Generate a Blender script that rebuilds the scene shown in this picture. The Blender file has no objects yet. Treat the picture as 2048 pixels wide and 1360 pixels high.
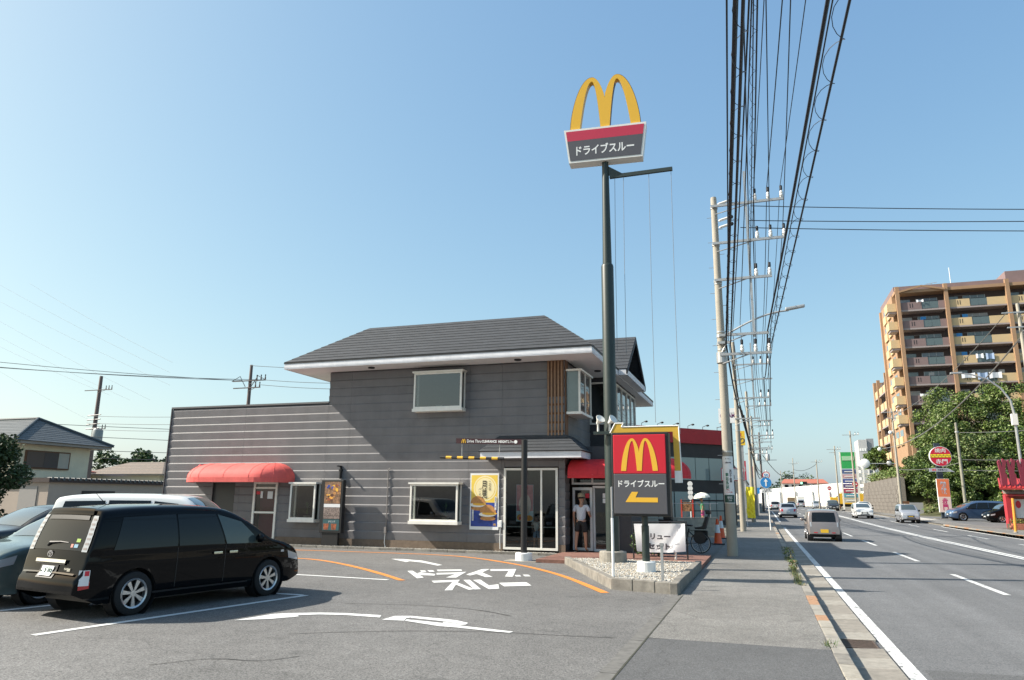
import bpy, bmesh, math, random
from mathutils import Vector, Matrix
random.seed(7)
SC = bpy.context.scene
COL = SC.collection
PI = math.pi
# ---------------------------------------------------------------- camera
cam = bpy.data.cameras.new('camera'); camo = bpy.data.objects.new('camera', cam); COL.objects.link(camo)
YAW, PITCH, ROLL = math.radians(18.71), math.radians(12.46), math.radians(.547)
cam.sensor_width = 36; cam.lens = 36*1444.55/2048; cam.clip_start = .05; cam.clip_end = 6000
_f = Vector((-math.sin(YAW)*math.cos(PITCH), math.cos(YAW)*math.cos(PITCH), math.sin(PITCH)))
_r = Vector((math.cos(YAW), math.sin(YAW), 0)); _u = _r.cross(_f)
_r2 = _r*math.cos(ROLL)+_u*math.sin(ROLL); _u2 = -_r*math.sin(ROLL)+_u*math.cos(ROLL)
camo.matrix_world = Matrix(((_r2.x,_u2.x,-_f.x,0),(_r2.y,_u2.y,-_f.y,0),(_r2.z,_u2.z,-_f.z,1.65),(0,0,0,1)))
SC.camera = camo
# ---------------------------------------------------------------- sky and sun
SUN = Vector((-3.65,-1.05,3.14)).normalized()
ELEV = math.asin(SUN.z); AZ = math.atan2(SUN.x, SUN.y)
w = bpy.data.worlds.new('World'); SC.world = w; w.use_nodes = True
nt = w.node_tree; bg = nt.nodes['Background']
sk = nt.nodes.new('ShaderNodeTexSky'); sk.sky_type = 'NISHITA'; sk.sun_disc = False
sk.sun_elevation = ELEV; sk.sun_rotation = AZ
sk.air_density = 1.0; sk.dust_density = 2.0; sk.ozone_density = 3.5; sk.altitude = 20
# hazy summer air: the camera's softer response to the sky, channel by channel
SKYG = ((.85,1.08),(.70,1.37),(.45,1.86))
sr_ = nt.nodes.new('ShaderNodeSeparateColor'); cr_ = nt.nodes.new('ShaderNodeCombineColor'); nt.links.new(sk.outputs[0], sr_.inputs[0])
for ch_, (gm_, tn_) in enumerate(SKYG):
    p_ = nt.nodes.new('ShaderNodeMath'); p_.operation = 'POWER'; p_.inputs[1].default_value = gm_; nt.links.new(sr_.outputs[ch_], p_.inputs[0])
    q_ = nt.nodes.new('ShaderNodeMath'); q_.operation = 'MULTIPLY'; q_.inputs[1].default_value = tn_; nt.links.new(p_.outputs[0], q_.inputs[0]); nt.links.new(q_.outputs[0], cr_.inputs[ch_])
nt.links.new(cr_.outputs[0], bg.inputs[0]); bg.inputs[1].default_value = .12
sl = bpy.data.lights.new('sun','SUN'); sl.energy = 4.4; sl.angle = math.radians(.53); sl.color = (1,.94,.84)
so = bpy.data.objects.new('sun', sl); COL.objects.link(so)
so.rotation_euler = (-SUN).to_track_quat('-Z','Y').to_euler(); so.location = (-30,-10,40)
vs = SC.view_settings; vs.view_transform = 'Standard'; vs.look = 'None'; vs.gamma = 1; vs.exposure = 1.0; vs.use_curve_mapping = False
SC.render.resolution_x, SC.render.resolution_y = 1024, 680
# ---------------------------------------------------------------- helpers
def hx(r,g,b):
    c = lambda v: (v/255/12.92 if v/255<=.04045 else ((v/255+.055)/1.055)**2.4)
    return (c(r),c(g),c(b))
MATS = {}
def mat(name, col, rough=.6, metal=0, nv=0, ns=3, bump=0, bs=40, coat=0, spec=.5, alpha=1):
    """principled material with large and fine noise in its colour and a fine bump"""
    if name in MATS: return MATS[name]
    m = bpy.data.materials.new(name); m.use_nodes = True; MATS[name] = m
    n = m.node_tree.nodes; l = m.node_tree.links; b = n['Principled BSDF']
    b.inputs['Base Color'].default_value = (*col,1); b.inputs['Roughness'].default_value = rough
    b.inputs['Metallic'].default_value = metal; b.inputs['Coat Weight'].default_value = coat
    b.inputs['Coat Roughness'].default_value = .03; b.inputs['Specular IOR Level'].default_value = spec
    if nv or bump:
        g = n.new('ShaderNodeNewGeometry')
    if nv:
        a = n.new('ShaderNodeTexNoise'); a.inputs['Scale'].default_value = ns; a.inputs['Detail'].default_value = 8; a.inputs['Roughness'].default_value = .65
        l.new(g.outputs['Position'], a.inputs['Vector'])
        r = n.new('ShaderNodeValToRGB'); r.color_ramp.elements[0].position = .3; r.color_ramp.elements[1].position = .7
        r.color_ramp.elements[0].color = tuple(max(0,c*(1-nv)) for c in col)+(1,)
        r.color_ramp.elements[1].color = tuple(min(1,c*(1+nv)) for c in col)+(1,)
        l.new(a.outputs['Fac'], r.inputs[0]); l.new(r.outputs[0], b.inputs['Base Color'])
    if bump:
        q = n.new('ShaderNodeTexNoise'); q.inputs['Scale'].default_value = bs; q.inputs['Detail'].default_value = 6
        l.new(g.outputs['Position'], q.inputs['Vector'])
        k = n.new('ShaderNodeBump'); k.inputs['Strength'].default_value = bump; k.inputs['Distance'].default_value = .01
        l.new(q.outputs['Fac'], k.inputs['Height']); l.new(k.outputs[0], b.inputs['Normal'])
    return m
def asphalt(name, col, blot=.18, speck=.5, sc=1.0, crack=0):
    m = mat(name, col, .88); n = m.node_tree.nodes; l = m.node_tree.links; b = n['Principled BSDF']
    g = n.new('ShaderNodeNewGeometry')
    def noise(s, d=6, rr=.6):
        a = n.new('ShaderNodeTexNoise'); a.inputs['Scale'].default_value = s; a.inputs['Detail'].default_value = d; a.inputs['Roughness'].default_value = rr
        l.new(g.outputs['Position'], a.inputs['Vector']); return a.outputs['Fac']
    def mul(x, lo, hi, a0=.3, a1=.7):
        r = n.new('ShaderNodeMapRange'); r.inputs[1].default_value = a0; r.inputs[2].default_value = a1; r.inputs[3].default_value = lo; r.inputs[4].default_value = hi
        l.new(x, r.inputs[0]); return r.outputs[0]
    def m2(a, c):
        k = n.new('ShaderNodeMath'); k.operation = 'MULTIPLY'; l.new(a,k.inputs[0]); l.new(c,k.inputs[1]); return k.outputs[0]
    v = n.new('ShaderNodeTexVoronoi'); v.inputs['Scale'].default_value = 85*sc; l.new(g.outputs['Position'], v.inputs['Vector'])
    sp = n.new('ShaderNodeSeparateColor'); l.new(v.outputs['Color'], sp.inputs[0])
    f = m2(mul(noise(.35*sc,5), 1-blot, 1+blot), mul(noise(3*sc,8,.7), 1-blot*.8, 1+blot*.8))
    f = m2(f, mul(sp.outputs[0], 1-speck, 1+speck, 0, 1))
    f = m2(f, mul(noise(38*sc,3), .86, 1.14))
    if crack:
        # long tyre-worn streaks along the traffic
        mp = n.new('ShaderNodeMapping'); mp.inputs['Scale'].default_value = (1.6,.03,1); l.new(g.outputs['Position'], mp.inputs[0])
        a = n.new('ShaderNodeTexNoise'); a.inputs['Scale'].default_value = 1; a.inputs['Detail'].default_value = 4; l.new(mp.outputs[0], a.inputs['Vector'])
        f = m2(f, mul(a.outputs['Fac'], .84, 1.14))
    if crack != 1:
        cv = n.new('ShaderNodeTexVoronoi'); cv.feature = 'DISTANCE_TO_EDGE'; cv.inputs['Scale'].default_value = .22
        wn = n.new('ShaderNodeTexNoise'); wn.inputs['Scale'].default_value = .9; wn.inputs['Detail'].default_value = 7
        l.new(g.outputs['Position'], wn.inputs['Vector'])
        ad = n.new('ShaderNodeVectorMath'); ad.operation = 'MULTIPLY_ADD'; ad.inputs[1].default_value = (1.8,1.8,0)
        l.new(wn.outputs['Color'], ad.inputs[0]); l.new(g.outputs['Position'], ad.inputs[2]); l.new(ad.outputs[0], cv.inputs['Vector'])
        f = m2(f, mul(cv.outputs['Distance'], .72, 1.0, .0, .0035))
    if not crack:
        # dried spills and drips
        ov = n.new('ShaderNodeTexVoronoi'); ov.inputs['Scale'].default_value = .9; ov.inputs['Randomness'].default_value = 1; l.new(ad.outputs[0], ov.inputs['Vector'])
        f = m2(f, mul(ov.outputs['Distance'], .74, 1.0, .02, .14))
        f = m2(f, mul(noise(.12,3), .88, 1.10))
    mx = n.new('ShaderNodeVectorMath'); mx.operation = 'SCALE'; mx.inputs[0].default_value = col; l.new(f, mx.inputs['Scale'])
    l.new(mx.outputs[0], b.inputs['Base Color'])
    k = n.new('ShaderNodeBump'); k.inputs['Strength'].default_value = .5; k.inputs['Distance'].default_value = .008
    l.new(sp.outputs[0], k.inputs['Height']); l.new(k.outputs[0], b.inputs['Normal'])
    return m
def paint_mat(name, col, under=(.12,.12,.12), wear=.42):
    """road paint worn through to the asphalt in flecks"""
    m = mat(name, col, .7); n = m.node_tree.nodes; l = m.node_tree.links; b = n['Principled BSDF']
    g = n.new('ShaderNodeNewGeometry')
    a = n.new('ShaderNodeTexNoise'); a.inputs['Scale'].default_value = 9; a.inputs['Detail'].default_value = 10; a.inputs['Roughness'].default_value = .75
    l.new(g.outputs['Position'], a.inputs['Vector'])
    r = n.new('ShaderNodeValToRGB'); e = r.color_ramp.elements
    e[0].position = wear-.09; e[0].color = (*under,1); e[1].position = wear; e[1].color = tuple(c*.86 for c in col)+(1,)
    x = e.new(.62); x.color = (*col,1)
    l.new(a.outputs['Fac'], r.inputs[0]); l.new(r.outputs[0], b.inputs['Base Color'])
    return m
def glass(name, tint=(.5,.55,.56), refl=1.45, rough=.0, base=.0):
    if name in MATS: return MATS[name]
    m = bpy.data.materials.new(name); m.use_nodes = True; MATS[name] = m
    n = m.node_tree.nodes; l = m.node_tree.links; n.clear()
    o = n.new('ShaderNodeOutputMaterial'); mx = n.new('ShaderNodeMixShader'); t = n.new('ShaderNodeBsdfTransparent'); gl = n.new('ShaderNodeBsdfGlossy'); fr = n.new('ShaderNodeFresnel')
    t.inputs[0].default_value = (*tint,1); gl.inputs['Roughness'].default_value = rough; fr.inputs[0].default_value = refl
    ad = n.new('ShaderNodeMath'); ad.inputs[1].default_value = base; l.new(fr.outputs[0], ad.inputs[0])
    l.new(ad.outputs[0], mx.inputs[0]); l.new(t.outputs[0], mx.inputs[1]); l.new(gl.outputs[0], mx.inputs[2]); l.new(mx.outputs[0], o.inputs[0])
    return m
OFF = {}
def tag(o, label=None, cat=None, group=None, kind=None):
    if label: o['label'] = label
    if cat: o['category'] = cat
    if group: o['group'] = group
    if kind: o['kind'] = kind
    return o
def thing(name, label, cat, loc=(0,0,0), rz=0, group=None):
    o = bpy.data.objects.new(name, None); o.empty_display_size = .2; COL.objects.link(o)
    o.location = loc; o.rotation_euler = (0,0,rz); OFF[o.name] = Vector(loc)
    return tag(o, label, cat, group)
def link(name, me, parent=None):
    o = bpy.data.objects.new(name, me); COL.objects.link(o)
    if parent is not None: o.parent = parent
    return o
def copy_tree(o, parent=None):
    c = o.copy(); COL.objects.link(c); c.parent = parent
    if o.name in OFF: OFF[c.name] = OFF[o.name]
    for k in KIDS.get(o.name, []): copy_tree(k, c)
    return c
KIDS = {}
class MB:
    def __init__(s): s.v = []; s.f = []; s.mi = []; s.cur = 0
    def add(s, vs, fs):
        k = len(s.v); s.v += [tuple(p) for p in vs]; s.f += [tuple(i+k for i in f) for f in fs]; s.mi += [s.cur]*len(fs); return s
    def box(s, x0,x1,y0,y1,z0,z1):
        if x0>x1: x0,x1=x1,x0
        if y0>y1: y0,y1=y1,y0
        if z0>z1: z0,z1=z1,z0
        return s.add([(x0,y0,z0),(x1,y0,z0),(x1,y1,z0),(x0,y1,z0),(x0,y0,z1),(x1,y0,z1),(x1,y1,z1),(x0,y1,z1)],
            [(0,3,2,1),(4,5,6,7),(0,1,5,4),(1,2,6,5),(2,3,7,6),(3,0,4,7)])
    def poly(s, pts): return s.add(pts, [tuple(range(len(pts)))])
    def prism(s, pts, ext):
        """planar polygon pts pushed along ext into a solid"""
        e = Vector(ext); n = len(pts); a = [Vector(p) for p in pts]
        nrm = sum(((a[i]-a[0]).cross(a[(i+1)%n]-a[0]) for i in range(n)), Vector())
        if nrm.dot(e) < 0: a = a[::-1]
        b = [p+e for p in a]
        return s.add(a+b, [tuple(range(n))[::-1], tuple(range(n,2*n))]+[(i,(i+1)%n,n+(i+1)%n,n+i) for i in range(n)])
    def tube(s, pts, r, n=8, caps=True):
        P = [Vector(p) for p in pts]; m = len(P); R = r if isinstance(r,(list,tuple)) else [r]*m
        up = Vector((0,0,1)); vs = []; fs = []; pb = None
        for i in range(m):
            t = (P[min(i+1,m-1)]-P[max(i-1,0)]).normalized()
            if pb is None:
                a = t.cross(up)
                if a.length < 1e-3: a = t.cross(Vector((1,0,0)))
            else: a = pb - t*pb.dot(t)
            a.normalize(); pb = a; b = t.cross(a)
            for k in range(n):
                q = 2*PI*k/n; vs.append(P[i]+a*math.cos(q)*R[i]+b*math.sin(q)*R[i])
        for i in range(m-1):
            for k in range(n): fs.append((i*n+k, i*n+(k+1)%n, (i+1)*n+(k+1)%n, (i+1)*n+k))
        if caps: fs += [tuple(range(n))[::-1], tuple((m-1)*n+k for k in range(n))]
        return s.add(vs, fs)
    def lathe(s, prof, n=16, c=(0,0,0), ax=(1,0,0), ay=(0,1,0), az=(0,0,1), caps=True):
        c,ax,ay,az = map(Vector,(c,ax,ay,az)); m = len(prof)
        vs = [c+(ax*math.cos(2*PI*k/n)+ay*math.sin(2*PI*k/n))*r+az*z for r,z in prof for k in range(n)]
        fs = [(i*n+k, i*n+(k+1)%n, (i+1)*n+(k+1)%n, (i+1)*n+k) for i in range(m-1) for k in range(n)]
        if caps and prof[0][0] > 1e-4: fs.append(tuple(range(n))[::-1])
        if caps and prof[-1][0] > 1e-4: fs.append(tuple((m-1)*n+k for k in range(n)))
        return s.add(vs, fs)
    def grid(s, rows, closed=False):
        n = len(rows[0]); k = n if closed else n-1
        return s.add([p for r in rows for p in r], [(i*n+j, i*n+(j+1)%n, (i+1)*n+(j+1)%n, (i+1)*n+j) for i in range(len(rows)-1) for j in range(k)])
    def ball(s, c, r, n=10, sq=(1,1,1)):
        m = n//2; pr = [(math.sin(PI*i/m), -math.cos(PI*i/m)) for i in range(m+1)]
        return s.add([(c[0]+r*sq[0]*a*math.cos(2*PI*k/n), c[1]+r*sq[1]*a*math.sin(2*PI*k/n), c[2]+r*sq[2]*z) for a,z in pr for k in range(n)],
            [(i*n+k, i*n+(k+1)%n, (i+1)*n+(k+1)%n, (i+1)*n+k) for i in range(m) for k in range(n)])
    def build(s, name, m, parent=None, smooth=False, bevel=0, world=True, base=True, angle=40):
        v = [Vector(p) for p in s.v]; loc = None
        if parent is not None:
            if world and parent.name in OFF:
                o = OFF[parent.name]; v = [p-o for p in v]
        elif base and v:
            xs = [p.x for p in v]; ys = [p.y for p in v]; zs = [p.z for p in v]
            loc = Vector(((min(xs)+max(xs))/2,(min(ys)+max(ys))/2,min(zs))); v = [p-loc for p in v]
        me = bpy.data.meshes.new(name); me.from_pydata(v, [], s.f); me.update()
        for q in (m if isinstance(m,(list,tuple)) else [m]): me.materials.append(q)
        if isinstance(m,(list,tuple)): me.polygons.foreach_set('material_index', s.mi)
        if smooth:
            me.polygons.foreach_set('use_smooth', [True]*len(me.polygons))
            if angle < 180: me.set_sharp_from_angle(angle=math.radians(angle))
        ob = link(name, me, parent)
        if loc is not None: ob.location = loc; OFF[ob.name] = loc
        elif parent is not None:
            if world and parent.name in OFF: OFF[ob.name] = OFF[parent.name]
            KIDS.setdefault(parent.name, []).append(ob)
        if bevel:
            b = ob.modifiers.new('bevel','BEVEL'); b.width = bevel; b.segments = 2; b.limit_method = 'ANGLE'
        return ob
def text_mesh(s, w, h, ext=.0015, bold=0.0, keep=False, spacing=1.0):
    """string as a flat mesh centred on 0, scaled into a w x h box; returns verts, faces"""
    c = bpy.data.curves.new('t','FONT'); c.body = s; c.size = 1; c.offset = bold; c.resolution_u = 3; c.space_character = spacing; c.space_line = .95
    c.align_x = 'CENTER'
    o = bpy.data.objects.new('t', c); me = bpy.data.meshes.new_from_object(o)
    v = [x.co.copy() for x in me.vertices]; f = [tuple(p.vertices) for p in me.polygons]
    bpy.data.objects.remove(o); bpy.data.meshes.remove(me); bpy.data.curves.remove(c)
    if not v: return [], []
    x0,x1 = min(p.x for p in v),max(p.x for p in v); y0,y1 = min(p.y for p in v),max(p.y for p in v)
    sx, sy = w/max(x1-x0,1e-6), h/max(y1-y0,1e-6)
    if keep: sx = sy = min(sx,sy)
    return [((p.x-(x0+x1)/2)*sx, (p.y-(y0+y1)/2)*sy) for p in v], f
def letter(s, m, parent, c, right, up, w, h, bold=0.01, keep=False, name='lettering', world=True, spacing=1.0):
    v, f = text_mesh(s, w, h, bold=bold, keep=keep, spacing=spacing); c, right, up = Vector(c), Vector(right).normalized(), Vector(up).normalized()
    b = MB(); b.add([c+right*x+up*y for x,y in v], f); return b.build(name, m, parent, world=world)
def arches(mb, c, right, up, W, H, depth, nrm):
    """the double arch, drawn as four tapering legs, given a depth"""
    c, right, up, nrm = map(Vector,(c,right,up,nrm)); N = 14
    for sgn in (1,-1):
        O1,I1,O2,I2 = [],[],[],[]
        for i in range(N+1):
            t = i/N; y = t**.7*1.0; y = math.sin(t*PI/2)**.9
            O1.append((.32-.32*math.sqrt(max(0,1-y**1.5)), y)); yi = .92*y; I1.append((.32-.183*math.sqrt(max(0,1-y)), yi))
            x = .32+.25*math.sqrt(max(0,1-y**1.5)); O2.append((min(x,.5), y)); I2.append((.32+.115*math.sqrt(max(0,1-y)), yi))
        for A,B in ((O1,I1),(O2,I2)):
            P = lambda q: c+right*((q[0]-.5)*W*sgn)+up*(q[1]*H)
            rows = [[P(A[k])+nrm*depth, P(B[k])+nrm*depth, P(B[k]), P(A[k])] for k in range(N+1)]
            mb.grid(rows, closed=True); mb.poly(rows[0])
# ---------------------------------------------------------------- ground, road, pavements
def ZR(Y):
    t = min(max((Y-40)/80,0),1); return -.15+.45*t*t*(3-2*t)
def GZ(Y): return ZR(Y)+.15
A_LOT = asphalt('lot_asphalt', (.140,.136,.130), .16, .5)
A_ROAD = asphalt('road_asphalt', (.132,.133,.135), .10, .36, 1.0, 1)
A_WALK = asphalt('walk_asphalt', (.180,.172,.158), .2, .5, 1.2)
A_PATCH = asphalt('patch_asphalt', (.098,.098,.098), .10, .42, 1.3)
A_FAR = asphalt('far_ground', (.16,.15,.12), .25, .2, .2, 2)
CONC = mat('concrete', (.27,.25,.215), .9, nv=.22, ns=6, bump=.4, bs=70)
CONC_D = mat('old_concrete', (.20,.185,.16), .9, nv=.35, ns=5, bump=.5, bs=60)
GUT = mat('gutter_concrete', (.225,.205,.175), .9, nv=.2, ns=9, bump=.5, bs=110)
ORG_ST = mat('orange_kerb_paint', (.34,.195,.11), .8, nv=.3, ns=14, bump=.3)
WHITE_P = paint_mat('white_road_paint', (.70,.70,.68), wear=.40)
WHITE_W = paint_mat('worn_white_road_paint', (.66,.66,.64), wear=.47)
ORANGE_P = paint_mat('orange_road_paint', (.70,.25,.045), wear=.39)
WHITE = mat('white_paint', (.78,.78,.76), .5, nv=.06, ns=4)
BLACKM = mat('black_paint', (.012,.012,.013), .45)
STEEL = mat('galvanised_steel', (.46,.46,.45), .45, .6, nv=.12, ns=6)
def strip_sheet(name, x0, x1, zf, m, ys, nx=1, parent=None, kind='structure'):
    b = MB(); b.grid([[(x0+(x1-x0)*j/nx, y, zf(y)) for j in range(nx+1)] for y in ys])
    o = b.build(name, m, parent, base=False)
    if parent is None: tag(o, kind=kind)
    return o
YS = [-60,-20,0,10,20,30,38]+[40+4*i for i in range(21)]+[130,160,220,300,450,700,1200,2500]
g1 = strip_sheet('ground', -2500, .70, lambda y: GZ(y)-.012, A_FAR, YS, 1)
g2 = strip_sheet('ground_right', 13.3, 2500, lambda y: GZ(y)-.012, A_FAR, YS, 1)
road = strip_sheet('road', .70, 13.32, ZR, A_ROAD, YS, 6)
lot = strip_sheet('parking_lot', -46, -1.52, lambda y: .0-.001, A_LOT, [-30,0,10,20,30,36], 4)
walk = strip_sheet('pavement', -1.46, .66, lambda y: GZ(y)+.002, A_WALK, [9.55,14,20,26,32,38]+[40+4*i for i in range(21)]+[160,220], 2)
pt = MB(); pt.grid([[(-1.46,-20,.001),(.66,-20,.001)],[(-1.43,9.52,.001),(.66,9.80,.001)]]); tag(pt.build('pavement_patch', A_PATCH, base=False), kind='structure')
rp = MB(); rp.grid([[(1.6,-20,-.147),(13,-20,-.147)],[(1.6,9.6,-.147),(13,10.3,-.147)]]); tag(rp.build('road_patch', A_PATCH, base=False), kind='structure')
# concrete strip between the lot and the pavement
st = MB()
for i in range(12): st.box(-1.60, -1.44, 3.0+i*.9+.005, 3.9+i*.9-.005, -.05, .004+.002*(i%2))
tag(st.build('edging_strip', mat('edging_concrete', (.135,.13,.12), .9, nv=.3, ns=8, bump=.4), base=False), kind='structure')
b = MB(); b.box(-1.438,-1.42,3,13.9,-.02,.005); tag(b.build('pavement_joint', mat('dirty_joint',(.05,.05,.035),.95,nv=.5,ns=12), base=False), kind='structure')
# kerb stones and gutter slabs, one by one
kb = MB(); kb.box(.66,.84,-6,90,-.4,-.14); kerb = tag(kb.build('kerb', CONC_D, base=False), kind='structure')
km = MB(); km.box(-.085,.085,.006,.594,-.2,0); kme = []
for q, m in enumerate((CONC, ORG_ST, CONC_D, mat('pale_kerb_stone', (.30,.275,.23), .9, nv=.25, ns=7, bump=.4))):
    o = km.build('kerb_stone', m, kerb, bevel=.012, world=False); kme.append(o)
orange = {19,22,23,37,38}
first = [True]*4
for i in range(0, 120):
    q = 1 if i in orange or (i>60 and i%17 in (2,3)) else (0,3,0,2,3)[(i*7)%5]
    o = kme[q] if first[q] else kme[q].copy()
    if not first[q]: COL.objects.link(o)
    first[q] = False
    y = .4+i*.6
    o.location = (.75+random.uniform(-.004,.004)-kerb.location.x, y, GZ(y)+random.uniform(-.004,.006)); o.rotation_euler = (random.uniform(-.006,.006),0,random.uniform(-.006,.006)); o.parent = kerb
gb = MB(); gb.grid([[(.835,y,ZR(y)-.03),(1.34,y,ZR(y)-.03)] for y in [-6,20,40,60,80,100]]); gut = tag(gb.build('gutter', CONC_D, base=False), kind='structure')
gm = MB(); gm.box(-.245,.245,.005,.595,-.06,0); go = [gm.build('gutter_slab', m, gut, bevel=.006, world=False) for m in (GUT, mat('pale_gutter_slab', (.275,.255,.22), .9, nv=.2, ns=9, bump=.5, bs=110))]
gfirst = [True]*2
for i in range(0,110):
    y = .4+i*.6
    if i == 17: continue
    q = (i*5)%3==0; q = int(q)
    o = go[q] if gfirst[q] else go[q].copy()
    if not gfirst[q]: COL.objects.link(o)
    gfirst[q] = False
    o.location = (1.092, y, ZR(y)+.018+random.uniform(-.004,.004)); o.rotation_euler = (0,math.radians(-2.5),random.uniform(-.004,.004)); o.parent = gut
IRON = mat('rusty_iron', (.13,.095,.075), .7, .4, nv=.4, ns=30)
dg = thing('drain_grate', 'rusty iron drain grate set in the gutter near the camera', 'drain', (1.06,10.90,-.16))
b = MB(); b.box(.84,1.30,10.61,10.635,-.17,-.128); b.box(.84,1.30,11.165,11.19,-.17,-.128); b.box(.84,.862,10.637,11.163,-.17,-.128); b.box(1.278,1.30,10.637,11.163,-.17,-.128); b.build('frame', IRON, dg)
for i in range(9): MB().box(.864,1.276,10.66+i*.055,10.682+i*.055,-.165,-.131).build('bar', IRON, dg)
for i in range(3): MB().box(.95+i*.1,.968+i*.1,10.64,11.16,-.165,-.137).build('bar', IRON, dg)
b = MB(); b.box(.84,1.30,10.61,11.19,-.30,-.19); b.build('pit', BLACKM, dg)
for nm_,x_ in (('kerb_face',.70),('kerb_face',13.31)):
    b = MB(); b.grid([[(x_,y,ZR(y)-.02),(x_,y,GZ(y)-.011)] for y in YS]); b.build(nm_, CONC_D, road, base=False)
# road markings
def ymark(name, x0, x1, ya, yb, m, lab, cat='road marking', group=None):
    ys = [ya]; 
    while ys[-1] < yb-.01: ys.append(min(ys[-1]+4, yb))
    b = MB(); b.grid([[(x0,y,ZR(y)+.006),(x1,y,ZR(y)+.006)] for y in ys]); return b.build(name, m, road, base=False)
ymark('edge_line', 1.37, 1.53, -10, 56, WHITE_W, '')
ymark('edge_line', 1.37, 1.53, 68, 118, WHITE_P, '')
for x in (8.18, 8.42): ymark('centre_line', x, x+.14, -10, 118, WHITE_P, '')
ymark('edge_line', 12.78, 12.94, -10, 64, WHITE_P, ''); ymark('edge_line', 12.78, 12.94, 88, 160, WHITE_P, '')
for x, ph in ((4.55,-.6),(11.15,1.2)):
    for i in range(16):
        y = ph+i*9.0+ (9.4 if x<5 else 8)
        ymark('lane_dash', x, x+.14, y, y+ (4.6 if x<5 else 4.2), WHITE_W, '')
ymark('stop_line', 2.0, 7.9, 150, 150.5, WHITE_P, '')
for i in range(9): ymark('crossing_bar', 2+i*1.1, 2.5+i*1.1, 155, 158.5, WHITE_P, '')
SEAM = mat('sealed_seam',(.075,.073,.07),.9,nv=.5,ns=5)
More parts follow.
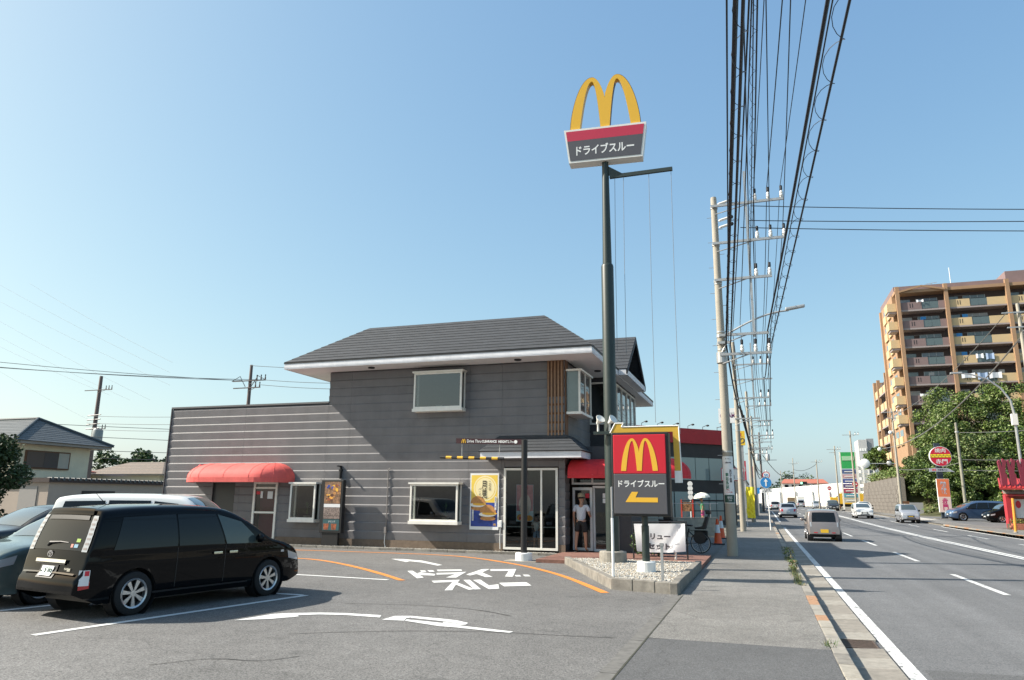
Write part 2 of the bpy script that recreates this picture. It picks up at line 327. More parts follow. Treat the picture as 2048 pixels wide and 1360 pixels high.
# lot markings: outlines on the asphalt, in metres
LM = [('painted_lettering','w',[[(-7.91,15.91),(-7.82,16.0),(-6.93,14.74),(-7.01,14.56)],[(-7.47,15.54),(-7.49,15.74),(-7.02,15.53),(-6.89,15.19),(-7.23,15.19)],[(-7.7,16.14),(-7.59,16.19),(-7.42,15.91),(-7.51,15.83)],[(-7.56,16.25),(-7.44,16.31),(-7.25,15.99),(-7.34,15.9)],[(-7.41,16.46),(-6.91,16.78),(-6.75,16.44),(-7.23,16.13)],[(-7.09,15.75),(-6.72,16.05),(-6.58,16.29),(-6.3,15.02),(-6.5,14.93),(-6.6,15.68),(-6.94,15.41)],[(-6.48,17.02),(-6.32,17.14),(-6.19,16.29),(-5.63,15.47),(-5.76,15.37),(-6.18,15.91),(-6.19,15.54),(-6.35,15.71)],[(-6.29,17.11),(-5.73,17.41),(-5.24,15.68),(-5.41,15.65),(-5.75,16.89),(-6.14,16.71)],[(-5.32,16.05),(-5.21,16.09),(-5.08,15.79),(-5.19,15.75)],[(-5.18,16.19),(-5.06,16.24),(-4.9,15.91),(-5.02,15.86)],[(-6.52,14.24),(-6.06,14.65),(-5.91,14.16),(-5.19,13.27),(-5.25,13.13),(-5.8,13.82),(-5.51,12.96),(-5.63,12.88),(-6.04,14.21),(-6.33,13.94)],[(-5.98,14.65),(-5.87,14.73),(-5.08,13.32),(-5.17,13.22)],[(-5.8,14.73),(-5.68,14.85),(-5.14,13.92),(-5.05,14.21),(-4.79,13.53),(-4.94,13.37)],[(-5.12,14.44),(-4.65,14.78),(-4.37,14.25),(-4.82,13.9)]]),('painted_arrow','w',[[(-9.89,18.84),(-9.55,18.94),(-9.19,18.79),(-8.86,18.69),(-7.8,17.68),(-7.84,17.45),(-8.58,18.11),(-9.06,18.35),(-9.03,18.07)],[(-6.92,8.71),(-6.78,9.38),(-6.63,9.52),(-6.24,9.74),(-5.87,9.84),(-5.29,9.86),(-5.21,9.67),(-5.77,9.68),(-6.14,9.59),(-6.39,9.42),(-6.31,9.32),(-6.53,9.01)],[(-5.09,9.51),(-5.08,9.87),(-4.87,9.96),(-4.81,9.82),(-4.84,9.76),(-4.77,9.55)],[(-4.87,9.96),(-4.34,9.9),(-4.11,9.85),(-3.88,9.71),(-3.86,9.57),(-4.26,9.71),(-4.8,9.81)],[(-4.76,9.55),(-4.79,9.67),(-4.19,9.57),(-4.1,9.43),(-3.9,9.47),(-3.1,9.31),(-3.11,9.19),(-3.89,9.32),(-4.14,9.33)],[(-4.24,9.67),(-3.85,9.55),(-3.91,9.49),(-4.11,9.46),(-4.18,9.57)]]),('orange_guide_line','o',[[(-16.31,20.56),(-15.86,20.61),(-15.84,20.47),(-16.29,20.42)],[(-15.86,20.61),(-15.25,20.66),(-15.23,20.52),(-15.84,20.47)],[(-15.25,20.66),(-14.68,20.72),(-14.66,20.58),(-15.23,20.52)],[(-14.68,20.72),(-14.26,20.75),(-14.24,20.61),(-14.66,20.58)],[(-14.26,20.75),(-13.88,20.79),(-13.86,20.65),(-14.24,20.61)],[(-13.88,20.79),(-13.42,20.82),(-13.42,20.68),(-13.86,20.65)],[(-13.42,20.82),(-12.86,20.85),(-12.86,20.71),(-13.42,20.68)],[(-12.86,20.85),(-12.25,20.87),(-12.25,20.73),(-12.86,20.71)],[(-12.25,20.87),(-11.63,20.89),(-11.63,20.75),(-12.25,20.73)],[(-11.63,20.89),(-11.02,20.91),(-11.02,20.77),(-11.63,20.75)],[(-11.02,20.91),(-10.42,20.91),(-10.42,20.77),(-11.02,20.77)],[(-10.42,20.91),(-9.87,20.89),(-9.89,20.75),(-10.42,20.77)],[(-9.87,20.89),(-9.41,20.83),(-9.43,20.69),(-9.89,20.75)],[(-9.41,20.83),(-8.99,20.74),(-9.03,20.6),(-9.43,20.69)],[(-8.99,20.74),(-8.6,20.62),(-8.66,20.48),(-9.03,20.6)],[(-8.6,20.62),(-8.23,20.45),(-8.31,20.31),(-8.66,20.48)],[(-8.23,20.45),(-7.89,20.23),(-7.97,20.11),(-8.31,20.31)],[(-7.89,20.23),(-7.54,19.99),(-7.62,19.87),(-7.97,20.11)],[(-7.54,19.99),(-7.17,19.7),(-7.27,19.58),(-7.62,19.87)],[(-7.17,19.7),(-6.8,19.37),(-6.9,19.25),(-7.27,19.58)],[(-6.8,19.37),(-6.45,19.05),(-6.55,18.93),(-6.9,19.25)],[(-6.45,19.05),(-6.13,18.74),(-6.23,18.64),(-6.55,18.93)],[(-6.13,18.74),(-5.83,18.44),(-5.93,18.34),(-6.23,18.64)],[(-5.83,18.44),(-5.52,18.1),(-5.64,18.0),(-5.93,18.34)],[(-5.52,18.1),(-5.22,17.74),(-5.34,17.64),(-5.64,18.0)],[(-5.22,17.74),(-4.91,17.34),(-5.03,17.24),(-5.34,17.64)],[(-4.91,17.34),(-4.61,16.92),(-4.73,16.84),(-5.03,17.24)],[(-4.61,16.92),(-4.33,16.51),(-4.45,16.43),(-4.73,16.84)],[(-4.33,16.51),(-4.05,16.07),(-4.17,15.99),(-4.45,16.43)],[(-4.05,16.07),(-3.75,15.57),(-3.87,15.49),(-4.17,15.99)],[(-3.75,15.57),(-3.36,14.89),(-3.5,14.81),(-3.87,15.49)],[(-3.36,14.89),(-2.98,14.2),(-3.12,14.12),(-3.5,14.81)],[(-2.98,14.2),(-2.73,13.74),(-2.87,13.66),(-3.12,14.12)],[(-13.99,18.12),(-13.59,18.1),(-13.59,17.96),(-13.99,17.98)],[(-13.59,18.1),(-13.02,18.06),(-13.04,17.92),(-13.59,17.96)],[(-13.02,18.06),(-12.54,18.02),(-12.56,17.88),(-13.04,17.92)],[(-12.54,18.02),(-12.21,17.97),(-12.23,17.83),(-12.56,17.88)],[(-12.21,17.97),(-11.94,17.93),(-11.98,17.79),(-12.23,17.83)],[(-11.94,17.93),(-11.68,17.85),(-11.74,17.71),(-11.98,17.79)],[(-11.68,17.85),(-11.42,17.74),(-11.48,17.6),(-11.74,17.71)],[(-11.42,17.74),(-11.17,17.6),(-11.25,17.48),(-11.48,17.6)],[(-11.17,17.6),(-10.86,17.41),(-10.94,17.29),(-11.25,17.48)],[(-10.86,17.41),(-10.46,17.13),(-10.54,17.01),(-10.94,17.29)],[(-10.46,17.13),(-10.01,16.81),(-10.11,16.69),(-10.54,17.01)],[(-10.01,16.81),(-9.59,16.47),(-9.69,16.35),(-10.11,16.69)],[(-9.59,16.47),(-9.18,16.13),(-9.28,16.01),(-9.69,16.35)],[(-9.18,16.13),(-8.78,15.78),(-8.88,15.66),(-9.28,16.01)],[(-8.78,15.78),(-8.44,15.47),(-8.54,15.35),(-8.88,15.66)],[(-8.44,15.47),(-8.18,15.23),(-8.28,15.11),(-8.54,15.35)],[(-8.18,15.23),(-7.96,15.02),(-8.06,14.92),(-8.28,15.11)],[(-7.96,15.02),(-7.75,14.81),(-7.85,14.71),(-8.06,14.92)],[(-7.75,14.81),(-7.49,14.55),(-7.59,14.45),(-7.85,14.71)],[(-7.49,14.55),(-7.24,14.3),(-7.34,14.2),(-7.59,14.45)],[(-7.24,14.3),(-7.06,14.13),(-7.16,14.03),(-7.34,14.2)]]),('bay_line','w',[[(-8.46,6.95),(-7.6,11.33),(-7.48,11.31),(-8.34,6.93)],[(-7.62,11.26),(-8.72,11.28),(-8.72,11.4),(-7.62,11.38)],[(-10.64,8.17),(-10.35,9.25),(-10.23,9.21),(-10.52,8.13)],[(-10.18,14.28),(-7.42,14.11),(-7.42,13.99),(-10.18,14.16)],[(-9.76,10.06),(-9.72,11.42),(-9.6,11.42),(-9.64,10.06)]]),('tar_seam','d',[[(-5.65,8.15),(-5.5,8.25),(-5.5,8.23),(-5.65,8.13)],[(-5.5,8.25),(-5.27,8.4),(-5.27,8.38),(-5.5,8.23)],[(-5.27,8.4),(-5.01,8.55),(-5.01,8.53),(-5.27,8.38)],[(-5.01,8.55),(-4.75,8.69),(-4.75,8.67),(-5.01,8.53)],[(-4.75,8.69),(-4.47,8.84),(-4.47,8.82),(-4.75,8.67)],[(-4.47,8.84),(-4.17,8.96),(-4.17,8.94),(-4.47,8.82)],[(-4.17,8.96),(-3.86,9.07),(-3.86,9.05),(-4.17,8.94)],[(-3.86,9.07),(-3.54,9.15),(-3.54,9.13),(-3.86,9.05)],[(-3.54,9.15),(-3.24,9.22),(-3.24,9.2),(-3.54,9.13)],[(-3.24,9.22),(-2.97,9.26),(-2.97,9.24),(-3.24,9.2)],[(-2.97,9.26),(-2.72,9.28),(-2.72,9.26),(-2.97,9.24)],[(-2.72,9.28),(-2.48,9.3),(-2.48,9.28),(-2.72,9.26)],[(-2.48,9.3),(-2.22,9.33),(-2.22,9.31),(-2.48,9.28)],[(-2.22,9.33),(-1.97,9.37),(-1.97,9.35),(-2.22,9.31)],[(-1.97,9.37),(-1.8,9.39),(-1.8,9.37),(-1.97,9.35)],[(-6.41,10.73),(-6.23,10.78),(-6.23,10.76),(-6.41,10.71)],[(-6.23,10.78),(-5.97,10.85),(-5.97,10.83),(-6.23,10.76)],[(-5.97,10.85),(-5.7,10.91),(-5.7,10.89),(-5.97,10.83)],[(-5.7,10.91),(-5.43,10.96),(-5.43,10.94),(-5.7,10.89)],[(-5.43,10.96),(-5.15,11.0),(-5.15,10.98),(-5.43,10.94)],[(-5.15,11.0),(-4.88,11.01),(-4.88,10.99),(-5.15,10.98)],[(-4.88,11.01),(-4.62,10.98),(-4.62,10.96),(-4.88,10.99)],[(-4.62,10.98),(-4.38,10.93),(-4.38,10.91),(-4.62,10.96)],[(-4.38,10.93),(-4.14,10.86),(-4.16,10.84),(-4.38,10.91)],[(-4.14,10.86),(-3.9,10.75),(-3.92,10.73),(-4.16,10.84)],[(-3.9,10.75),(-3.69,10.62),(-3.71,10.6),(-3.92,10.73)],[(-3.69,10.62),(-3.54,10.53),(-3.56,10.51),(-3.71,10.6)],[(-5.9,6.2),(-5.82,6.33),(-5.8,6.33),(-5.88,6.2)],[(-5.82,6.33),(-5.7,6.5),(-5.68,6.5),(-5.8,6.33)],[(-5.7,6.5),(-5.54,6.65),(-5.54,6.63),(-5.68,6.5)],[(-5.54,6.65),(-5.36,6.71),(-5.36,6.69),(-5.54,6.63)],[(-5.36,6.71),(-5.16,6.72),(-5.16,6.7),(-5.36,6.69)],[(-5.16,6.72),(-5.0,6.76),(-5.0,6.74),(-5.16,6.7)],[(-5.0,6.76),(-4.9,6.86),(-4.88,6.86),(-5.0,6.74)],[(-4.9,6.86),(-4.82,7.0),(-4.8,7.0),(-4.88,6.86)],[(-4.82,7.0),(-4.77,7.1),(-4.75,7.1),(-4.8,7.0)]])]
for name, col, polys in LM:
    for pts in polys:
        b = MB(); b.poly([(x,y,.005) for x,y in pts]); b.build(name, {'o':ORANGE_P,'w':WHITE_P,'d':SEAM}[col], lot, base=False)
# ---------------------------------------------------------------- the restaurant
SID = mat('grey_siding', (.164,.158,.162), .62, nv=.12, ns=1.2, bump=.5, bs=90)
SID2 = mat('grey_siding_b', (.155,.150,.155), .62, nv=.14, ns=1.6, bump=.5, bs=90)
def streaks(m, lo=.91, hi=1.05):
    # rain streaks and fading that run down the boards
    n = m.node_tree.nodes; l = m.node_tree.links; b = n['Principled BSDF']; src = b.inputs['Base Color'].links[0].from_socket
    g = n.new('ShaderNodeNewGeometry'); mp = n.new('ShaderNodeMapping'); mp.inputs['Scale'].default_value = (2.2,2.2,.3); a = n.new('ShaderNodeTexNoise'); a.inputs['Scale'].default_value = 1.0; a.inputs['Detail'].default_value = 7; a.inputs['Roughness'].default_value = .7
    l.new(g.outputs['Position'],mp.inputs[0]); l.new(mp.outputs[0],a.inputs['Vector'])
    r = n.new('ShaderNodeMapRange'); r.inputs[1].default_value = .32; r.inputs[2].default_value = .68; r.inputs[3].default_value = lo; r.inputs[4].default_value = hi; l.new(a.outputs['Fac'],r.inputs[0])
    v = n.new('ShaderNodeVectorMath'); v.operation = 'SCALE'; l.new(src,v.inputs[0]); l.new(r.outputs[0],v.inputs['Scale']); l.new(v.outputs[0],b.inputs['Base Color'])
streaks(SID); streaks(SID2)
SIDD = mat('dark_siding', (.05,.05,.055), .7, nv=.1)
PLINTH = mat('brown_plinth', (.17,.125,.09), .85, nv=.2, ns=10, bump=.4)
TRIM = mat('cream_trim', (.80,.77,.70), .45, nv=.07, ns=5)
FASC = mat('white_fascia', (.74,.74,.76), .5, nv=.07, ns=3)
SOFF = mat('white_soffit', (.74,.72,.72), .7, nv=.05, ns=3)
SHIN = mat('slate_shingle', (.040,.044,.050), .8, nv=.22, ns=2.5, bump=.7, bs=120)
SHIN2 = mat('slate_shingle_b', (.037,.041,.047), .8, nv=.22, ns=2.2, bump=.7, bs=120)
WOOD1 = mat('light_wood_slat', (.27,.155,.085), .6, nv=.2, ns=9)
WOOD2 = mat('brown_wood', (.14,.065,.03), .6, nv=.2, ns=9)
REDC = mat('red_awning_cloth', (.62,.025,.035), .75, nv=.12, ns=3, bump=.25, bs=30)
REDC2 = mat('faded_red_awning_cloth', (.70,.115,.10), .75, nv=.12, ns=3, bump=.25, bs=30)
streaks(REDC2,.84,1.10); streaks(REDC,.84,1.10); streaks(FASC,.88,1.04)
GLASS = glass('window_glass', (.60,.64,.64), 1.5, base=.03)
GLASSU = glass('upper_window_glass', (.35,.40,.42), 1.6, base=.09)
INTER = mat('dark_interior', (.055,.045,.04), .9)
BRICKP = mat('red_brick_paving', (.20,.10,.075), .9, nv=.3, ns=7, bump=.4)
Yw = 22.4
R = thing('restaurant', 'grey two storey fast food restaurant with slate hipped roof and red awnings', 'building', (-10,26,0))
def cut(u0,u1,z0,z1,ops):
    seg = [(u0,u1)]
    for a,b,c,d in ops:
        if d <= z0+.02 or c >= z1-.02: continue
        seg = [s for x,y in seg for s in ((x,min(y,a)),(max(x,b),y)) if s[1]-s[0] > .03]
    return seg
def siding(parent, put, u0, u1, z0, z1, ops, joints, h=.28):
    n = round((z1-z0)/h); h = (z1-z0)/n
    for i in range(n):
        a, b = z0+i*h, z0+(i+1)*h
        lim = sorted(set([u0,u1]+[j for j in joints if u0<j<u1]))
        pieces = [(a,b,x,y) for x,y in cut(u0,u1,a,b,ops)]
        for o in ops:      # short boards left above and below an opening that ends inside this row
            if o[3] <= a+.02 or o[2] >= b-.02 or o[1] <= u0 or o[0] >= u1: continue
            if o[2] > a+.03: pieces.append((a,o[2],max(u0,o[0]),min(u1,o[1])))
            if o[3] < b-.03: pieces.append((o[3],b,max(u0,o[0]),min(u1,o[1])))
        for a_,b_,x,y in pieces:
            cuts = [x]+[j for j in lim if x<j<y]+[y]
            for p,q in zip(cuts,cuts[1:]):
                prof = [(0,a_+.002),(.007,a_+.002),(.028,max(a_+.004,b_-.040)),(.007,b_-.002),(0,b_-.002)]
                mb = MB(); vs = [put(p+.003,d,z) for d,z in prof]+[put(q-.003,d,z) for d,z in prof]; k = 5
                mb.add(vs, [(0,1,2,3,4),(9,8,7,6,5)]+[(j,j+5,(j+1)%5+5,(j+1)%5) for j in range(5)])
                mb.build('siding_board', SID if (i*3+int(p*7))%4 else SID2, parent)
fr = lambda u,d,z: (u, Yw-d, z)
OPS = [(-19.25,-18.25,0,2.16),(-17.42,-16.36,0,2.22),(-15.66,-14.62,.9,2.1),(-10.92,-9.32,.92,2.1),(-7.80,-5.99,0,2.68),(-10.98,-9.30,4.58,5.86)]
# wall cores with the openings left open
wl = MB()
def core(mb, x0,x1,z0,z1,ops,y0,y1):
    zs = sorted(set([z0,z1]+[c for o in ops for c in o[2:] if z0<c<z1]))
    for a,b in zip(zs,zs[1:]):
        for p,q in cut(x0,x1,a,b,[(o[0],o[1],o[2]-.03,o[3]+.03) for o in ops]): mb.box(p,q,y0,y1,a,b)
core(wl, -21.5,-5.8,.05,4.97,OPS,Yw,Yw+.2); core(wl,-14.5,-5.8,4.97,6.2,OPS,Yw,Yw+.2)
wl.box(-21.5,-21.3,Yw+.2,34,.05,4.97); wl.box(-21.3,-5.8,33.8,34,.05,6.2); wl.box(-14.5,-14.3,Yw+.2,33.8,4.97,6.2); wl.box(-6.0,-5.8,Yw+.2,33.8,3.1,6.2); wl.box(-6.0,-5.8,Yw+.2,22.98,.05,3.1); wl.box(-6.0,-5.8,25.0,33.8,.05,3.1)
wl.box(-21.3,-5.8,33.6,33.79,.05,4.9)
wall = wl.build('wall', SIDD, R)
fl = MB(); fl.box(-21.3,-5.8,Yw+.2,33.6,.02,.1); fl.box(-5.8,-3.85,23.1,25,.02,.095); fl.build('floor', INTER, R)
fl = MB(); fl.box(-14.3,-6.0,Yw+.2,33.6,3.0,3.12); fl.build('upper_floor', INTER, R)
fl = MB(); fl.box(-21.3,-14.5,Yw+.2,33.6,4.6,4.7); fl.build('flat_roof', CONC_D, R)
fl = MB(); fl.box(-20,-6.2,27.5,27.7,.1,3.0); fl.box(-14.3,-6.2,26.2,26.4,3.12,6.1); fl.build('inner_wall', mat('inner_wall_paint',(.10,.07,.055),.8,nv=.4,ns=1.2), R)
JO = [-18.05,-13.6,-14.5,-9.05,-7.9]
siding(wall, fr, -21.52, -5.78, .30, 4.92, OPS, JO)
siding(wall, fr, -14.5, -6.36, 4.92, 6.08, OPS, JO)
# right-hand return walls
sx = lambda u,d,z: (-5.8+d, u, z)
siding(wall, sx, 22.38, 26.1, 3.5, 6.08, [(22.52,24.1,4.4,5.75)], [])
siding(wall, sx, 22.38, 22.98, .30, 3.0, [], [])
slf = lambda u,d,z: (-21.5-d, u, z)
siding(wall, slf, 22.4, 34, .30, 4.92, [], [26,30])
sl2 = lambda u,d,z: (-14.5-d, u, z)
siding(wall, sl2, 22.4, 34, 4.98, 6.08, [], [26,30])
for x0,x1 in cut(-21.5,-5.78,.05,.25,OPS): MB().box(x0,x1,Yw-.03,Yw,.05,.298).build('plinth', PLINTH, R)
MB().box(-21.54,-14.5,Yw-.05,Yw+.22,4.972,5.035).build('coping', mat('grey_coping',(.12,.12,.125),.5), R)
MB().box(-21.545,-21.505,Yw-.05,Yw-.004,.06,4.97).build('corner_trim', SIDD, R)
# wood slats at the upper right corner
MB().box(-6.355,-5.80,Yw-.012,Yw,3.66,6.1).build('slat_backing', WOOD2, R)
for i in range(5): MB().box(-6.34+i*.113,-6.29+i*.113,Yw-.055,Yw-.013,3.66,6.1).build('slat', WOOD1, R)
MB().box(-5.775,-5.74,Yw+.01,Yw+.3,3.66,6.1).build('slat', WOOD2, R)
# hipped skirt roof: four slopes of shingle courses
EX0,EX1,EY0,EY1,EZ,RS,RH = -15.75,-4.64,21.33,34.95,6.33,2.13,1.60
roof = MB(); roof.box(EX0+RS,EX1-RS,EY0+RS,EY1-RS,EZ+RH-.12,EZ+RH-.02); roof = roof.build('roof', SHIN2, R)
def slope(parent, A,B,C,D, n=12, m=(SHIN,SHIN2)):
    """courses from eave A-B up to ridge D-C"""
    A,B,C,D = map(Vector,(A,B,C,D)); nr = (B-A).cross(D-A).normalized()
    if nr.z<0: nr = -nr
    for i in range(n):
        t0, t1 = i/n, (i+1)/n
        p0,q0,p1,q1 = A.lerp(D,t0),B.lerp(C,t0),A.lerp(D,t1),B.lerp(C,t1)
        mb = MB(); a = nr*.017; b = nr*.003; c = -nr*.02; e = (p0-p1).normalized()*.012
        mb.add([p0+a+e,q0+a+e,q1+b,p1+b,p0+c+e,q0+c+e,q1+c,p1+c],[(0,1,2,3),(7,6,5,4),(0,4,5,1),(1,5,6,2),(2,6,7,3),(3,7,4,0)])
        mb.build('shingle_course', m[i%2], parent)
T = EZ+RH; P = lambda x,y,z: (x,y,z)
a,b,c,d = (EX0,EY0,EZ),(EX1,EY0,EZ),(EX1,EY1,EZ),(EX0,EY1,EZ)
e,f_,g_,h_ = (EX0+RS,EY0+RS,T),(EX1-RS,EY0+RS,T),(EX1-RS,EY1-RS,T),(EX0+RS,EY1-RS,T)
slope(roof,a,b,f_,e); slope(roof,b,c,g_,f_); slope(roof,c,d,h_,g_); slope(roof,d,a,e,h_)
def band(parent, name, m, x0,x1,y0,y1,z0,z1,t=.04):
    b = MB(); b.box(x0,x1,y0,y0+t,z0,z1); b.box(x0,x1,y1-t,y1,z0,z1); b.box(x0,x0+t,y0+t,y1-t,z0,z1); b.box(x1-t,x1,y0+t,y1-t,z0,z1); return b.build(name, m, parent)
band(R,'drip_edge',BLACKM, EX0-.015,EX1+.015,EY0-.015,EY1+.015,EZ-.055,EZ-.012)
fs = band(R,'fascia',FASC, EX0,EX1,EY0,EY1,EZ-.25,EZ-.057)
for k in (.035,.07): band(fs,'fascia_rib',FASC, EX0-.012+k*.1,EX1+.012-k*.1,EY0-.012+k*.1,EY1+.012-k*.1,EZ-.25+k,EZ-.235+k,.012)
b = MB(); b.box(EX0+.04,EX1-.04,EY0+.04,Yw-.03,EZ-.235,EZ-.215); b.box(EX0+.04,-14.56,Yw-.03,34,EZ-.235,EZ-.215); b.box(-5.74,EX1-.04,Yw-.03,34,EZ-.235,EZ-.215); b.box(EX0+.04,EX1-.04,34.0,EY1-.04,EZ-.235,EZ-.215); b.build('soffit', SOFF, R)
for x,y in ((-12.55,21.86),(-7.2,21.86),(-5.15,24.6)):
    MB().lathe([(.0,-.02),(.11,-.02),(.12,0),(.12,.02)],16,(x,y,EZ-.255)).build('downlight', BLACKM, R)
# gabled wing on the road side
WX, G0,G1, GR = -4.30, 25.72, 30.2, 27.95
wr = MB(); wr.prism([(-5.0,26.1,6.05),(-5.0,29.85,6.05),(-5.0,27.95,7.62)],(-1.4,0,0)); wr = wr.build('gable_wall', SIDD, R)
gz = 6.33; gt = 7.98
slope(wr,(-8.0,G0,gz),(WX,G0,gz),(WX,GR,gt),(-8.0,GR,gt),10); slope(wr,(WX,G1,gz),(-8.0,G1,gz),(-8.0,GR,gt),(WX,GR,gt),10)
for (ya,za),(yb,zb) in (((G0,gz),(GR,gt)),((G1,gz),(GR,gt))):
    MB().prism([(WX+.01,ya,za-.2),(WX+.01,yb,zb-.22),(WX+.01,yb,zb-.03),(WX+.01,ya,za-.01)],(-.05,0,0)).build('barge_board', SIDD, wr)
b = MB(); b.box(-4.62,WX,G0,G0+.04,6.1,6.30); b.box(WX-.04,WX,G0+.04,G1-.04,6.1,6.30); b.box(-4.62,WX,G1-.04,G1,6.1,6.30); b.build('wing_fascia', FASC, R)
MB().box(-5.0,WX-.04,G0+.04,G1-.04,6.115,6.135).build('wing_soffit', SOFF, R)
MB().box(-5.8,-5.02,26.1,26.16,3.2,4.36).build('wing_wall', SIDD, R)
MB().box(-5.8,-5.02,26.1,26.16,5.92,6.1).build('wing_wall', SIDD, R)
MB().box(-5.02,-4.97,26.1,31.6,3.2,4.5).build('wing_wall', SIDD, R); MB().box(-5.02,-4.97,26.1,31.6,6.0,6.1).build('wing_wall', SIDD, R)
def window_plane(parent, name, put, u0,u1,z0,z1, mull=(), fw=.06, gm=GLASS, tr=(), fm=TRIM, dep=.05):
    """framed window in a plane: put(u,d,z) -> point"""
    def bx(mb,a,b,c,d,e0,e1):
        p = [put(u,dd,z) for u in (a,b) for dd in (e0,e1) for z in (c,d)]
        mb.add(p,[(0,1,3,2),(4,6,7,5),(0,4,5,1),(2,3,7,6),(0,2,6,4),(1,5,7,3)])
    f = MB(); bx(f,u0,u1,z0,z0+fw,-dep,dep); bx(f,u0,u1,z1-fw,z1,-dep,dep); bx(f,u0,u0+fw,z0+fw,z1-fw,-dep,dep); bx(f,u1-fw,u1,z0+fw,z1-fw,-dep,dep)
    F = f.build(name, fm, parent)
    xs = [u0+fw]+list(mull)+[u1-fw]
    for m_ in mull: q = MB(); bx(q,m_-fw*.4,m_+fw*.4,z0+fw,z1-fw,-dep*.8,dep*.8); q.build('mullion', fm, F)
    for z in tr: q = MB(); bx(q,u0+fw,u1-fw,z-fw*.4,z+fw*.4,-dep*.75,dep*.75); q.build('transom', fm, F)
    for a,b_ in zip(xs,xs[1:]):
        q = MB(); q.add([put(a-.01,0,z0+fw-.01),put(b_+.01,0,z0+fw-.01),put(b_+.01,0,z1-fw+.01),put(a-.01,0,z1-fw+.01)],[(0,1,2,3)]); q.build('pane', gm, F)
    return F
window_plane(R,'window',lambda u,d,z:(u,26.1-d,z),-5.78,-5.04,4.36,5.92)
window_plane(R,'window',lambda u,d,z:(-4.99+d,u,z),26.15,31.5,4.5,6.0,mull=(27.2,28.3,29.4,30.4),gm=GLASSU)
def bay(parent, x0,x1,z0,z1,d=.36,gm=GLASS, side=.26):
    """box bay window standing proud of the front wall"""
    y1, y0 = Yw-.02, Yw-d
    bw = MB(); bw.box(x0-.05,x1+.05,y0-.06,y1,z1,z1+.055); bw.box(x0-.03,x1+.03,y0-.03,y1,z0-.10,z0)
    for x in (x0,x1-.06): bw.box(x,x+.06,y0,y0+.06,z0,z1); bw.box(x,x+.06,y1-.05,y1,z0,z1)
    bw.box(x0+.06,x1-.06,y0,y0+.05,z0,z0+.06); bw.box(x0+.06,x1-.06,y0,y0+.05,z1-.06,z1)
    B = bw.build('bay_window', TRIM, parent)
    for q,(vs) in enumerate(([(x0+.05,y0+.025,z0+.05),(x1-.05,y0+.025,z0+.05),(x1-.05,y0+.025,z1-.05),(x0+.05,y0+.025,z1-.05)],[(x1-.03,y0+.05,z0),(x1-.03,y1-.04,z0),(x1-.03,y1-.04,z1),(x1-.03,y0+.05,z1)],[(x0+.03,y0+.05,z0),(x0+.03,y1-.04,z0),(x0+.03,y1-.04,z1),(x0+.03,y0+.05,z1)])):
        MB().poly(vs).build('pane', gm, B)
    return B
LEAF = mat('pot_plant_leaf', (.10,.17,.035), .5, nv=.3, ns=20); POT = mat('clay_pot', (.34,.28,.2), .8)
B1 = bay(R,-15.62,-14.60,.92,2.12); B2 = bay(R,-10.97,-9.27,.94,2.12); B3 = bay(R,-10.98,-9.22,4.62,5.84,gm=GLASSU)
MB().box(-5.78,-5.28,22.5,22.51,4.38,5.74).build('bay_end', TRIM, R)
b = MB(); b.box(-5.78,-5.24,22.44,24.12,4.34,4.42); b.box(-5.78,-5.22,22.42,24.14,5.74,5.80)
for y in (22.46,24.04): b.box(-5.34,-5.28,y,y+.06,4.42,5.74)
b.box(-5.34,-5.28,23.25,23.29,4.42,5.74); sb = b.build('bay_window', TRIM, R)
MB().poly([(-5.31,22.5,4.42),(-5.31,24.06,4.42),(-5.31,24.06,5.74),(-5.31,22.5,5.74)]).build('pane', GLASS, sb)
MB().poly([(-5.76,22.495,4.42),(-5.33,22.495,4.42),(-5.33,22.495,5.74),(-5.76,22.495,5.74)]).build('pane', GLASS, sb)
def pot_plant(x,y,z,h,lab,spiky=True,pm=POT):
    t = thing('pot_plant', lab, 'plant', (x,y,z))
    MB().lathe([(.0,0),(.07,0),(.11,.1),(.12,.12),(.10,.12),(.09,.10),(0,.10)],12,(x,y,z)).build('pot', pm, t, smooth=True)
    rng = random.Random(int(x*100)); lf = MB()
    MB().tube([(x,y,z+.08),(x+.01,y,z+h*.6)],[.012,.009],6).build('stem', WOOD2, t)
    for i in range(26):
        a = rng.uniform(0,2*PI); l = rng.uniform(.16,.3)*(1 if spiky else .5); el = rng.uniform(-.2,1.2); zz = z+h*(rng.choice((.55,.6,.25)) if spiky else rng.uniform(.2,.9))
        p = Vector((x+.01,y,zz)); dr = Vector((math.cos(a)*math.cos(el),math.sin(a)*math.cos(el)*.6,math.sin(el)))*l; sd = Vector((-math.sin(a),math.cos(a),0))*.018
        lf.add([p-sd,p+sd,p+dr],[(0,1,2)])
    lf.build('leaves', LEAF, t)
pot_plant(-9.75,Yw-.19,.94,.72,'spiky yucca in a shallow bowl in the right ground floor bay window')
pot_plant(-15.0,Yw-.19,.92,.7,'spiky yucca in the bay window behind the menu board')
pot_plant(-10.1,Yw-.19,4.62,.38,'small leafy plant in a white pot in the upper bay window',False,WHITE)
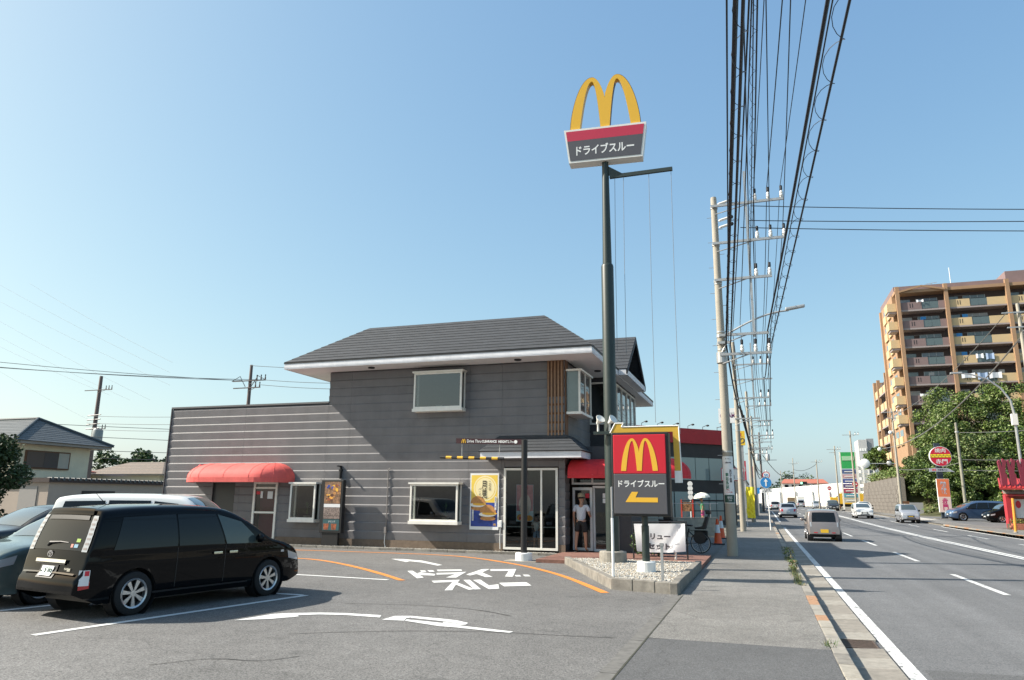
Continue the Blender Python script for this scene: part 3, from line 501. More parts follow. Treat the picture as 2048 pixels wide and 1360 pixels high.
# doors
MB().box(-19.25,-18.25,Yw+.06,Yw+.10,.06,2.16).build('service_door', mat('dark_green_door',(.045,.045,.042),.5), R)
gd = window_plane(R,'glass_door',lambda u,d,z:(u,Yw-.01-d,z),-17.40,-16.38,.1,2.2,tr=(1.12,1.98),fw=.08,fm=TRIM)
MB().box(-17.3,-16.5,Yw+.25,Yw+.27,.1,2.0).build('inner_curtain', mat('dark_red_panel',(.22,.02,.035),.7), R)
PAPER = mat('white_paper',(.72,.72,.72),.7); REDP = mat('red_print',(.62,.03,.05),.6)
b = MB(); b.box(-17.28,-17.12,Yw-.03,Yw-.026,1.75,1.86); b.build('notice', REDP, gd)
b = MB(); b.box(-17.10,-17.0,Yw-.03,Yw-.026,1.62,1.86); b.build('notice', PAPER, gd)
b = MB(); b.box(-16.80,-16.58,Yw-.03,Yw-.026,1.60,1.86); b.build('notice', PAPER, gd)
DW = window_plane(R,'shop_window',lambda u,d,z:(u,Yw-.01-d,z),-7.80,-6.01,.12,2.64,mull=(-6.55,),fw=.07)
b = MB()
for i in range(60): b.box(-7.7+i*.027,-7.7+i*.027+.016,Yw+.004,Yw+.006,.80,.83)
b.build('safety_print', mat('frosted_print',(.6,.66,.62),.6), DW)
# window poster in the shop window (pink drink)
PW = MB(); PW.box(-7.40,-6.83,Yw+.03,Yw+.04,.98,2.12); pw = PW.build('window_poster', mat('pale_blue_print',(.50,.66,.74),.5), R)
PINK = mat('pink_print',(.72,.25,.27),.5,nv=.3,ns=6); CREAM = mat('cream_print',(.80,.62,.52),.5,nv=.2,ns=8); ORP = mat('orange_print',(.78,.36,.06),.5,nv=.3,ns=9)
def disc(m, par, c, rx, rz, y, name, a0=0, a1=2*PI, n=24, side=0):
    b = MB(); b.poly([(c[0]+rx*math.cos(a0+(a1-a0)*k/n), y, c[1]+rz*math.sin(a0+(a1-a0)*k/n)) for k in range(n+1 if a1-a0<6.2 else n)]); return b.build(name, m, par)
YP = Yw+.0285
MB().poly([(-7.39,YP,1.3),(-6.84,YP,1.3),(-6.84,YP,2.11),(-7.39,YP,2.11)]).build('print_petals', PINK, pw)
disc(CREAM,pw,(-7.11,1.50),.20,.34,YP-.0015,'print_ice'); disc(ORP,pw,(-6.98,1.08),.14,.09,YP-.002,'print_fruit'); disc(ORP,pw,(-7.25,1.10),.13,.10,YP-.002,'print_fruit')
b = MB(); b.box(-7.16,-7.02,YP-.0035,YP-.003,1.98,2.08); b.build('print_mark', REDP, pw); b = MB(); b.box(-7.30,-7.18,YP-.0045,YP-.004,1.04,1.12); b.build('print_mark', REDP, pw)
# big promotion poster on the wall
PY = Yw-.045
pp = thing('wall_poster','large burger poster in yellow and blue on the grey wall','poster',(-8.46,PY,.72))
MB().box(-8.96,-7.97,PY,PY+.02,.70,2.48).build('backing', WHITE, pp)
YEL = mat('yellow_print',(.80,.56,.08),.5,nv=.08,ns=3); YEL2 = mat('pale_yellow_print',(.86,.74,.42),.5); BLUE = mat('blue_print',(.02,.05,.27),.45,nv=.5,ns=4); DKB = mat('black_print',(.02,.015,.012),.5)
BUN = mat('bun_print',(.50,.23,.07),.5,nv=.25,ns=14); PAT = mat('patty_print',(.10,.035,.018),.6); EGG = mat('egg_print',(.84,.82,.74),.5); CHE = mat('cheese_print',(.82,.45,.05),.5); GOLD = mat('arch_yellow',(.80,.46,.035),.45)
L1 = PY-.002
MB().poly([(-8.92,L1,1.55),(-8.01,L1,1.55),(-8.01,L1,2.42),(-8.92,L1,2.42)]).build('print_sky', YEL, pp)
MB().poly([(-8.92,L1,.80),(-8.01,L1,.80),(-8.01,L1,1.548),(-8.92,L1,1.548)]).build('print_night', BLUE, pp)
disc(YEL2,pp,(-8.44,2.00),.40,.40,L1-.0012,'print_moon'); disc(YEL,pp,(-8.44,2.00),.355,.355,L1-.002,'print_ring'); disc(YEL2,pp,(-8.44,2.00),.335,.335,L1-.0028,'print_moon')
def burger(cx, cz, s, lay):
    k = L1-.003-lay*.004
    disc(PAT,pp,(cx,cz-.12*s),.25*s,.07*s,k,'print_patty'); disc(EGG,pp,(cx-.02*s,cz-.05*s),.27*s,.07*s,k-.0006,'print_egg'); disc(CHE,pp,(cx+.05*s,cz-.02*s),.24*s,.05*s,k-.0012,'print_cheese')
    disc(BUN,pp,(cx,cz-.17*s),.25*s,.06*s,k-.0004,'print_bun'); disc(BUN,pp,(cx,cz),.26*s,.24*s,k-.0018,'print_bun',0,PI)
burger(-8.68,1.52,.98,0); burger(-8.33,1.23,1.06,1)
X_,Z_ = (1,0,0),(0,0,1)
letter('月\n見',DKB,pp,(-8.46,L1-.0125,1.96),X_,Z_,.20,.56,.012); letter('二\n代\n目',DKB,pp,(-8.28,L1-.0125,2.08),X_,Z_,.08,.30,.008); letter('バ\nー\nガ\nー',DKB,pp,(-8.62,L1-.0125,1.86),X_,Z_,.08,.30,.008)
b = MB(); b.box(-8.10,-8.04,L1-.0132,L1-.0126,1.32,1.74); b.build('print_tag', PAPER, pp); b = MB(); b.box(-8.88,-8.82,L1-.0132,L1-.0126,.98,1.32); b.build('print_tag', PAPER, pp)
letter('月\n見\nバ\nー\nガ\nー',DKB,pp,(-8.07,L1-.0142,1.53),X_,Z_,.04,.37,.01); letter('チ\nー\nズ\n月\n見',DKB,pp,(-8.85,L1-.0142,1.15),X_,Z_,.04,.29,.01)
b = MB(); arches(b,(-8.10,L1-.003,.83),X_,Z_,.09,.075,.0006,(0,-1,0)); b.build('print_arches', GOLD, pp)
# porch roof over the shop window
por = MB(); por.box(-8.42,-5.12,21.80,21.84,2.93,3.13); por.box(-8.42,-8.38,21.84,Yw-.03,2.93,3.13); por.box(-5.16,-5.12,21.84,23.4,2.93,3.13); por.box(-8.38,-5.16,21.84,Yw-.03,2.95,2.97); por.box(-5.72,-5.16,Yw-.03,23.4,2.95,2.97); por = por.build('porch_roof', FASC, R)
slope(por,(-8.46,21.76,3.15),(-5.08,21.76,3.15),(-5.75,Yw-.03,3.68),(-7.98,Yw-.03,3.68),5)
slope(por,(-5.08,21.76,3.15),(-5.08,23.5,3.15),(-5.75,23.5,3.68),(-5.75,Yw-.03,3.68),5); slope(por,(-8.46,Yw-.03,3.15),(-8.46,21.76,3.15),(-7.98,Yw-.03,3.68),(-7.98,Yw-.02,3.68),4)
# awnings
def awning(name,label_m,x0,x1,yw,d,zl,zt,val,m,parent,left=True,right=True):
    Rr = d; path = []; top = []
    n = 8
    if left:
        for k in range(n): a = PI/2*k/n; path.append((x0+Rr-Rr*math.cos(a), yw-d*math.sin(a))); top.append((x0+Rr*.75, yw))
    else: path.append((x0, yw-d)); top.append((x0, yw))
    xa, xb = (x0+Rr if left else x0),(x1-Rr if right else x1)
    seg = max(3,int((xb-xa)/.45))
    for k in range(0 if left else 1,seg+1): x = xa+(xb-xa)*k/seg; path.append((x,yw-d)); top.append((min(max(x,x0+Rr*.75),x1-Rr*.75) if right and left else x, yw))
    if right:
        for k in range(1,n+1): a = PI/2*k/n; path.append((x1-Rr+Rr*math.sin(a), yw-d*math.cos(a))); top.append((x1-Rr*.75, yw))
    rows = []
    N = 8
    for i in range(N+1):
        s_ = i/N; ang = s_*PI/2; k = 1-math.cos(ang)
        rows.append([(p[0]+(t[0]-p[0])*k, p[1]+(t[1]-p[1])*k, zl+val+(zt-zl-val)*math.sin(ang)) for p,t in zip(path,top)])
    b = MB(); b.grid(rows)
    if not left: b.poly([r[0] for r in rows]+[(x0,yw,zl+val)])
    o = b.build(name, m, parent, smooth=True, angle=180)
    v = MB(); v.grid([[(p[0],p[1],zl) for p in path],[(p[0],p[1],zl+val-.002) for p in path]]); v.build('valance', m, o)
    for j in range(0,len(path),1 if len(path)<14 else 2):
        MB().tube([Vector(rows[i][j])+Vector((0,-.004,.004)) for i in range(N+1)],.004,4).build('seam', m, o)
    return o
awning('awning','',-20.08,-15.70,Yw-.03,1.12,2.16,2.86,.16,REDC2,R)
# ground floor entrance block
EXT = MB(); EXT.box(-4.3,-3.85,23.1,23.25,.1,3.2); EXT.box(-4.0,-3.85,23.25,25,.1,3.2); EXT.box(-5.8,-3.85,23.1,25,3.2,3.35); EXT.box(-5.79,-3.85,25,25.15,.1,3.2); EXT.box(-5.78,-4.3,23.1,23.25,2.62,3.2); ext = EXT.build('entrance_wall', SIDD, R)
awning('awning','',-5.66,-1.98,23.08,.85,2.32,2.94,.10,REDC,R,left=False)
ALU = mat('white_door_frame',(.68,.68,.66),.4,nv=.05)
window_plane(R,'entrance_door',lambda u,d,z:(u,23.04-d,z),-5.04,-4.32,.1,2.1,fw=.07,fm=ALU,mull=())
# open leaf, swung out toward the forecourt
dl = lambda u,d,z:(-5.70+u*math.cos(-.18)+d*math.sin(.18), 23.02+u*math.sin(-.18)-d, z)
ol = window_plane(R,'entrance_door',dl,0,.68,.12,2.05,fw=.085,fm=ALU,mull=(),tr=(),dep=.025)
b = MB(); 
for z in (1.78,1.62): b.box(-4.72,-4.44,23.0,23.006,z-.05,z+.09)
b.build('notice', PAPER, R)
window_plane(R,'transom_window',lambda u,d,z:(u,23.04-d,z),-5.72,-4.32,2.14,2.6,fw=.06,fm=ALU,mull=(-5.05,))
b = MB(); b.box(-5.25,-5.12,22.86,22.866,1.72,1.86); b.build('notice', REDP, ol); b = MB(); b.box(-5.5,-5.32,22.92,22.926,1.74,1.86); b.build('notice', PAPER, ol)
# menu board
mbd = thing('menu_board','tall black menu board with food pictures standing before the grey wall','menu board',(-13.85,21.98,.06))
MB().box(-14.27,-13.42,21.9,22.08,.50,2.25).build('case', BLACKM, mbd, bevel=.01); MB().box(-14.17,-13.55,21.93,22.05,.0,.5).build('stand', BLACKM, mbd)
MENU = mat('food_print',(.24,.13,.07),.25,nv=.95,ns=9,coat=.5); MENU2 = mat('drink_print',(.30,.09,.04),.4,nv=.8,ns=9); TEALP = mat('teal_print',(.035,.10,.11),.4); MENU3 = mat('pale_food_print',(.22,.17,.15),.3,nv=.9,ns=26)
def pr(m,x0,x1,z0,z1,n): MB().box(x0,x1,21.894,21.8985,z0,z1).build(n, m, mbd)
pr(MENU,-14.13,-13.50,1.46,2.19,'picture'); pr(MENU3,-14.13,-13.50,1.06,1.33,'picture'); pr(PAPER,-14.13,-13.50,1.34,1.45,'header'); pr(MENU3,-14.13,-13.50,.96,1.05,'picture'); pr(TEALP,-14.13,-13.50,.58,.94,'picture')
rg_ = random.Random(12)
for k_ in range(26):
    r_ = rg_.uniform(.03,.085); x = rg_.uniform(-14.04,-13.59); z = rg_.uniform(1.55,2.10); sq_ = rg_.uniform(.5,1)
    MB().poly([(x+r_*math.cos(2*PI*k/9+.4)*rg_.uniform(.8,1.1),21.8935-k_*.0001,z+r_*sq_*math.sin(2*PI*k/9+.4)) for k in range(9)]).build('printed_dish', rg_.choice((BUN,CHE,PAT,ORP,BUN,CREAM,BLUE,MENU2)), mbd)
for x in (-14.0,-13.7): 
    MB().prism([(x-.08,21.892,.60),(x+.08,21.892,.60),(x+.11,21.892,.80),(x-.11,21.892,.80)],(0,.0015,0)).build('printed_drink', MENU2, mbd)
letter('ドリンク',PAPER,mbd,(-13.78,21.8915,.87),X_,Z_,.25,.07,.01)
b = MB(); b.box(-13.84,-13.80,Yw-.12,Yw-.02,2.3,2.75); b.box(-13.84,-13.80,Yw-.3,Yw-.12,2.71,2.75); b.build('bracket', BLACKM, R)
b = MB(); b.box(-13.88,-13.76,Yw-.10,Yw-.02,2.55,2.62); b.build('bracket', BLACKM, R)
# pipe, fittings
PIPE = mat('grey_pipe',(.22,.2,.19),.5); px = -11.97
MB().tube([(px,Yw-.05,.45),(px,Yw-.05,2.62),(px+.06,Yw-.06,2.66)],.016,6).build('conduit', PIPE, R); MB().box(px-.05,px+.03,Yw-.10,Yw-.03,.52,.72).build('junction_box', PIPE, R)
MB().tube([(px-.02,Yw-.06,.52),(px-.03,Yw-.06,.2),(px+.02,Yw-.07,.05)],.012,6).build('hose', WHITE, R)
MB().ball((-19.85,Yw-.08,2.75),.085,12).build('red_lamp', REDP, R, smooth=True)
MB().box(-7.95,-7.84,Yw-.09,Yw-.025,.78,1.0).build('hose_reel', WHITE, R, bevel=.02); MB().tube([(-7.9,Yw-.06,.8),(-7.91,Yw-.06,.4),(-7.9,Yw-.06,.12)],.012,6).build('hose', WHITE, R)
# entrance floor and low kerb before the building
pv = MB(); pv.box(-5.85,-1.5,19.45,23.1,-.05,.09); tag(pv.build('entrance_paving', BRICKP, base=False), kind='structure')
kb2 = MB(); kb2.box(-21.6,-5.9,22.02,22.37,-.05,.035); kerb2 = tag(kb2.build('planting_bed', CONC_D, base=False), kind='structure')
for i in range(26):
    x = -21.5+i*.6; MB().box(x+.004,x+.596,21.88,22.01,-.05,.075+random.uniform(-.003,.003)).build('kerb_stone', CONC_D if i%3 else CONC, kerb2, bevel=.01)
def pebbles(name, n, area, z, smin, smax, seed, cols, parent=None):
    rng = random.Random(seed); b = MB()
    for i in range(n):
        x,y = area(rng); s = rng.uniform(smin,smax); b.cur = rng.randrange(len(cols)); a = rng.uniform(0,PI)
        ca,sa = math.cos(a),math.sin(a); k1,k2,k3 = rng.uniform(.7,1.2),rng.uniform(.6,1),rng.uniform(.4,.7); dz = rng.uniform(0,s*.5)
        P = [(1,0,0),(-1,0,0),(0,1,0),(0,-1,0),(0,0,1),(0,0,-1)]
        b.add([(x+s*(p[0]*k1*ca-p[1]*k2*sa), y+s*(p[0]*k1*sa+p[1]*k2*ca), z+dz+s*k3*p[2]) for p in P],[(0,2,4),(2,1,4),(1,3,4),(3,0,4),(2,0,5),(1,2,5),(3,1,5),(0,3,5)])
    o = b.build(name, cols, parent, base=False); tag(o, kind='stuff'); return o
PEB = [mat('pebble_%s'%k,c,.85) for k,c in (('white',(.50,.48,.43)),('grey',(.30,.29,.27)),('tan',(.36,.31,.24)))]
tag(pebbles('gravel', 4200, lambda r:(r.uniform(-16.2,-6.1),r.uniform(22.03,22.36)), .045,.012,.03,3,PEB),'white pebbles strewn along the foot of the restaurant wall','gravel')
tag(pebbles('gravel', 900, lambda r:(r.uniform(-15.5,-5.9),22.0-abs(r.gauss(0,.09))), .08,.008,.016,5,PEB[:2]),'stray white pebbles on the low kerb before the wall','gravel')
# ---------------------------------------------------------------- gravel island with the two signs
DKGREEN = mat('dark_green_pole', (.022,.034,.030), .42, nv=.15, ns=5)
GREY_S = mat('grey_sign_face', (.085,.083,.092), .45)
RED_S = mat('red_sign_face', (.56,.012,.028), .4)
RED_F = mat('faded_red_sign_face', (.50,.028,.065), .45)
CREAMW = mat('white_plastic', (.76,.75,.70), .4, nv=.05, ns=7)
SGOLD = mat('sign_yellow', (.78,.44,.035), .4); AGOLD = mat('arrow_yellow', (.60,.36,.035), .5)
IS = [(-5.04,19.40),(-2.80,14.28),(-1.52,13.98),(-1.50,19.40)]
b = MB(); b.prism([(x,y,-.05) for x,y in [(-4.85,19.4),(-2.74,14.45),(-1.66,14.15),(-1.64,19.4)]],(0,0,.20)); isl = tag(b.build('gravel_island', mat('packed_gravel',(.27,.26,.23),.95,nv=.35,ns=60,bump=.8,bs=90), base=False), kind='structure')
def kerb_run(p,q,w,h,n,parent,inward):
    p,q = Vector((*p,0)),Vector((*q,0)); d = (q-p)/n; s = d.normalized(); nn = Vector((-s.y,s.x,0))*inward
    for i in range(n):
        a = p+d*i+s*.004; c = p+d*(i+1)-s*.004; z = h+random.uniform(-.006,.006)
        MB().prism([(a.x,a.y,-.05),(c.x,c.y,-.05),(c.x+nn.x*w,c.y+nn.y*w,-.05),(a.x+nn.x*w,a.y+nn.y*w,-.05)],(0,0,z+.05)).build('kerb_stone', CONC_D, parent, bevel=.014)
kerb_run(IS[0],IS[1],.15,.19,9,isl,1); kerb_run(IS[1],IS[2],.15,.20,3,isl,1); kerb_run(IS[2],IS[3],.15,.20,9,isl,1)
def inpoly(p,poly):
    r = False; n = len(poly)
    for i in range(n):
        (x1,y1),(x2,y2) = poly[i],poly[(i+1)%n]
        if (y1>p[1])!=(y2>p[1]) and p[0] < (x2-x1)*(p[1]-y1)/(y2-y1)+x1: r = not r
    return r
IP = [(-4.8,19.38),(-2.66,14.42),(-1.68,14.16),(-1.66,19.38)]
def isl_pt(r):
    while 1:
        p = (r.uniform(-4.9,-1.6),14.1+ (5.3)*r.random()**1.15)
        if inpoly(p,IP): return p
tag(pebbles('gravel', 9000, isl_pt, .155,.014,.032,11,PEB),'pale gravel filling the kerbed island under the signs','gravel')
# tall pole sign
mp = thing('pole_sign','tall dark green pole carrying the double arch drive through sign','sign',(-3.58,18.6,.15))
MB().lathe([(.34,0),(.34,.26),(.32,.28),(0,.28)],24,(-3.58,18.6,.14)).build('footing', CONC, mp)
MB().lathe([(.168,.4),(.168,7.86),(.15,7.92),(.125,7.94),(.092,10.98)],20,(-3.58,18.6,0)).build('pole', DKGREEN, mp, smooth=True)
sgn = MB(); ca,sa = math.cos(.08),math.sin(.08)
def sp(x,d,z): x += 3.56; return (-3.56+x*ca+d*sa, 18.6+x*sa-d*ca, z)
tr = [(-4.72,11.96),(-2.40,11.96),(-2.53,10.93),(-4.58,10.93)]
sgn.prism([sp(x,.18,z) for x,z in tr], Vector(sp(0,-.18,0))-Vector(sp(0,.18,0))); cs = sgn.build('sign_case', CREAMW, mp)
ins = lambda z0,z1: [sp(x,.184,z) for x,z in ((-4.66+(11.9-z1)*.13,z1),(-2.46-(11.9-z1)*.13,z1),(-2.46-(11.9-z0)*.13,z0),(-4.66+(11.9-z0)*.13,z0))]
MB().prism(ins(11.60,11.90), Vector(sp(0,.004,0))-Vector(sp(0,0,0))).build('red_panel', RED_F, cs)
MB().prism(ins(10.99,11.598), Vector(sp(0,.004,0))-Vector(sp(0,0,0))).build('grey_panel', GREY_S, cs)
rt = Vector((ca,sa,0)); nr = Vector((sa,-ca,0))
letter('ドライブスルー',WHITE,cs,Vector(sp(-3.56,.191,11.29)),rt,Z_,1.62,.30,.025)
b = MB(); arches(b, Vector(sp(-3.55,-.08,11.962)), rt, Z_, 1.98, 1.60, .22, nr); ar = b.build('double_arch', SGOLD, mp, smooth=True)
b = MB(); arches(b, Vector(sp(-3.55,-.085,11.962)), rt, Z_, 2.01, 1.615, .215, nr); b.build('arch_edge', mat('dark_arch_edge',(.06,.03,.015),.5), ar)
b = MB(); b.box(-3.46,-1.74,18.56,18.64,10.43,10.53); b.prism([(-3.49,18.58,10.53),(-3.49,18.58,10.80),(-3.1,18.58,10.53)],(0,.04,0)); b.build('banner_arm', DKGREEN, mp)
for i,(x,z) in enumerate(((-3.36,5.5),(-3.12,5.4),(-2.42,3.6),(-1.82,3.3))): MB().tube([(x+.04,18.6,10.43),(x+.01,18.6,(10.43+z)/2),(x,18.6,z)],.006,4).build('rope', mat('grey_rope',(.16,.17,.18),.7), mp)
MB().box(-3.98,-3.46,18.34,18.42,3.30,3.38).build('lamp_bracket', DKGREEN, mp)
for x,tl in ((-3.86,.5),(-3.56,.75)):
    d = Vector((tl,-.45,.55)).normalized(); p = Vector((x,18.36,3.60)); a = d.cross(Vector((0,0,1))).normalized(); c_ = a.cross(d)
    q = MB().lathe([(0,-.04),(.03,-.04),(.045,.0),(.06,.05),(.115,.14),(.125,.16),(.12,.165),(.0,.15)],18,p,a,c_,d).build('spotlight', CREAMW, mp, smooth=True)
    MB().tube([(x,18.38,3.38),(x,18.38,3.5),p],[.03,.025,.03],8).build('lamp_holder', CREAMW, q)
# small lit-box sign
ss = thing('box_sign','red and grey box sign with arches and arrow on a post in the gravel','sign',(-2.44,16.3,.15))
MB().lathe([(.20,0),(.20,.23),(.185,.24),(0,.24)],24,(-2.42,16.3,.14)).build('footing', WHITE, ss)
MB().lathe([(.082,.36),(.082,1.12),(.068,1.13),(.068,1.36)],16,(-2.42,16.3,0)).build('post', DKGREEN, ss, smooth=True)
sc_ = MB().box(-3.10,-1.84,16.12,16.5,1.32,3.13).build('sign_case', BLACKM, ss, bevel=.02)
F = 16.115
MB().box(-3.05,-1.90,F-.02,F+.004,2.23,3.08).build('red_panel', RED_S, sc_, bevel=.015); MB().box(-3.05,-1.90,F-.02,F+.004,1.37,2.228).build('grey_panel', GREY_S, sc_, bevel=.015)
b = MB(); arches(b,(-2.48,F-.021,2.29),X_,Z_,.80,.71,.004,(0,-1,0)); b.build('double_arch', SGOLD, sc_)
letter('ドライブスルー',WHITE,sc_,(-2.45,F-.022,2.02),X_,Z_,1.0,.155,.02)
MB().prism([(-2.80,F-.021,1.62),(-2.10,F-.021,1.62),(-2.10,F-.021,1.72),(-2.58,F-.021,1.72),(-2.52,F-.021,1.84),(-2.66,F-.021,1.84)],(0,-.003,0)).build('arrow', SGOLD, sc_)
ar0 = [(-3.14,3.15),(-3.03,3.35),(-2.86,3.35),(-2.905,3.265),(-1.63,3.27),(-1.60,2.30),(-1.74,2.30),(-1.755,3.15)]
b = MB(); b.prism([(x,16.30,z) for x,z in ar0],(0,.05,0)); aw = b.build('big_arrow', AGOLD, ss)
def outline(pts,y,w,name,m,par):
    q = MB()
    for (x0,z0),(x1,z1) in zip(pts,pts[1:]):
        q.tube([(x0,y,z0),(x1,y,z1)],w,4)
    return q.build(name,m,par)
outline([(-3.15,3.145),(-3.035,3.36),(-2.845,3.36),(-2.89,3.275),(-1.622,3.28),(-1.592,2.04)],16.3,.013,'white_edge',WHITE,aw)
MB().box(-1.745,-1.60,16.3,16.35,2.04,2.297).build('white_end', WHITE, aw)
wp = thing('marker_pole','slim white marker pole at the near corner of the gravel island','pole',(-2.89,15.0,.15))
MB().lathe([(.028,.14),(.028,1.30),(.0,1.30)],10,(-2.90,15.05,0)).build('post', WHITE, wp); MB().lathe([(.022,1.30),(.022,1.92),(0,1.93)],10,(-2.90,15.05,0)).build('sleeve', mat('grey_plastic',(.3,.3,.3),.5), wp)
sp_ = thing('steel_post','short square steel post in the gravel before the box sign','post',(-1.86,14.6,.15))
MB().box(-1.89,-1.84,14.58,14.63,.14,.80).build('tube', STEEL, sp_, bevel=.004); MB().box(-1.90,-1.83,14.57,14.64,.80,.86).build('cap', mat('grey_plastic',(.3,.3,.3),.5), sp_)
# clearance bar
cb = thing('clearance_bar','black post with drive through clearance bar in yellow and black stripes','barrier',(-6.3,19.8,0))
MB().lathe([(.235,0),(.235,.22),(.22,.24),(0,.24)],24,(-6.3,19.8,-.02)).build('footing', WHITE, cb); MB().box(-6.8,-5.7,19.45,20.15,-.05,.012).build('footing_slab', CONC, cb)
MB().lathe([(.088,.2),(.088,3.32),(0,3.34)],16,(-6.3,19.8,0)).build('post', BLACKM, cb, smooth=True)
MAROON = mat('maroon_sign',(.04,.008,.012),.45); dz = lambda x: 3.26+(-6.38-x)*.032
sg_ = MB(); sg_.prism([(-8.40,19.76,dz(-8.4)-.075),(-6.37,19.76,dz(-6.37)-.075),(-6.37,19.76,dz(-6.37)+.075),(-8.40,19.76,dz(-8.4)+.075)],(0,.04,0)); sg = sg_.build('name_bar', MAROON, cb)
rr = Vector((1,0,-.032)).normalized(); uu = Vector((.032,0,1)).normalized()
b = MB(); arches(b,(-8.16,19.756,dz(-8.16)-.06),rr,uu,.13,.12,.003,(0,-1,0)); b.build('double_arch', GOLD, sg)
letter('Drive Thru',WHITE,sg,(-7.83,19.755,dz(-7.83)),rr,uu,.44,.085,.01); letter('CLEARANCE  HEIGHT',WHITE,sg,(-7.19,19.755,dz(-7.19)),rr,uu,.80,.075,.03); letter('2.7m',WHITE,sg,(-6.70,19.755,dz(-6.7)),rr,uu,.17,.07,.01)
MB().lathe([(0,.0),(.05,0),(.05,.004),(0,.004)],16,(-6.55,19.758,dz(-6.55)),(1,0,0),(0,0,1),(0,-1,0)).build('round_mark', WHITE, sg)
for i in range(11):
    x = -8.90+i*.18; 
    z = lambda q: 2.855-(q+8.9)*.03
    MB().tube([(x,19.8,z(x)),(x+.178,19.8,z(x+.178))],.042,10).build('bar_segment', SGOLD if i%2 else BLACKM, cb)
for x in (-8.22,-7.05): MB().tube([(x,19.8,dz(x)-.07),(x,19.8,z(x)+.03)],.011,5).build('chain', STEEL, cb)
# white banner on a low fence
BF = thing('banner_fence','low pipe rail beside the entrance carrying the white banner','rail',(-2.7,20.9,.09))
MB().tube([(-3.45,20.95,.09),(-3.45,20.95,1.06),(-1.98,20.95,1.10),(-1.98,20.95,.09)],.022,8).build('pipe', BLACKM, BF); MB().lathe([(.03,0),(.03,.28),(0,.28)],10,(-2.3,20.95,.09)).build('foot', TRIM, BF)
bn = MB(); rows = []
for i in range(13):
    v = i/12; r_ = []
    for j in range(21):
        u = j/20; x = -3.42+u*1.40+ .06*(1-u)*(v)*1.2; z = 1.02+.03*u - v*(.74+.0*u)-.03*math.sin(u*PI)*v
        r_.append((x, 20.90-.03*math.sin(u*7+v*3)*v-.05*math.exp(-((u-.12-.18*v)/.06)**2)*v+.04*math.exp(-((u-.95+.35*v)/.07)**2), z))
    rows.append(r_)
bn.grid(rows); bno = tag(bn.build('banner', mat('white_vinyl',(.78,.78,.79),.45,nv=.04), smooth=True, angle=180),'white vinyl banner with black lettering tied to the low rail','banner')
DKG = mat('charcoal_print',(.06,.055,.065),.6)
letter('バリュー',DKG,bno,(-2.80,20.815,.70),X_,Z_,.78,.18,.05); letter('セット',DKG,bno,(-2.73,20.815,.43),X_,Z_,.62,.17,.05)
# ---------------------------------------------------------------- utility poles and wires
POLEM = mat('concrete_pole',(.33,.30,.245),.8,nv=.10,ns=2,bump=.25,bs=50); PORC = mat('porcelain',(.72,.70,.66),.25); DKCAB = mat('black_cable',(.012,.014,.02),.6)
def insul(par,x,y,z,s=1,m=None):
    o = MB().lathe([(.03*s,0),(.06*s,.04*s),(.06*s,.13*s),(.045*s,.15*s),(.06*s,.17*s),(.05*s,.22*s),(.02*s,.26*s),(0,.26*s)],10,(x,y,z)).build('insulator', m or PORC, par, smooth=True)
    MB().lathe([(.035*s,.26*s),(.045*s,.30*s),(.045*s,.42*s),(0,.44*s)],8,(x,y,z)).build('insulator_cap', DKCAB, o)
def upole(loc, h, label, arms=(), mast=None, lamp=None, bolts=True, lean=0, group='utility poles', r0=.165, r1=.10, extras=None, m=None, am=None):
    STEEL = am or MATS['galvanised_steel']
    x,y,z = loc; t = thing('utility_pole', label, 'utility pole', loc, 0, group)
    MB().lathe([(r0,-.1),(r1,h),(r1*.9,h+.03),(0,h+.05)],18,(x,y,z)).build('shaft', m or POLEM, t, smooth=True)
    rz = lambda q: r0+(r1-r0)*q/h
    for q,x0,x1,ni in arms:
        a = MB(); a.box(x+x0,x+x1,y-rz(q)-.09,y-rz(q)-.02,z+q-.04,z+q+.04); ao = a.build('crossarm', STEEL, t)
        MB().lathe([(rz(q)+.02,-.05),(rz(q)+.02,.05)],16,(x,y,z+q)).build('pole_band', STEEL, ao)
        MB().tube([(x+.02*(1 if x1>0 else -1),y-rz(q)-.03,z+q-.3),(x+x1*.55,y-rz(q)-.05,z+q-.03)],.02,5).build('brace', STEEL, ao)
        for k in range(ni): insul(ao, x+x1-.06-k*.42, y-rz(q)-.055, z+q+.04, 1, am)
    if mast: 
        q0,q1,mx = mast; MB().box(x+mx-.04,x+mx+.04,y-.16,y-.10,z+q0,z+q1).build('mast', STEEL, t)
    if bolts:
        k = 2.2; i = 0
        while k < h-.6:
            s_ = 1 if i%2 else -1
            MB().tube([(x,y,z+k),(x+s_*(rz(k)+.15),y,z+k)],.009,5).build('step_bolt', STEEL, t); k += .45; i += 1
        for k in (h*.27,h*.52,h*.55,h*.6,h*.74): MB().lathe([(rz(k)+.012,-.025),(rz(k)+.012,.025)],16,(x,y,z+k)).build('pole_band', STEEL, t)
    if lamp:
        q,L,up = lamp; pts = [(x+(.1+(L-.1)*k/8)*1, y-.05, z+q+up*math.sin(k/8*PI/2)) for k in range(9)]
        lo = MB().tube(pts,.03,8).build('lamp_arm', STEEL, t)
        e = Vector(pts[-1]); b_ = MB(); b_.prism([(e.x-.1,e.y-.09,e.z-.01),(e.x-.1,e.y+.09,e.z-.01),(e.x+.5,e.y+.06,e.z+.07),(e.x+.5,e.y-.06,e.z+.07)],(0,0,.10)); b_.build('lamp_head', STEEL, lo, bevel=.03)
    return t
ARM1 = [(11.55,-.1,2.25,3),(10.2,-.1,2.25,3),(8.9,-.1,1.72,2),(7.0,-.05,1.5,0),(6.35,-.05,1.55,3),(6.75,-.1,.3,0)]
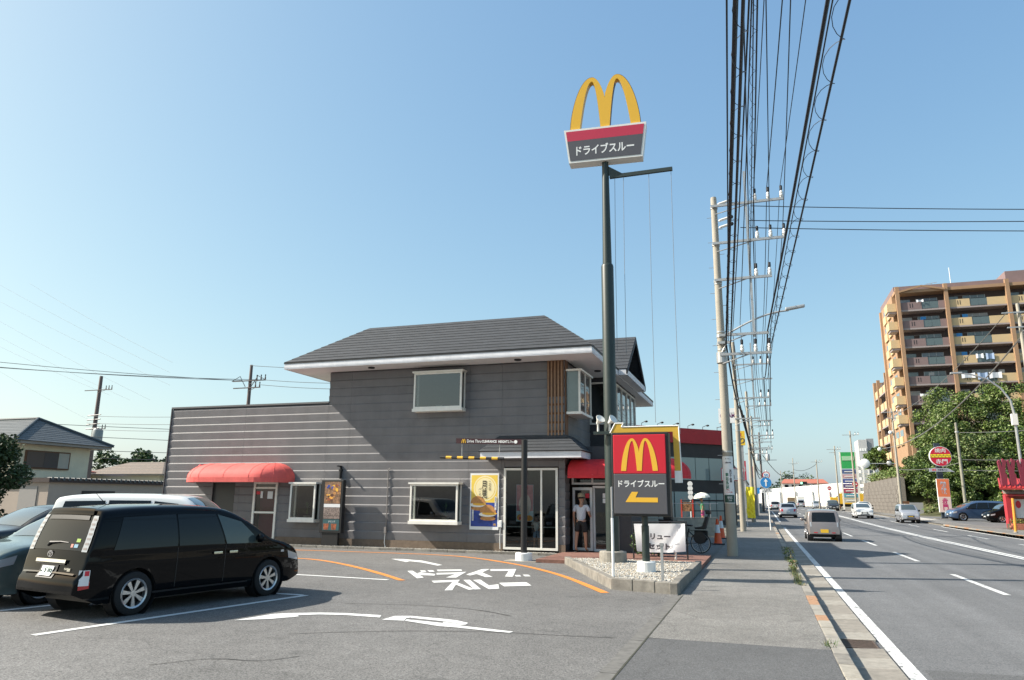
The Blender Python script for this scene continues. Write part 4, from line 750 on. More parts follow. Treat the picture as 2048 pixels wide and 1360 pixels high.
p1 = upole((-.93,24.35,0),11.9,'tall concrete utility pole by the pavement carrying a white clinic notice',ARM1,mast=(6.9,12.7,1.05),lamp=(7.0,2.15,.72))
for q in (11.6,11.0,10.75):
    MB().lathe([(.02,0),(.05,.05),(.05,.3),(.02,.36)],8,(-.80,24.2,q),(0,1,0),(0,0,1),(1,0,.25)).build('strain_insulator', PORC, p1); MB().ball((-.38,24.2,q+.10),.075,8).build('cable_clamp', DKCAB, p1)
MB().lathe([(.178,6.1),(.178,6.45)],16,(-.93,24.35,0)).build('junction_box', STEEL, p1)
# wrapped notices on the pole
def wrap(par, x,y,r,z0,z1,a0,a1,m,name):
    b_ = MB(); b_.grid([[(x+r*math.cos(a0+(a1-a0)*k/10), y+r*math.sin(a0+(a1-a0)*k/10), z) for k in range(11)] for z in (z0,z1)]); return b_.build(name, m, par)
px_,py_ = -.93,24.35
wn = wrap(p1,px_,py_,.166,1.60,3.06,-PI*.97,-PI*.08,WHITE,'notice'); GRN = mat('green_print',(.02,.16,.09),.6); GRD = mat('dark_green_plate',(.02,.07,.055),.5)
wrap(p1,px_,py_,.169,1.62,1.86,-PI*.85,-PI*.16,GRD,'address_plate')
def on_pole(s,m,z,w,h,du=0,bold=.02):
    v,f = text_mesh(s,w,h,bold=bold); rr_ = .1705; b_ = MB()
    b_.add([(px_+rr_*math.cos(-PI*.47+(x+du)/rr_), py_+rr_*math.sin(-PI*.47+(x+du)/rr_), z+y) for x,y in v], f); b_.build('lettering', m, wn)
on_pole('整\n形\n外\n科',GRN,2.28,.10,.52,-.055,.03); on_pole('西\n千\n葉',DKG,2.44,.085,.40,.06,.02); on_pole('すぐそこ',DKG,2.98,.19,.045,0,.01); on_pole('高州',DKG,2.86,.19,.05); on_pole('←',REDP,2.02,.2,.05); on_pole('稲毛区\n3-14',WHITE,1.74,.15,.16,0,.01); on_pole('この先',REDP,1.94,.19,.05,0,.01)
p2 = upole((-1.04,44.5,GZ(44)),11.0,'second concrete utility pole along the pavement past the cones',[(9.6,-.1,2.0,3),(8.7,-.1,2.1,0),(7.6,-.1,1.9,2),(6.4,-.1,1.3,0)],mast=(6.4,10.9,1.0))
p3 = upole((-.62,62,GZ(62)),10.4,'third utility pole along the pavement behind the yellow flag',[(9.2,-.1,1.9,3),(8.0,-.1,1.9,0),(6.8,-.1,1.9,2),(5.8,-.1,1.6,0)],bolts=False)
p4 = upole((-.45,80,GZ(80)),10.2,'fourth utility pole in the row beyond the yellow flag',[(9.2,-.8,1.8,3),(7.5,-.1,1.9,0),(6.3,-.8,1.4,2)],bolts=False)
p5 = upole((.28,101,GZ(101)),10.2,'dark leaning utility pole with transformer drums far along the left pavement',[(9.4,-.9,1.8,3),(8.0,-.9,1.6,2),(6.6,-.6,2.0,0)],bolts=False,m=mat('old_pole',(.14,.12,.11),.8))
for x in (-.35,.9): MB().lathe([(.24,0),(.26,.1),(.26,.75),(.2,.85),(0,.86)],12,(.28+x,100.7,6.9)).build('transformer', STEEL, p5, smooth=True)
MB().box(-.6,.1,100.4,100.9,.2,1.5).build('cabinet', mat('grey_cabinet',(.25,.27,.26),.6), p5)
def cat(p,q,sag,n=20):
    p,q = Vector(p),Vector(q); return [p.lerp(q,i/n)-Vector((0,0,4*sag*(i/n)*(1-i/n))) for i in range(n+1)]
def wire(label, spans, r, group='overhead wires on the left pavement', spiral=None, m=None, n=5, cat_='cable'):
    b_ = MB(); allp = []
    for (p,q,s) in spans: 
        c = cat(p,q,s); allp += c if not allp else c[1:]
    b_.tube(allp, r, n); o = b_.build('overhead_wire', m or DKCAB, base=True); tag(o,label,'cable',group)
    if spiral:
        rad, pitch, dx, span = spiral; pts = []; c = cat(*spans[span],24) if False else cat(spans[span][0],spans[span][1],spans[span][2],40)
        L = sum((c[i+1]-c[i]).length for i in range(40)); N = int(L/pitch*10); 
        for i in range(N+1):
            t_ = i/N*40; k = min(int(t_),39); pp_ = c[k].lerp(c[k+1],t_-k); a = i/10*2*PI
            pts.append(pp_+Vector((rad*math.cos(a)+dx,0,rad*math.sin(a))))
        MB().tube(pts,.005,3).build('spiral_hanger', m or DKCAB, o)
    return o
def ext(P1,P2,Y): k = (Y-P2[1])/(P2[1]-P1[1]); return tuple(P2[i]+(P2[i]-P1[i])*k for i in range(3))
def over(P1,P2,label,r,far,sag=.35,spiral=None):
    P0 = ext(P1,P2,-6); m_ = ((P0[0]+P1[0])/2,(P0[1]+P1[1])/2,(P0[2]+P1[2])/2)
    return wire(label,[(P0,P1,sag),(P1,far,.5),(far,(far[0]+.5,80,far[2]-.4),.5)],r,spiral=spiral)
over((-.78,24.3,6.72),(.064,7,6.95),'thickest black telephone cable at the left of the overhead bundle',.032,(-.85,44.4,7.0),sag=.15,spiral=(.09,.8,.06,0))
over((-.64,24.3,6.70),(.135,7,6.92),'black telephone cable hanging right beside the thickest one',.022,(-.75,44.4,6.9),sag=.2)
over((-.70,24.3,6.9),(-.02,7,7.0),'thin line left of the thick telephone cable overhead',.012,(-.8,44.4,7.2),sag=.1)
over((.53,24.3,7.06),(1.0,7.5,7.1),'heavy twisted power cable sweeping over the kerb',.025,(.6,44.4,8.8),sag=.2)
over((.57,24.3,6.48),(1.13,7,6.70),'rightmost overhead cable with wide spiral hangers',.016,(.8,44.4,7.0),sag=.2,spiral=(.09,.85,-.05,0))
over((.40,24.25,12.02),(.65,13.7,11.66),'left high voltage line on the top crossarm',.011,(.3,44.4,10.2),sag=.3)
over((.82,24.25,12.02),(.99,13.7,11.6),'middle high voltage line on the top crossarm',.014,(.55,44.4,10.2),sag=.3)
over((1.24,24.25,12.02),(1.41,13.7,11.5),'right high voltage line on the top crossarm',.011,(.9,44.4,10.2),sag=.3)
over((.30,24.25,10.66),(.47,12.3,10.64),'left line on the second crossarm with spiral wrap',.018,(.2,44.4,9.3),sag=.3,spiral=(.07,.7,-.05,0))
over((.82,24.25,10.66),(.62,12.2,10.6),'middle line on the second crossarm',.012,(.5,44.4,9.3),sag=.3)
over((1.24,24.25,10.66),(1.02,12.2,10.5),'right line on the second crossarm',.012,(.9,44.4,9.3),sag=.3)
over((.10,24.25,9.0),(.20,10.5,9.35),'twisted drop wire hanging below the second crossarm',.013,(.1,44.4,8.2),sag=.3)
over((-.55,24.3,7.1),(.20,7.2,7.15),'slack thin cable weaving right of the thick telephone cables',.012,(-.6,44.4,7.4),sag=.28)
over((-.30,24.3,7.4),(.24,7.6,7.35),'thin cable between the telephone bundle and the mast',.010,(-.4,44.4,7.6),sag=.18)
over((.05,24.3,8.2),(.30,9.5,8.5),'thin twisted cable left of the second crossarm lines',.010,(.0,44.4,8.0),sag=.3)
over((.66,24.3,7.3),(1.08,7.8,7.32),'thin line riding beside the heavy twisted power cable',.010,(.7,44.4,8.6),sag=.26)
for i,(z0,z1,e) in enumerate(((11.45,10.6,'upper'),(10.95,10.3,'middle'),(10.72,9.9,'lower'))): wire('%s of three wires crossing high over the road to the right'%e,[((.3-i*.2,24.3,z0),(17,27.5,z1),.1)],.015,'wires crossing over the road')
for i in range(3): wire('%s of three black service cables slung between the far poles'%('top','middle','lowest')[i],[((-.85+.1*i,44.4,7.2-.3*i),(.1,101,5.6-.5*i),.9)],.04,'service cables on the far poles')
# ---------------------------------------------------------------- vehicles
def carpaint(name,col,metal=.0): return mat(name,col,.35,metal,coat=.8,spec=.15)
CGLASS = mat('tinted_car_glass',(.008,.011,.014),.03,coat=0,spec=.32); CGLASS2 = mat('clear_car_glass',(.05,.065,.065),.03,coat=1.0,spec=.8)
TYRE = mat('tyre_rubber',(.012,.012,.013),.85); RIMM = mat('alloy_rim',(.55,.55,.56),.3,.85); CHROME = mat('chrome',(.75,.75,.76),.12,1.0); TRIMB = mat('black_trim',(.015,.015,.016),.5)
LAMPC = mat('clear_lamp',(.36,.38,.40),.12,coat=1); LAMPR = mat('red_lamp',(.45,.015,.02),.2,coat=1); PLW = mat('white_plate',(.74,.76,.74),.5); PLY = mat('yellow_plate',(.80,.48,.03),.5); LAMPO = mat('amber_lamp',(.7,.28,.03),.25)
def interp(pts,x):
    if x <= pts[0][0]: return pts[0][1]
    for (a,b),(c,d) in zip(pts,pts[1:]):
        if x <= c: return b+(d-b)*(x-a)/max(c-a,1e-9)
    return pts[-1][1]
def smooth_line(pts,n=6):
    P = [Vector(p) for p in pts]; o = []
    for i in range(len(P)-1):
        p0,p1,p2,p3 = P[max(i-1,0)],P[i],P[i+1],P[min(i+2,len(P)-1)]
        for k in range(n):
            t = k/n; q = .5*((2*p1)+(p2-p0)*t+(2*p0-5*p1+4*p2-p3)*t*t+(3*p1-p0-3*p2+p3)*t**3); o.append((q.x,q.y))
    return o+[tuple(P[-1])]
# side outlines (x from rear bumper forward, z up), for a car of the given length and height
SHAPES = {
 'minivan': dict(L=4.62,W=1.72,top=[(0,.42),(.015,.58),(.07,.65),(.11,.80),(.15,.97),(.32,1.50),(.45,1.585),(1.2,1.63),(2.2,1.625),(2.75,1.56),(3.25,1.34),(3.72,1.06),(4.2,.93),(4.48,.78),(4.60,.55),(4.62,.34)],zb=.98,wx=(.93,3.72),wr=.325,bot=.22,
   side=[[(.50,.99),(1.64,1.0),(1.62,1.51),(.66,1.47)],[(1.67,1.0),(2.62,.99),(2.44,1.50),(1.65,1.51)],[(2.66,.99),(3.46,.97),(3.0,1.36),(2.48,1.495)]],tail=(.98,1.48),nose=(1.10,1.50),ws=(2.85,3.70)),
 'kei': dict(L=3.35,W=1.45,top=[(0,.36),(.02,.62),(.06,.85),(.10,.98),(.24,1.40),(.40,1.48),(1.2,1.52),(1.9,1.49),(2.25,1.38),(2.62,1.02),(3.0,.92),(3.22,.80),(3.33,.55),(3.35,.34)],zb=.92,wx=(.50,2.75),wr=.28,bot=.2,
   side=[[(.40,.94),(1.18,.93),(1.16,1.40),(.52,1.38)],[(1.25,.93),(2.42,.94),(2.08,1.36),(1.23,1.40)]],tail=(.93,1.38),ws=(2.10,2.6)),
 'sedan': dict(L=4.5,W=1.70,top=[(0,.40),(.02,.66),(.10,.90),(.45,.98),(.85,1.02),(1.45,1.36),(1.9,1.44),(2.6,1.42),(3.1,1.18),(3.4,.98),(4.0,.90),(4.35,.76),(4.48,.52),(4.5,.34)],zb=.92,wx=(.85,3.55),wr=.31,bot=.2,
   side=[[(1.05,.98),(1.95,.94),(1.93,1.36),(1.48,1.32)],[(2.02,.94),(3.18,.95),(2.62,1.36),(2.0,1.37)]],tail=(1.04,1.36),ws=(2.65,3.32)),
 'wagon': dict(L=4.4,W=1.70,top=[(0,.40),(.02,.68),(.08,.92),(.42,1.38),(.60,1.45),(1.4,1.49),(2.3,1.46),(2.9,1.22),(3.3,.98),(3.9,.90),(4.25,.76),(4.38,.52),(4.4,.34)],zb=.92,wx=(.80,3.48),wr=.31,bot=.2,
   side=[[(.55,.98),(1.25,.94),(1.23,1.40),(.72,1.37)],[(1.32,.94),(2.10,.93),(2.08,1.40),(1.30,1.41)],[(2.17,.93),(3.12,.94),(2.55,1.33),(2.15,1.39)]],tail=(.96,1.38),ws=(2.5,3.22)),
 'van': dict(L=4.6,W=1.72,top=[(0,.36),(.02,.66),(.05,.95),(.14,1.55),(.26,1.70),(1.0,1.76),(2.6,1.75),(3.2,1.64),(3.75,1.16),(4.15,1.02),(4.48,.84),(4.58,.55),(4.6,.34)],zb=1.02,wx=(.80,3.65),wr=.31,bot=.22,
   side=[[(.30,1.04),(1.35,1.04),(1.33,1.62),(.40,1.60)],[(1.43,1.04),(2.40,1.04),(2.38,1.63),(1.41,1.63)],[(2.48,1.04),(3.52,1.06),(3.02,1.56),(2.46,1.62)]],tail=(1.04,1.58),ws=(3.12,3.72)),
}
def make_car(name,label,loc,rz,shape,paint,scale=(1,1,1),fine=False,glassm=CGLASS,plate=PLW,group=None,digits=None,lamps='std',mirror=True,rim=RIMM,cat_='car',frontglass=None):
    S = SHAPES[shape]; L,W,zb,bot = S['L'],S['W'],S['zb'],S['bot']; t = thing(name,label,cat_,loc,rz,group); t.scale = scale
    top = smooth_line(S['top'],6)
    # stations evenly along the outline
    ln = [0]
    for a,b in zip(top,top[1:]): ln.append(ln[-1]+math.hypot(b[0]-a[0],b[1]-a[1]))
    N = 110 if fine else 56; nz = 20 if fine else 9
    def at(s):
        for i in range(len(ln)-1):
            if s <= ln[i+1]+1e-9:
                k = (s-ln[i])/max(ln[i+1]-ln[i],1e-9); a,b = top[i],top[i+1]; return (a[0]+(b[0]-a[0])*k, a[1]+(b[1]-a[1])*k)
        return top[-1]
    ST = [at(ln[-1]*i/N) for i in range(N+1)]
    H = max(p[1] for p in top)
    zt = lambda x: interp(top,x)
    def hw(x,z):
        r = W/2
        e = min(x,L-x); d0 = .55
        if e < d0: r *= 1-.13*((d0-e)/d0)**2.2
        if z > zb: q = (z-zb)/(H-zb); r *= 1-.06*q-.13*q*q
        else: q = (zb-z)/zb; r *= 1-.05*q*q-.012*math.exp(-((z-zb+.06)/.05)**2)
        if z < .34: r -= .03*((.34-z)/.14)
        ed = zt(x)-z
        if ed < .09: r -= .055*(1-math.sqrt(max(0,1-(1-max(ed,0)/.09)**2)))
        return r
    NL = 8
    def lat(x,z,s,off=0,tn=None):
        """point on the roof / bonnet / tail strip at lateral fraction s"""
        i = min(range(len(ST)),key=lambda k:(ST[k][0]-x)**2+(ST[k][1]-z)**2); a,b = ST[max(i-1,0)],ST[min(i+1,N)]
        tx,tz = b[0]-a[0],b[1]-a[1]; d = math.hypot(tx,tz) or 1; nx,nz_ = -tz/d,tx/d
        c = .035*(1-s*s)+off
        return Vector((x+nx*c, hw(x,z)*s, z+nz_*c))
    zbo = lambda x: bot+ .16*max(0,(.35-x)/.35)+ .10*max(0,(x-L+.35)/.35)
    rings = []; key = []
    for (x,z) in ST:
        z0 = min(zbo(x), z-.02); r = []
        for k in range(nz+1): zz = z0+(z-z0)*(1-(1-k/nz)**1.25); r.append(Vector((x,hw(x,zz),zz)))
        mid = [lat(x,z,1-2*k/NL) for k in range(1,NL)]
        rings.append(r+mid+[Vector((p.x,-p.y,p.z)) for p in r[::-1]])
    n = len(rings[0]); vs = [p for r in rings for p in r]; ns = nz+1
    ar = S['wr']+.055; inside = [any((p.x-wx)**2+(p.z-S['wr'])**2 < ar*ar for wx in S['wx']) and abs(p.y) > W*.3 and (i%n < ns-1 or i%n > n-ns) for i,p in enumerate(vs)]
    faces = []
    for i in range(N):
        for j in range(n-1):
            q = (i*n+j,(i+1)*n+j,(i+1)*n+j+1,i*n+j+1)
            if all(inside[k] for k in q): continue
            faces.append(q)
    used = set(k for f in faces for k in f)
    for k in used:
        if inside[k]:
            p = vs[k]; wx = min(S['wx'],key=lambda w_:abs(w_-p.x)); d = Vector((p.x-wx,0,p.z-S['wr'])); d = d.normalized()*ar if d.length>1e-4 else Vector((0,0,ar)); vs[k] = Vector((wx+d.x,p.y,S['wr']+d.z))
    b = MB(); b.add(vs,faces)
    b.poly(rings[0]); b.poly(rings[-1][::-1])
    body = b.build('body',paint,t,smooth=True,world=False,angle=55)
    u = MB(); u.box(.5,L-.45,-W/2+.10,W/2-.10,bot-.02,bot+.28)
    u.build('underbody',TRIMB,body,world=False)
    def sidepatch(nm,quad,m,off=.007,sgn=1,nu=8,nv=5,par=None):
        A,B,C,D = [Vector((*q,0)) for q in quad]; rows = []
        for i in range(nv+1):
            v = i/nv; rows.append([])
            for j in range(nu+1):
                uu_ = j/nu; p = A.lerp(B,uu_).lerp(D.lerp(C,uu_),v); rows[-1].append((p.x,sgn*(hw(p.x,p.y)+off),p.y))
        g_ = MB(); g_.grid(rows); return g_.build(nm,m,par or t,smooth=True,world=False,angle=180)
    def endpatch(nm,z0,z1,s0,s1,m,rear=True,off=.008,nu=8,nv=6,par=None,xr=None):
        pts = [p for p in ST if (p[0] < L*.45 if rear else p[0] > L*.45)]
        if xr: sel = lambda v: min(pts,key=lambda p:abs(p[0]-(xr[0]+(xr[1]-xr[0])*v)))
        def pt(v):
            if xr: x = xr[0]+(xr[1]-xr[0])*v; return x, zt(x)
            z = z0+(z1-z0)*v; a = sorted(pts,key=lambda p:abs(p[1]-z))[:2]
            lo,hi = min(a,key=lambda p:p[1]),max(a,key=lambda p:p[1]); k = 0 if hi[1]-lo[1]<1e-6 else max(-.5,min(1.5,(z-lo[1])/(hi[1]-lo[1]))); return lo[0]+(hi[0]-lo[0])*k, z
        rows = []
        for i in range(nv+1):
            x,z = pt(i/nv); rows.append([tuple(lat(x,z,s0+(s1-s0)*j/nu,off)) for j in range(nu+1)])
        g_ = MB(); g_.grid(rows); return g_.build(nm,m,par or t,smooth=True,world=False,angle=180)
    for sgn in (1,-1):
        for qi,q in enumerate(S['side']): sidepatch('side_window',q,frontglass if frontglass and qi==len(S['side'])-1 else glassm,sgn=sgn)
        if mirror:
            mx = S['side'][-1][1][0]-.12; y = sgn*(hw(mx,zb)+.10)
            MB().ball((mx,y,zb+.08),.1,10,(.55,1,.8)).build('mirror',paint if fine else TRIMB,t,smooth=True,world=False)
        for wx in S['wx']:
            y = sgn*(W/2-.105); R_ = S['wr']; ax_ = (1,0,0); az_ = (0,0,1); o_ = (0,sgn,0)
            w_ = MB().lathe([(R_*.62,-.10),(R_*.9,-.105),(R_*.985,-.08),(R_,-.03),(R_,.04),(R_*.985,.085),(R_*.9,.105),(R_*.66,.10)],28 if fine else 16,(wx,y,R_),ax_,az_,o_,caps=False).build('wheel',TYRE,t,smooth=True,world=False)
            MB().lathe([(0,.02),(R_*.66,.02)],20,(wx,y,R_),ax_,az_,o_).build('wheel_disc',TRIMB,w_,world=False)
            MB().lathe([(R_*.70,.10),(R_*.68,.112),(R_*.61,.10),(R_*.60,.03)],28 if fine else 14,(wx,y,R_),ax_,az_,o_,caps=False).build('rim',rim,w_,smooth=True,world=False)
            hb = MB(); hb.lathe([(0,.085),(R_*.16,.085),(R_*.18,.06),(R_*.18,.02)],14,(wx,y,R_),ax_,az_,o_)
            for k in range(7 if fine else 5):
                a = 2*PI*k/(7 if fine else 5)+.3; d = Vector((math.cos(a),0,math.sin(a))); pp_ = Vector((-d.z,0,d.x)); c0 = Vector((wx,y,R_))
                q = [c0+d*R_*.14-pp_*R_*.05,c0+d*R_*.62-pp_*R_*.105,c0+d*R_*.62+pp_*R_*.105,c0+d*R_*.14+pp_*R_*.05]
                hb.prism([p+Vector((0,sgn*.055,0)) for p in q],(0,sgn*.03,0))
            hb.build('spokes',rim,w_,world=False)
            li = MB().lathe([(ar+.004,.10),(ar+.004,-.14),(0,-.14)],20,(wx,y,R_),ax_,az_,o_,caps=False).build('wheel_arch',TRIMB,t,world=False)
    z0,z1 = S['tail']; endpatch('rear_window',z0,z1,-.84,.84,glassm)
    endpatch('windscreen',0,0,-.84,.84,CGLASS2 if glassm is CGLASS else glassm,rear=False,xr=S['ws'])
    # lamps, plates, bumper lines
    if lamps == 'kei':
        for s_ in (1,-1): endpatch('tail_lamp',.40,.445,s_*.52,s_*.80,LAMPR,off=.01,nu=4,nv=2); endpatch('pillar_lamp',.70,.92,s_*.90,s_*1.0,LAMPC,off=.008,nu=3,nv=4)
    if lamps == 'std':
        for s_ in (1,-1):
            sidepatch('tail_lamp',[(.03,.62),(.24,.66),(.26,.90),(.10,.90)],LAMPR,off=.006,sgn=s_,nu=4,nv=4); endpatch('tail_lamp',.64,.88,s_*.72,s_*.98,LAMPR,off=.008,nu=4,nv=4)
    for s_ in (1,-1):
        sidepatch('head_lamp',[(L-.42,.66),(L-.10,.60),(L-.14,.72),(L-.46,.80)],LAMPC,off=.007,sgn=s_,nu=4,nv=4); endpatch('head_lamp',.58,.72,s_*.55,s_*.97,LAMPC,rear=False,off=.008,nu=5,nv=4)
    endpatch('grille',.46,.60,-.45,.45,TRIMB,rear=False,off=.006,nu=6,nv=3); endpatch('lower_grille',.36,.42,-.6,.6,TRIMB,rear=False,off=.006,nu=6,nv=2)
    MB().box(L-.005,L+.028,-.165,.165,.40,.56).build('front_plate',plate,t,world=False)
    if not digits:
        zz = .66 if shape not in ('kei',) else .50; xx = 0.03; MB().box(-.035,xx,-.165,.165,zz-.08,zz+.08).build('rear_plate',plate,t,world=False)
    return t,dict(side=sidepatch,end=endpatch,hw=hw,lat=lat,zt=zt,S=S,paint=paint,body=body)
BLK = mat('black_car_paint',(.0025,.003,.004),.06,coat=.30,spec=.06); WHT = carpaint('white_car_paint',(.70,.70,.68)); SLV = carpaint('silver_car_paint',(.42,.43,.45),.5); TAUPE = carpaint('taupe_car_paint',(.25,.22,.21),.35); SAGE = carpaint('sage_car_paint',(.11,.15,.145),.4); BLU = carpaint('steel_blue_car_paint',(.07,.12,.21),.4); REDcar = carpaint('red_car_paint',(.45,.02,.03)); DGR = carpaint('dark_grey_car_paint',(.03,.033,.036),.3)
def head(deg): return math.radians(90-deg)      # compass heading from the road direction, clockwise
# the black people carrier in the front bay
k = .90; hd = 9.5
rx,ry = -8.62,8.55      # right rear tyre
h_ = math.radians(hd); fw = Vector((math.sin(h_),math.cos(h_),0)); lf = Vector((-fw.y,fw.x,0))
o_ = Vector((rx,ry,0))-fw*.93*k+lf*(1.72/2-.105)*k
van,V = make_car('parked_minivan','glossy black minivan parked in the front bay of the lot',tuple(o_),head(hd),'minivan',BLK,(k,k,k*1.02),fine=True,lamps='van',digits='303',frontglass=mat('front_door_glass',(.055,.075,.075),.04,coat=.3,spec=.4))
sidep,endp = V['side'],V['end']
for s_ in (1,-1):
    lp = endp('tail_lamp',.97,1.49,s_*.84,s_*1.0,LAMPC,off=.014,nu=4,nv=10)
    for q in range(7): endp('lamp_segment',1.0+q*.07,1.03+q*.07,s_*.87,s_*.97,mat('pink_lamp_glass',(.24,.21,.21),.1,coat=1),off=.017,nu=3,nv=2,par=lp)
    sidep('door_handle',[(2.38,.83),(2.56,.83),(2.56,.865),(2.38,.865)],CHROME,off=.03,sgn=s_,nu=3,nv=2); sidep('door_handle',[(2.72,.83),(2.90,.83),(2.90,.865),(2.72,.865)],CHROME,off=.03,sgn=s_,nu=3,nv=2)
    for xx in (1.65,2.64): sidep('door_gap',[(xx,.36),(xx+.012,.36),(xx+.012,.97),(xx,.97)],TRIMB,off=.003,sgn=s_,nu=1,nv=8)
    sidep('indicator',[(3.98,.78),(4.06,.78),(4.06,.82),(3.98,.82)],LAMPC,off=.008,sgn=s_,nu=2,nv=2)
    sidep('sill_strip',[(1.25,.30),(3.20,.30),(3.20,.33),(1.25,.33)],TRIMB,off=.02,sgn=s_,nu=8,nv=1)
    sidep('reflector',[(.06,.44),(.20,.46),(.20,.56),(.06,.54)],LAMPR,off=.006,sgn=s_,nu=3,nv=2)
gn = endp('tailgate_garnish',.795,.845,-.52,.52,CHROME,off=.035,nu=8,nv=3)
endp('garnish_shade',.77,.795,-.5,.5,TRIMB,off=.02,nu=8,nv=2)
pl = endp('rear_plate',.60,.745,-.21,.21,PLW,off=.028,nu=3,nv=3)
endp('plate_recess',.575,.77,-.30,.30,TRIMB,off=.012,nu=4,nv=3)
def ontail(s,m,z,y,w,h,off,bold=.02,par=None):
    a,b_ = V['lat'](.12,z-.02,0,off),V['lat'](.12,z,0,off)
    pts = [p for p in smooth_line(V['S']['top'],6) if p[0]<1.0]; q = min(pts,key=lambda p:abs(p[1]-z)); c = V['lat'](q[0],q[1],y/.8,off); q2 = min(pts,key=lambda p:abs(p[1]-z-.1)); c2 = V['lat'](q2[0],q2[1],y/.8,off); up = (c2-c); up.y = 0
    return letter(s,m,par or van,c,(0,-1,0),up,w,h,bold,world=False)
DGN = mat('plate_green',(.03,.16,.10),.5)
ontail('・3 03',mat('plate_dark_green',(.01,.05,.035),.5),.648,-.0,.28,.10,.036,.03,pl); ontail('千葉 300',DGN,.725,.0,.15,.022,.034,.0,pl)
ontail('PLATANA',CHROME,.725,-.50,.15,.028,.014,.02); ontail('ISIS',CHROME,.685,-.54,.07,.022,.014,.02)
em = MB()
def ell(cz,cy,ry_,rz_,w_):
    for k_ in range(20):
        for (a) in (0,):
            t0,t1 = 2*PI*k_/20,2*PI*(k_+1)/20
            f_e = lambda t,s_: V['lat'](.145,.915+cz+rz_*s_*math.sin(t),(cy+ry_*s_*math.cos(t))/.8,.022+0)
            em.poly([f_e(t0,1),f_e(t1,1),f_e(t1,1-w_),f_e(t0,1-w_)])
ell(0,.10,.072,.048,.2); ell(.012,.10,.05,.018,.3); ell(0,.10,.02,.042,.4); em.build('emblem',CHROME,van,world=False)
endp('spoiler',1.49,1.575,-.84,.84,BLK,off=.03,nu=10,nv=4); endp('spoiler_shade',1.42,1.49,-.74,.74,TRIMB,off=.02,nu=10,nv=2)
endp('bumper_ledge',.63,.66,-.92,.92,mat('bumper_top',(.02,.021,.024),.15,coat=1),off=.025,nu=12,nv=2)
a_ = V['lat'](.19,1.03,.30,.03); MB().tube([a_,V['lat'](.20,1.07,.22,.05),V['lat'](.205,1.085,-.1,.045),V['lat'](.205,1.08,-.32,.03)],[.022,.02,.012,.008],6).build('rear_wiper',TRIMB,van,world=False)
MB().tube([(.95,.12,1.63),(.72,.13,1.72+.12)],[.008,.004],5).build('antenna',TRIMB,van,world=False); MB().lathe([(.03,0),(.02,.03),(0,.035)],8,(.95,.12,1.635)).build('antenna_base',TRIMB,van,world=False)
endp('sticker',1.02,1.07,-.46,-.53,mat('pink_sticker',(.6,.25,.2),.5),off=.014,nu=2,nv=2); endp('sticker',1.02,1.07,-.56,-.68,mat('blue_sticker',(.2,.35,.45),.5),off=.014,nu=2,nv=2); endp('sticker',1.10,1.15,-.58,-.70,mat('green_sticker',(.28,.42,.08),.5),off=.014,nu=2,nv=2)
# sticker patch by the rear lamp
sidep('corner_sticker',[(.055,.50),(.19,.50),(.19,.72),(.075,.72)],PAPER,off=.008,sgn=-1,nu=3,nv=3); sidep('corner_sticker',[(.12,.64),(.18,.64),(.18,.71),(.12,.71)],REDP,off=.011,sgn=-1,nu=2,nv=2)
# neighbours in the lot
make_car('parked_car','sage green car beside the black minivan, cut by the left picture edge',(-10.95,12.1,0),head(188.5),'wagon',SAGE,(.92,.92,.95),glassm=CGLASS2,fine=True)
make_car('parked_car','dark car behind the sage green car at the left picture edge',(-15.9,15.3,0),head(188),'wagon',DGR,(.92,.92,.94))
make_car('parked_van','white minivan parked behind the black minivan, only its roof showing',(-16.0,13.6,0),head(70),'van',WHT,(1,1,.95),fine=True,cat_='van')
make_car('driving_car','small taupe hatchback with yellow plate driving away in the near lane',(2.78,38.3,ZR(38)),head(0),'kei',TAUPE,(1,1.04,.96),plate=PLY,fine=True,lamps='kei')
make_car('driving_car','silver sedan driving away ahead of the taupe hatchback',(2.6,81,ZR(81)),head(0),'sedan',SLV)
make_car('driving_car','pale silver estate car in the near lane beyond the silver sedan',(2.3,136,ZR(136)),head(0),'wagon',SLV)
make_car('driving_car','dark sedan far down the near side of the road',(6.0,165,ZR(165)),head(0),'sedan',DGR)
make_car('driving_van','grey van with red tail lamps far off beside the delivery truck',(10.6,222,ZR(222)),head(0),'van',SLV,(1.2,1.2,1.2),cat_='van')
make_car('driving_car','white estate car with dark grille oncoming next to the centre line',(9.9,87,ZR(87)),head(180),'wagon',WHT)
make_car('driving_car','white hatchback oncoming in the kerb lane',(12.6,108,ZR(108)),head(180),'sedan',WHT,(1,1,1.05))
make_car('driving_car','small silver car with yellow plate oncoming in the kerb lane',(12.0,74,ZR(74)),head(180),'kei',SLV,(1,1.02,1.02),plate=PLY)
make_car('driving_car','grey people carrier with lit headlamps oncoming in the queue',(11.6,140,ZR(140)),head(180),'van',DGR,(1,1,1))
make_car('driving_car','silver car in the oncoming queue left of the grey people carrier',(11.8,182,ZR(182)),head(180),'van',SLV,(1,1,.95))
make_car('driving_car','red and white car in the oncoming queue right of the grey people carrier',(15.2,176,ZR(170)),head(180),'wagon',REDcar,(1.1,1.1,1.1))
make_car('parked_minivan','steel blue minivan parked nose out in the grill restaurant lot',(20.4,75.9,GZ(75)),head(262),'minivan',BLU,(1.02,1.02,1.06))
make_car('parked_van','black van parked in front of the steel blue minivan',(22.3,72.4,GZ(72)),head(262),'van',BLK,(1,1,.92),cat_='van')
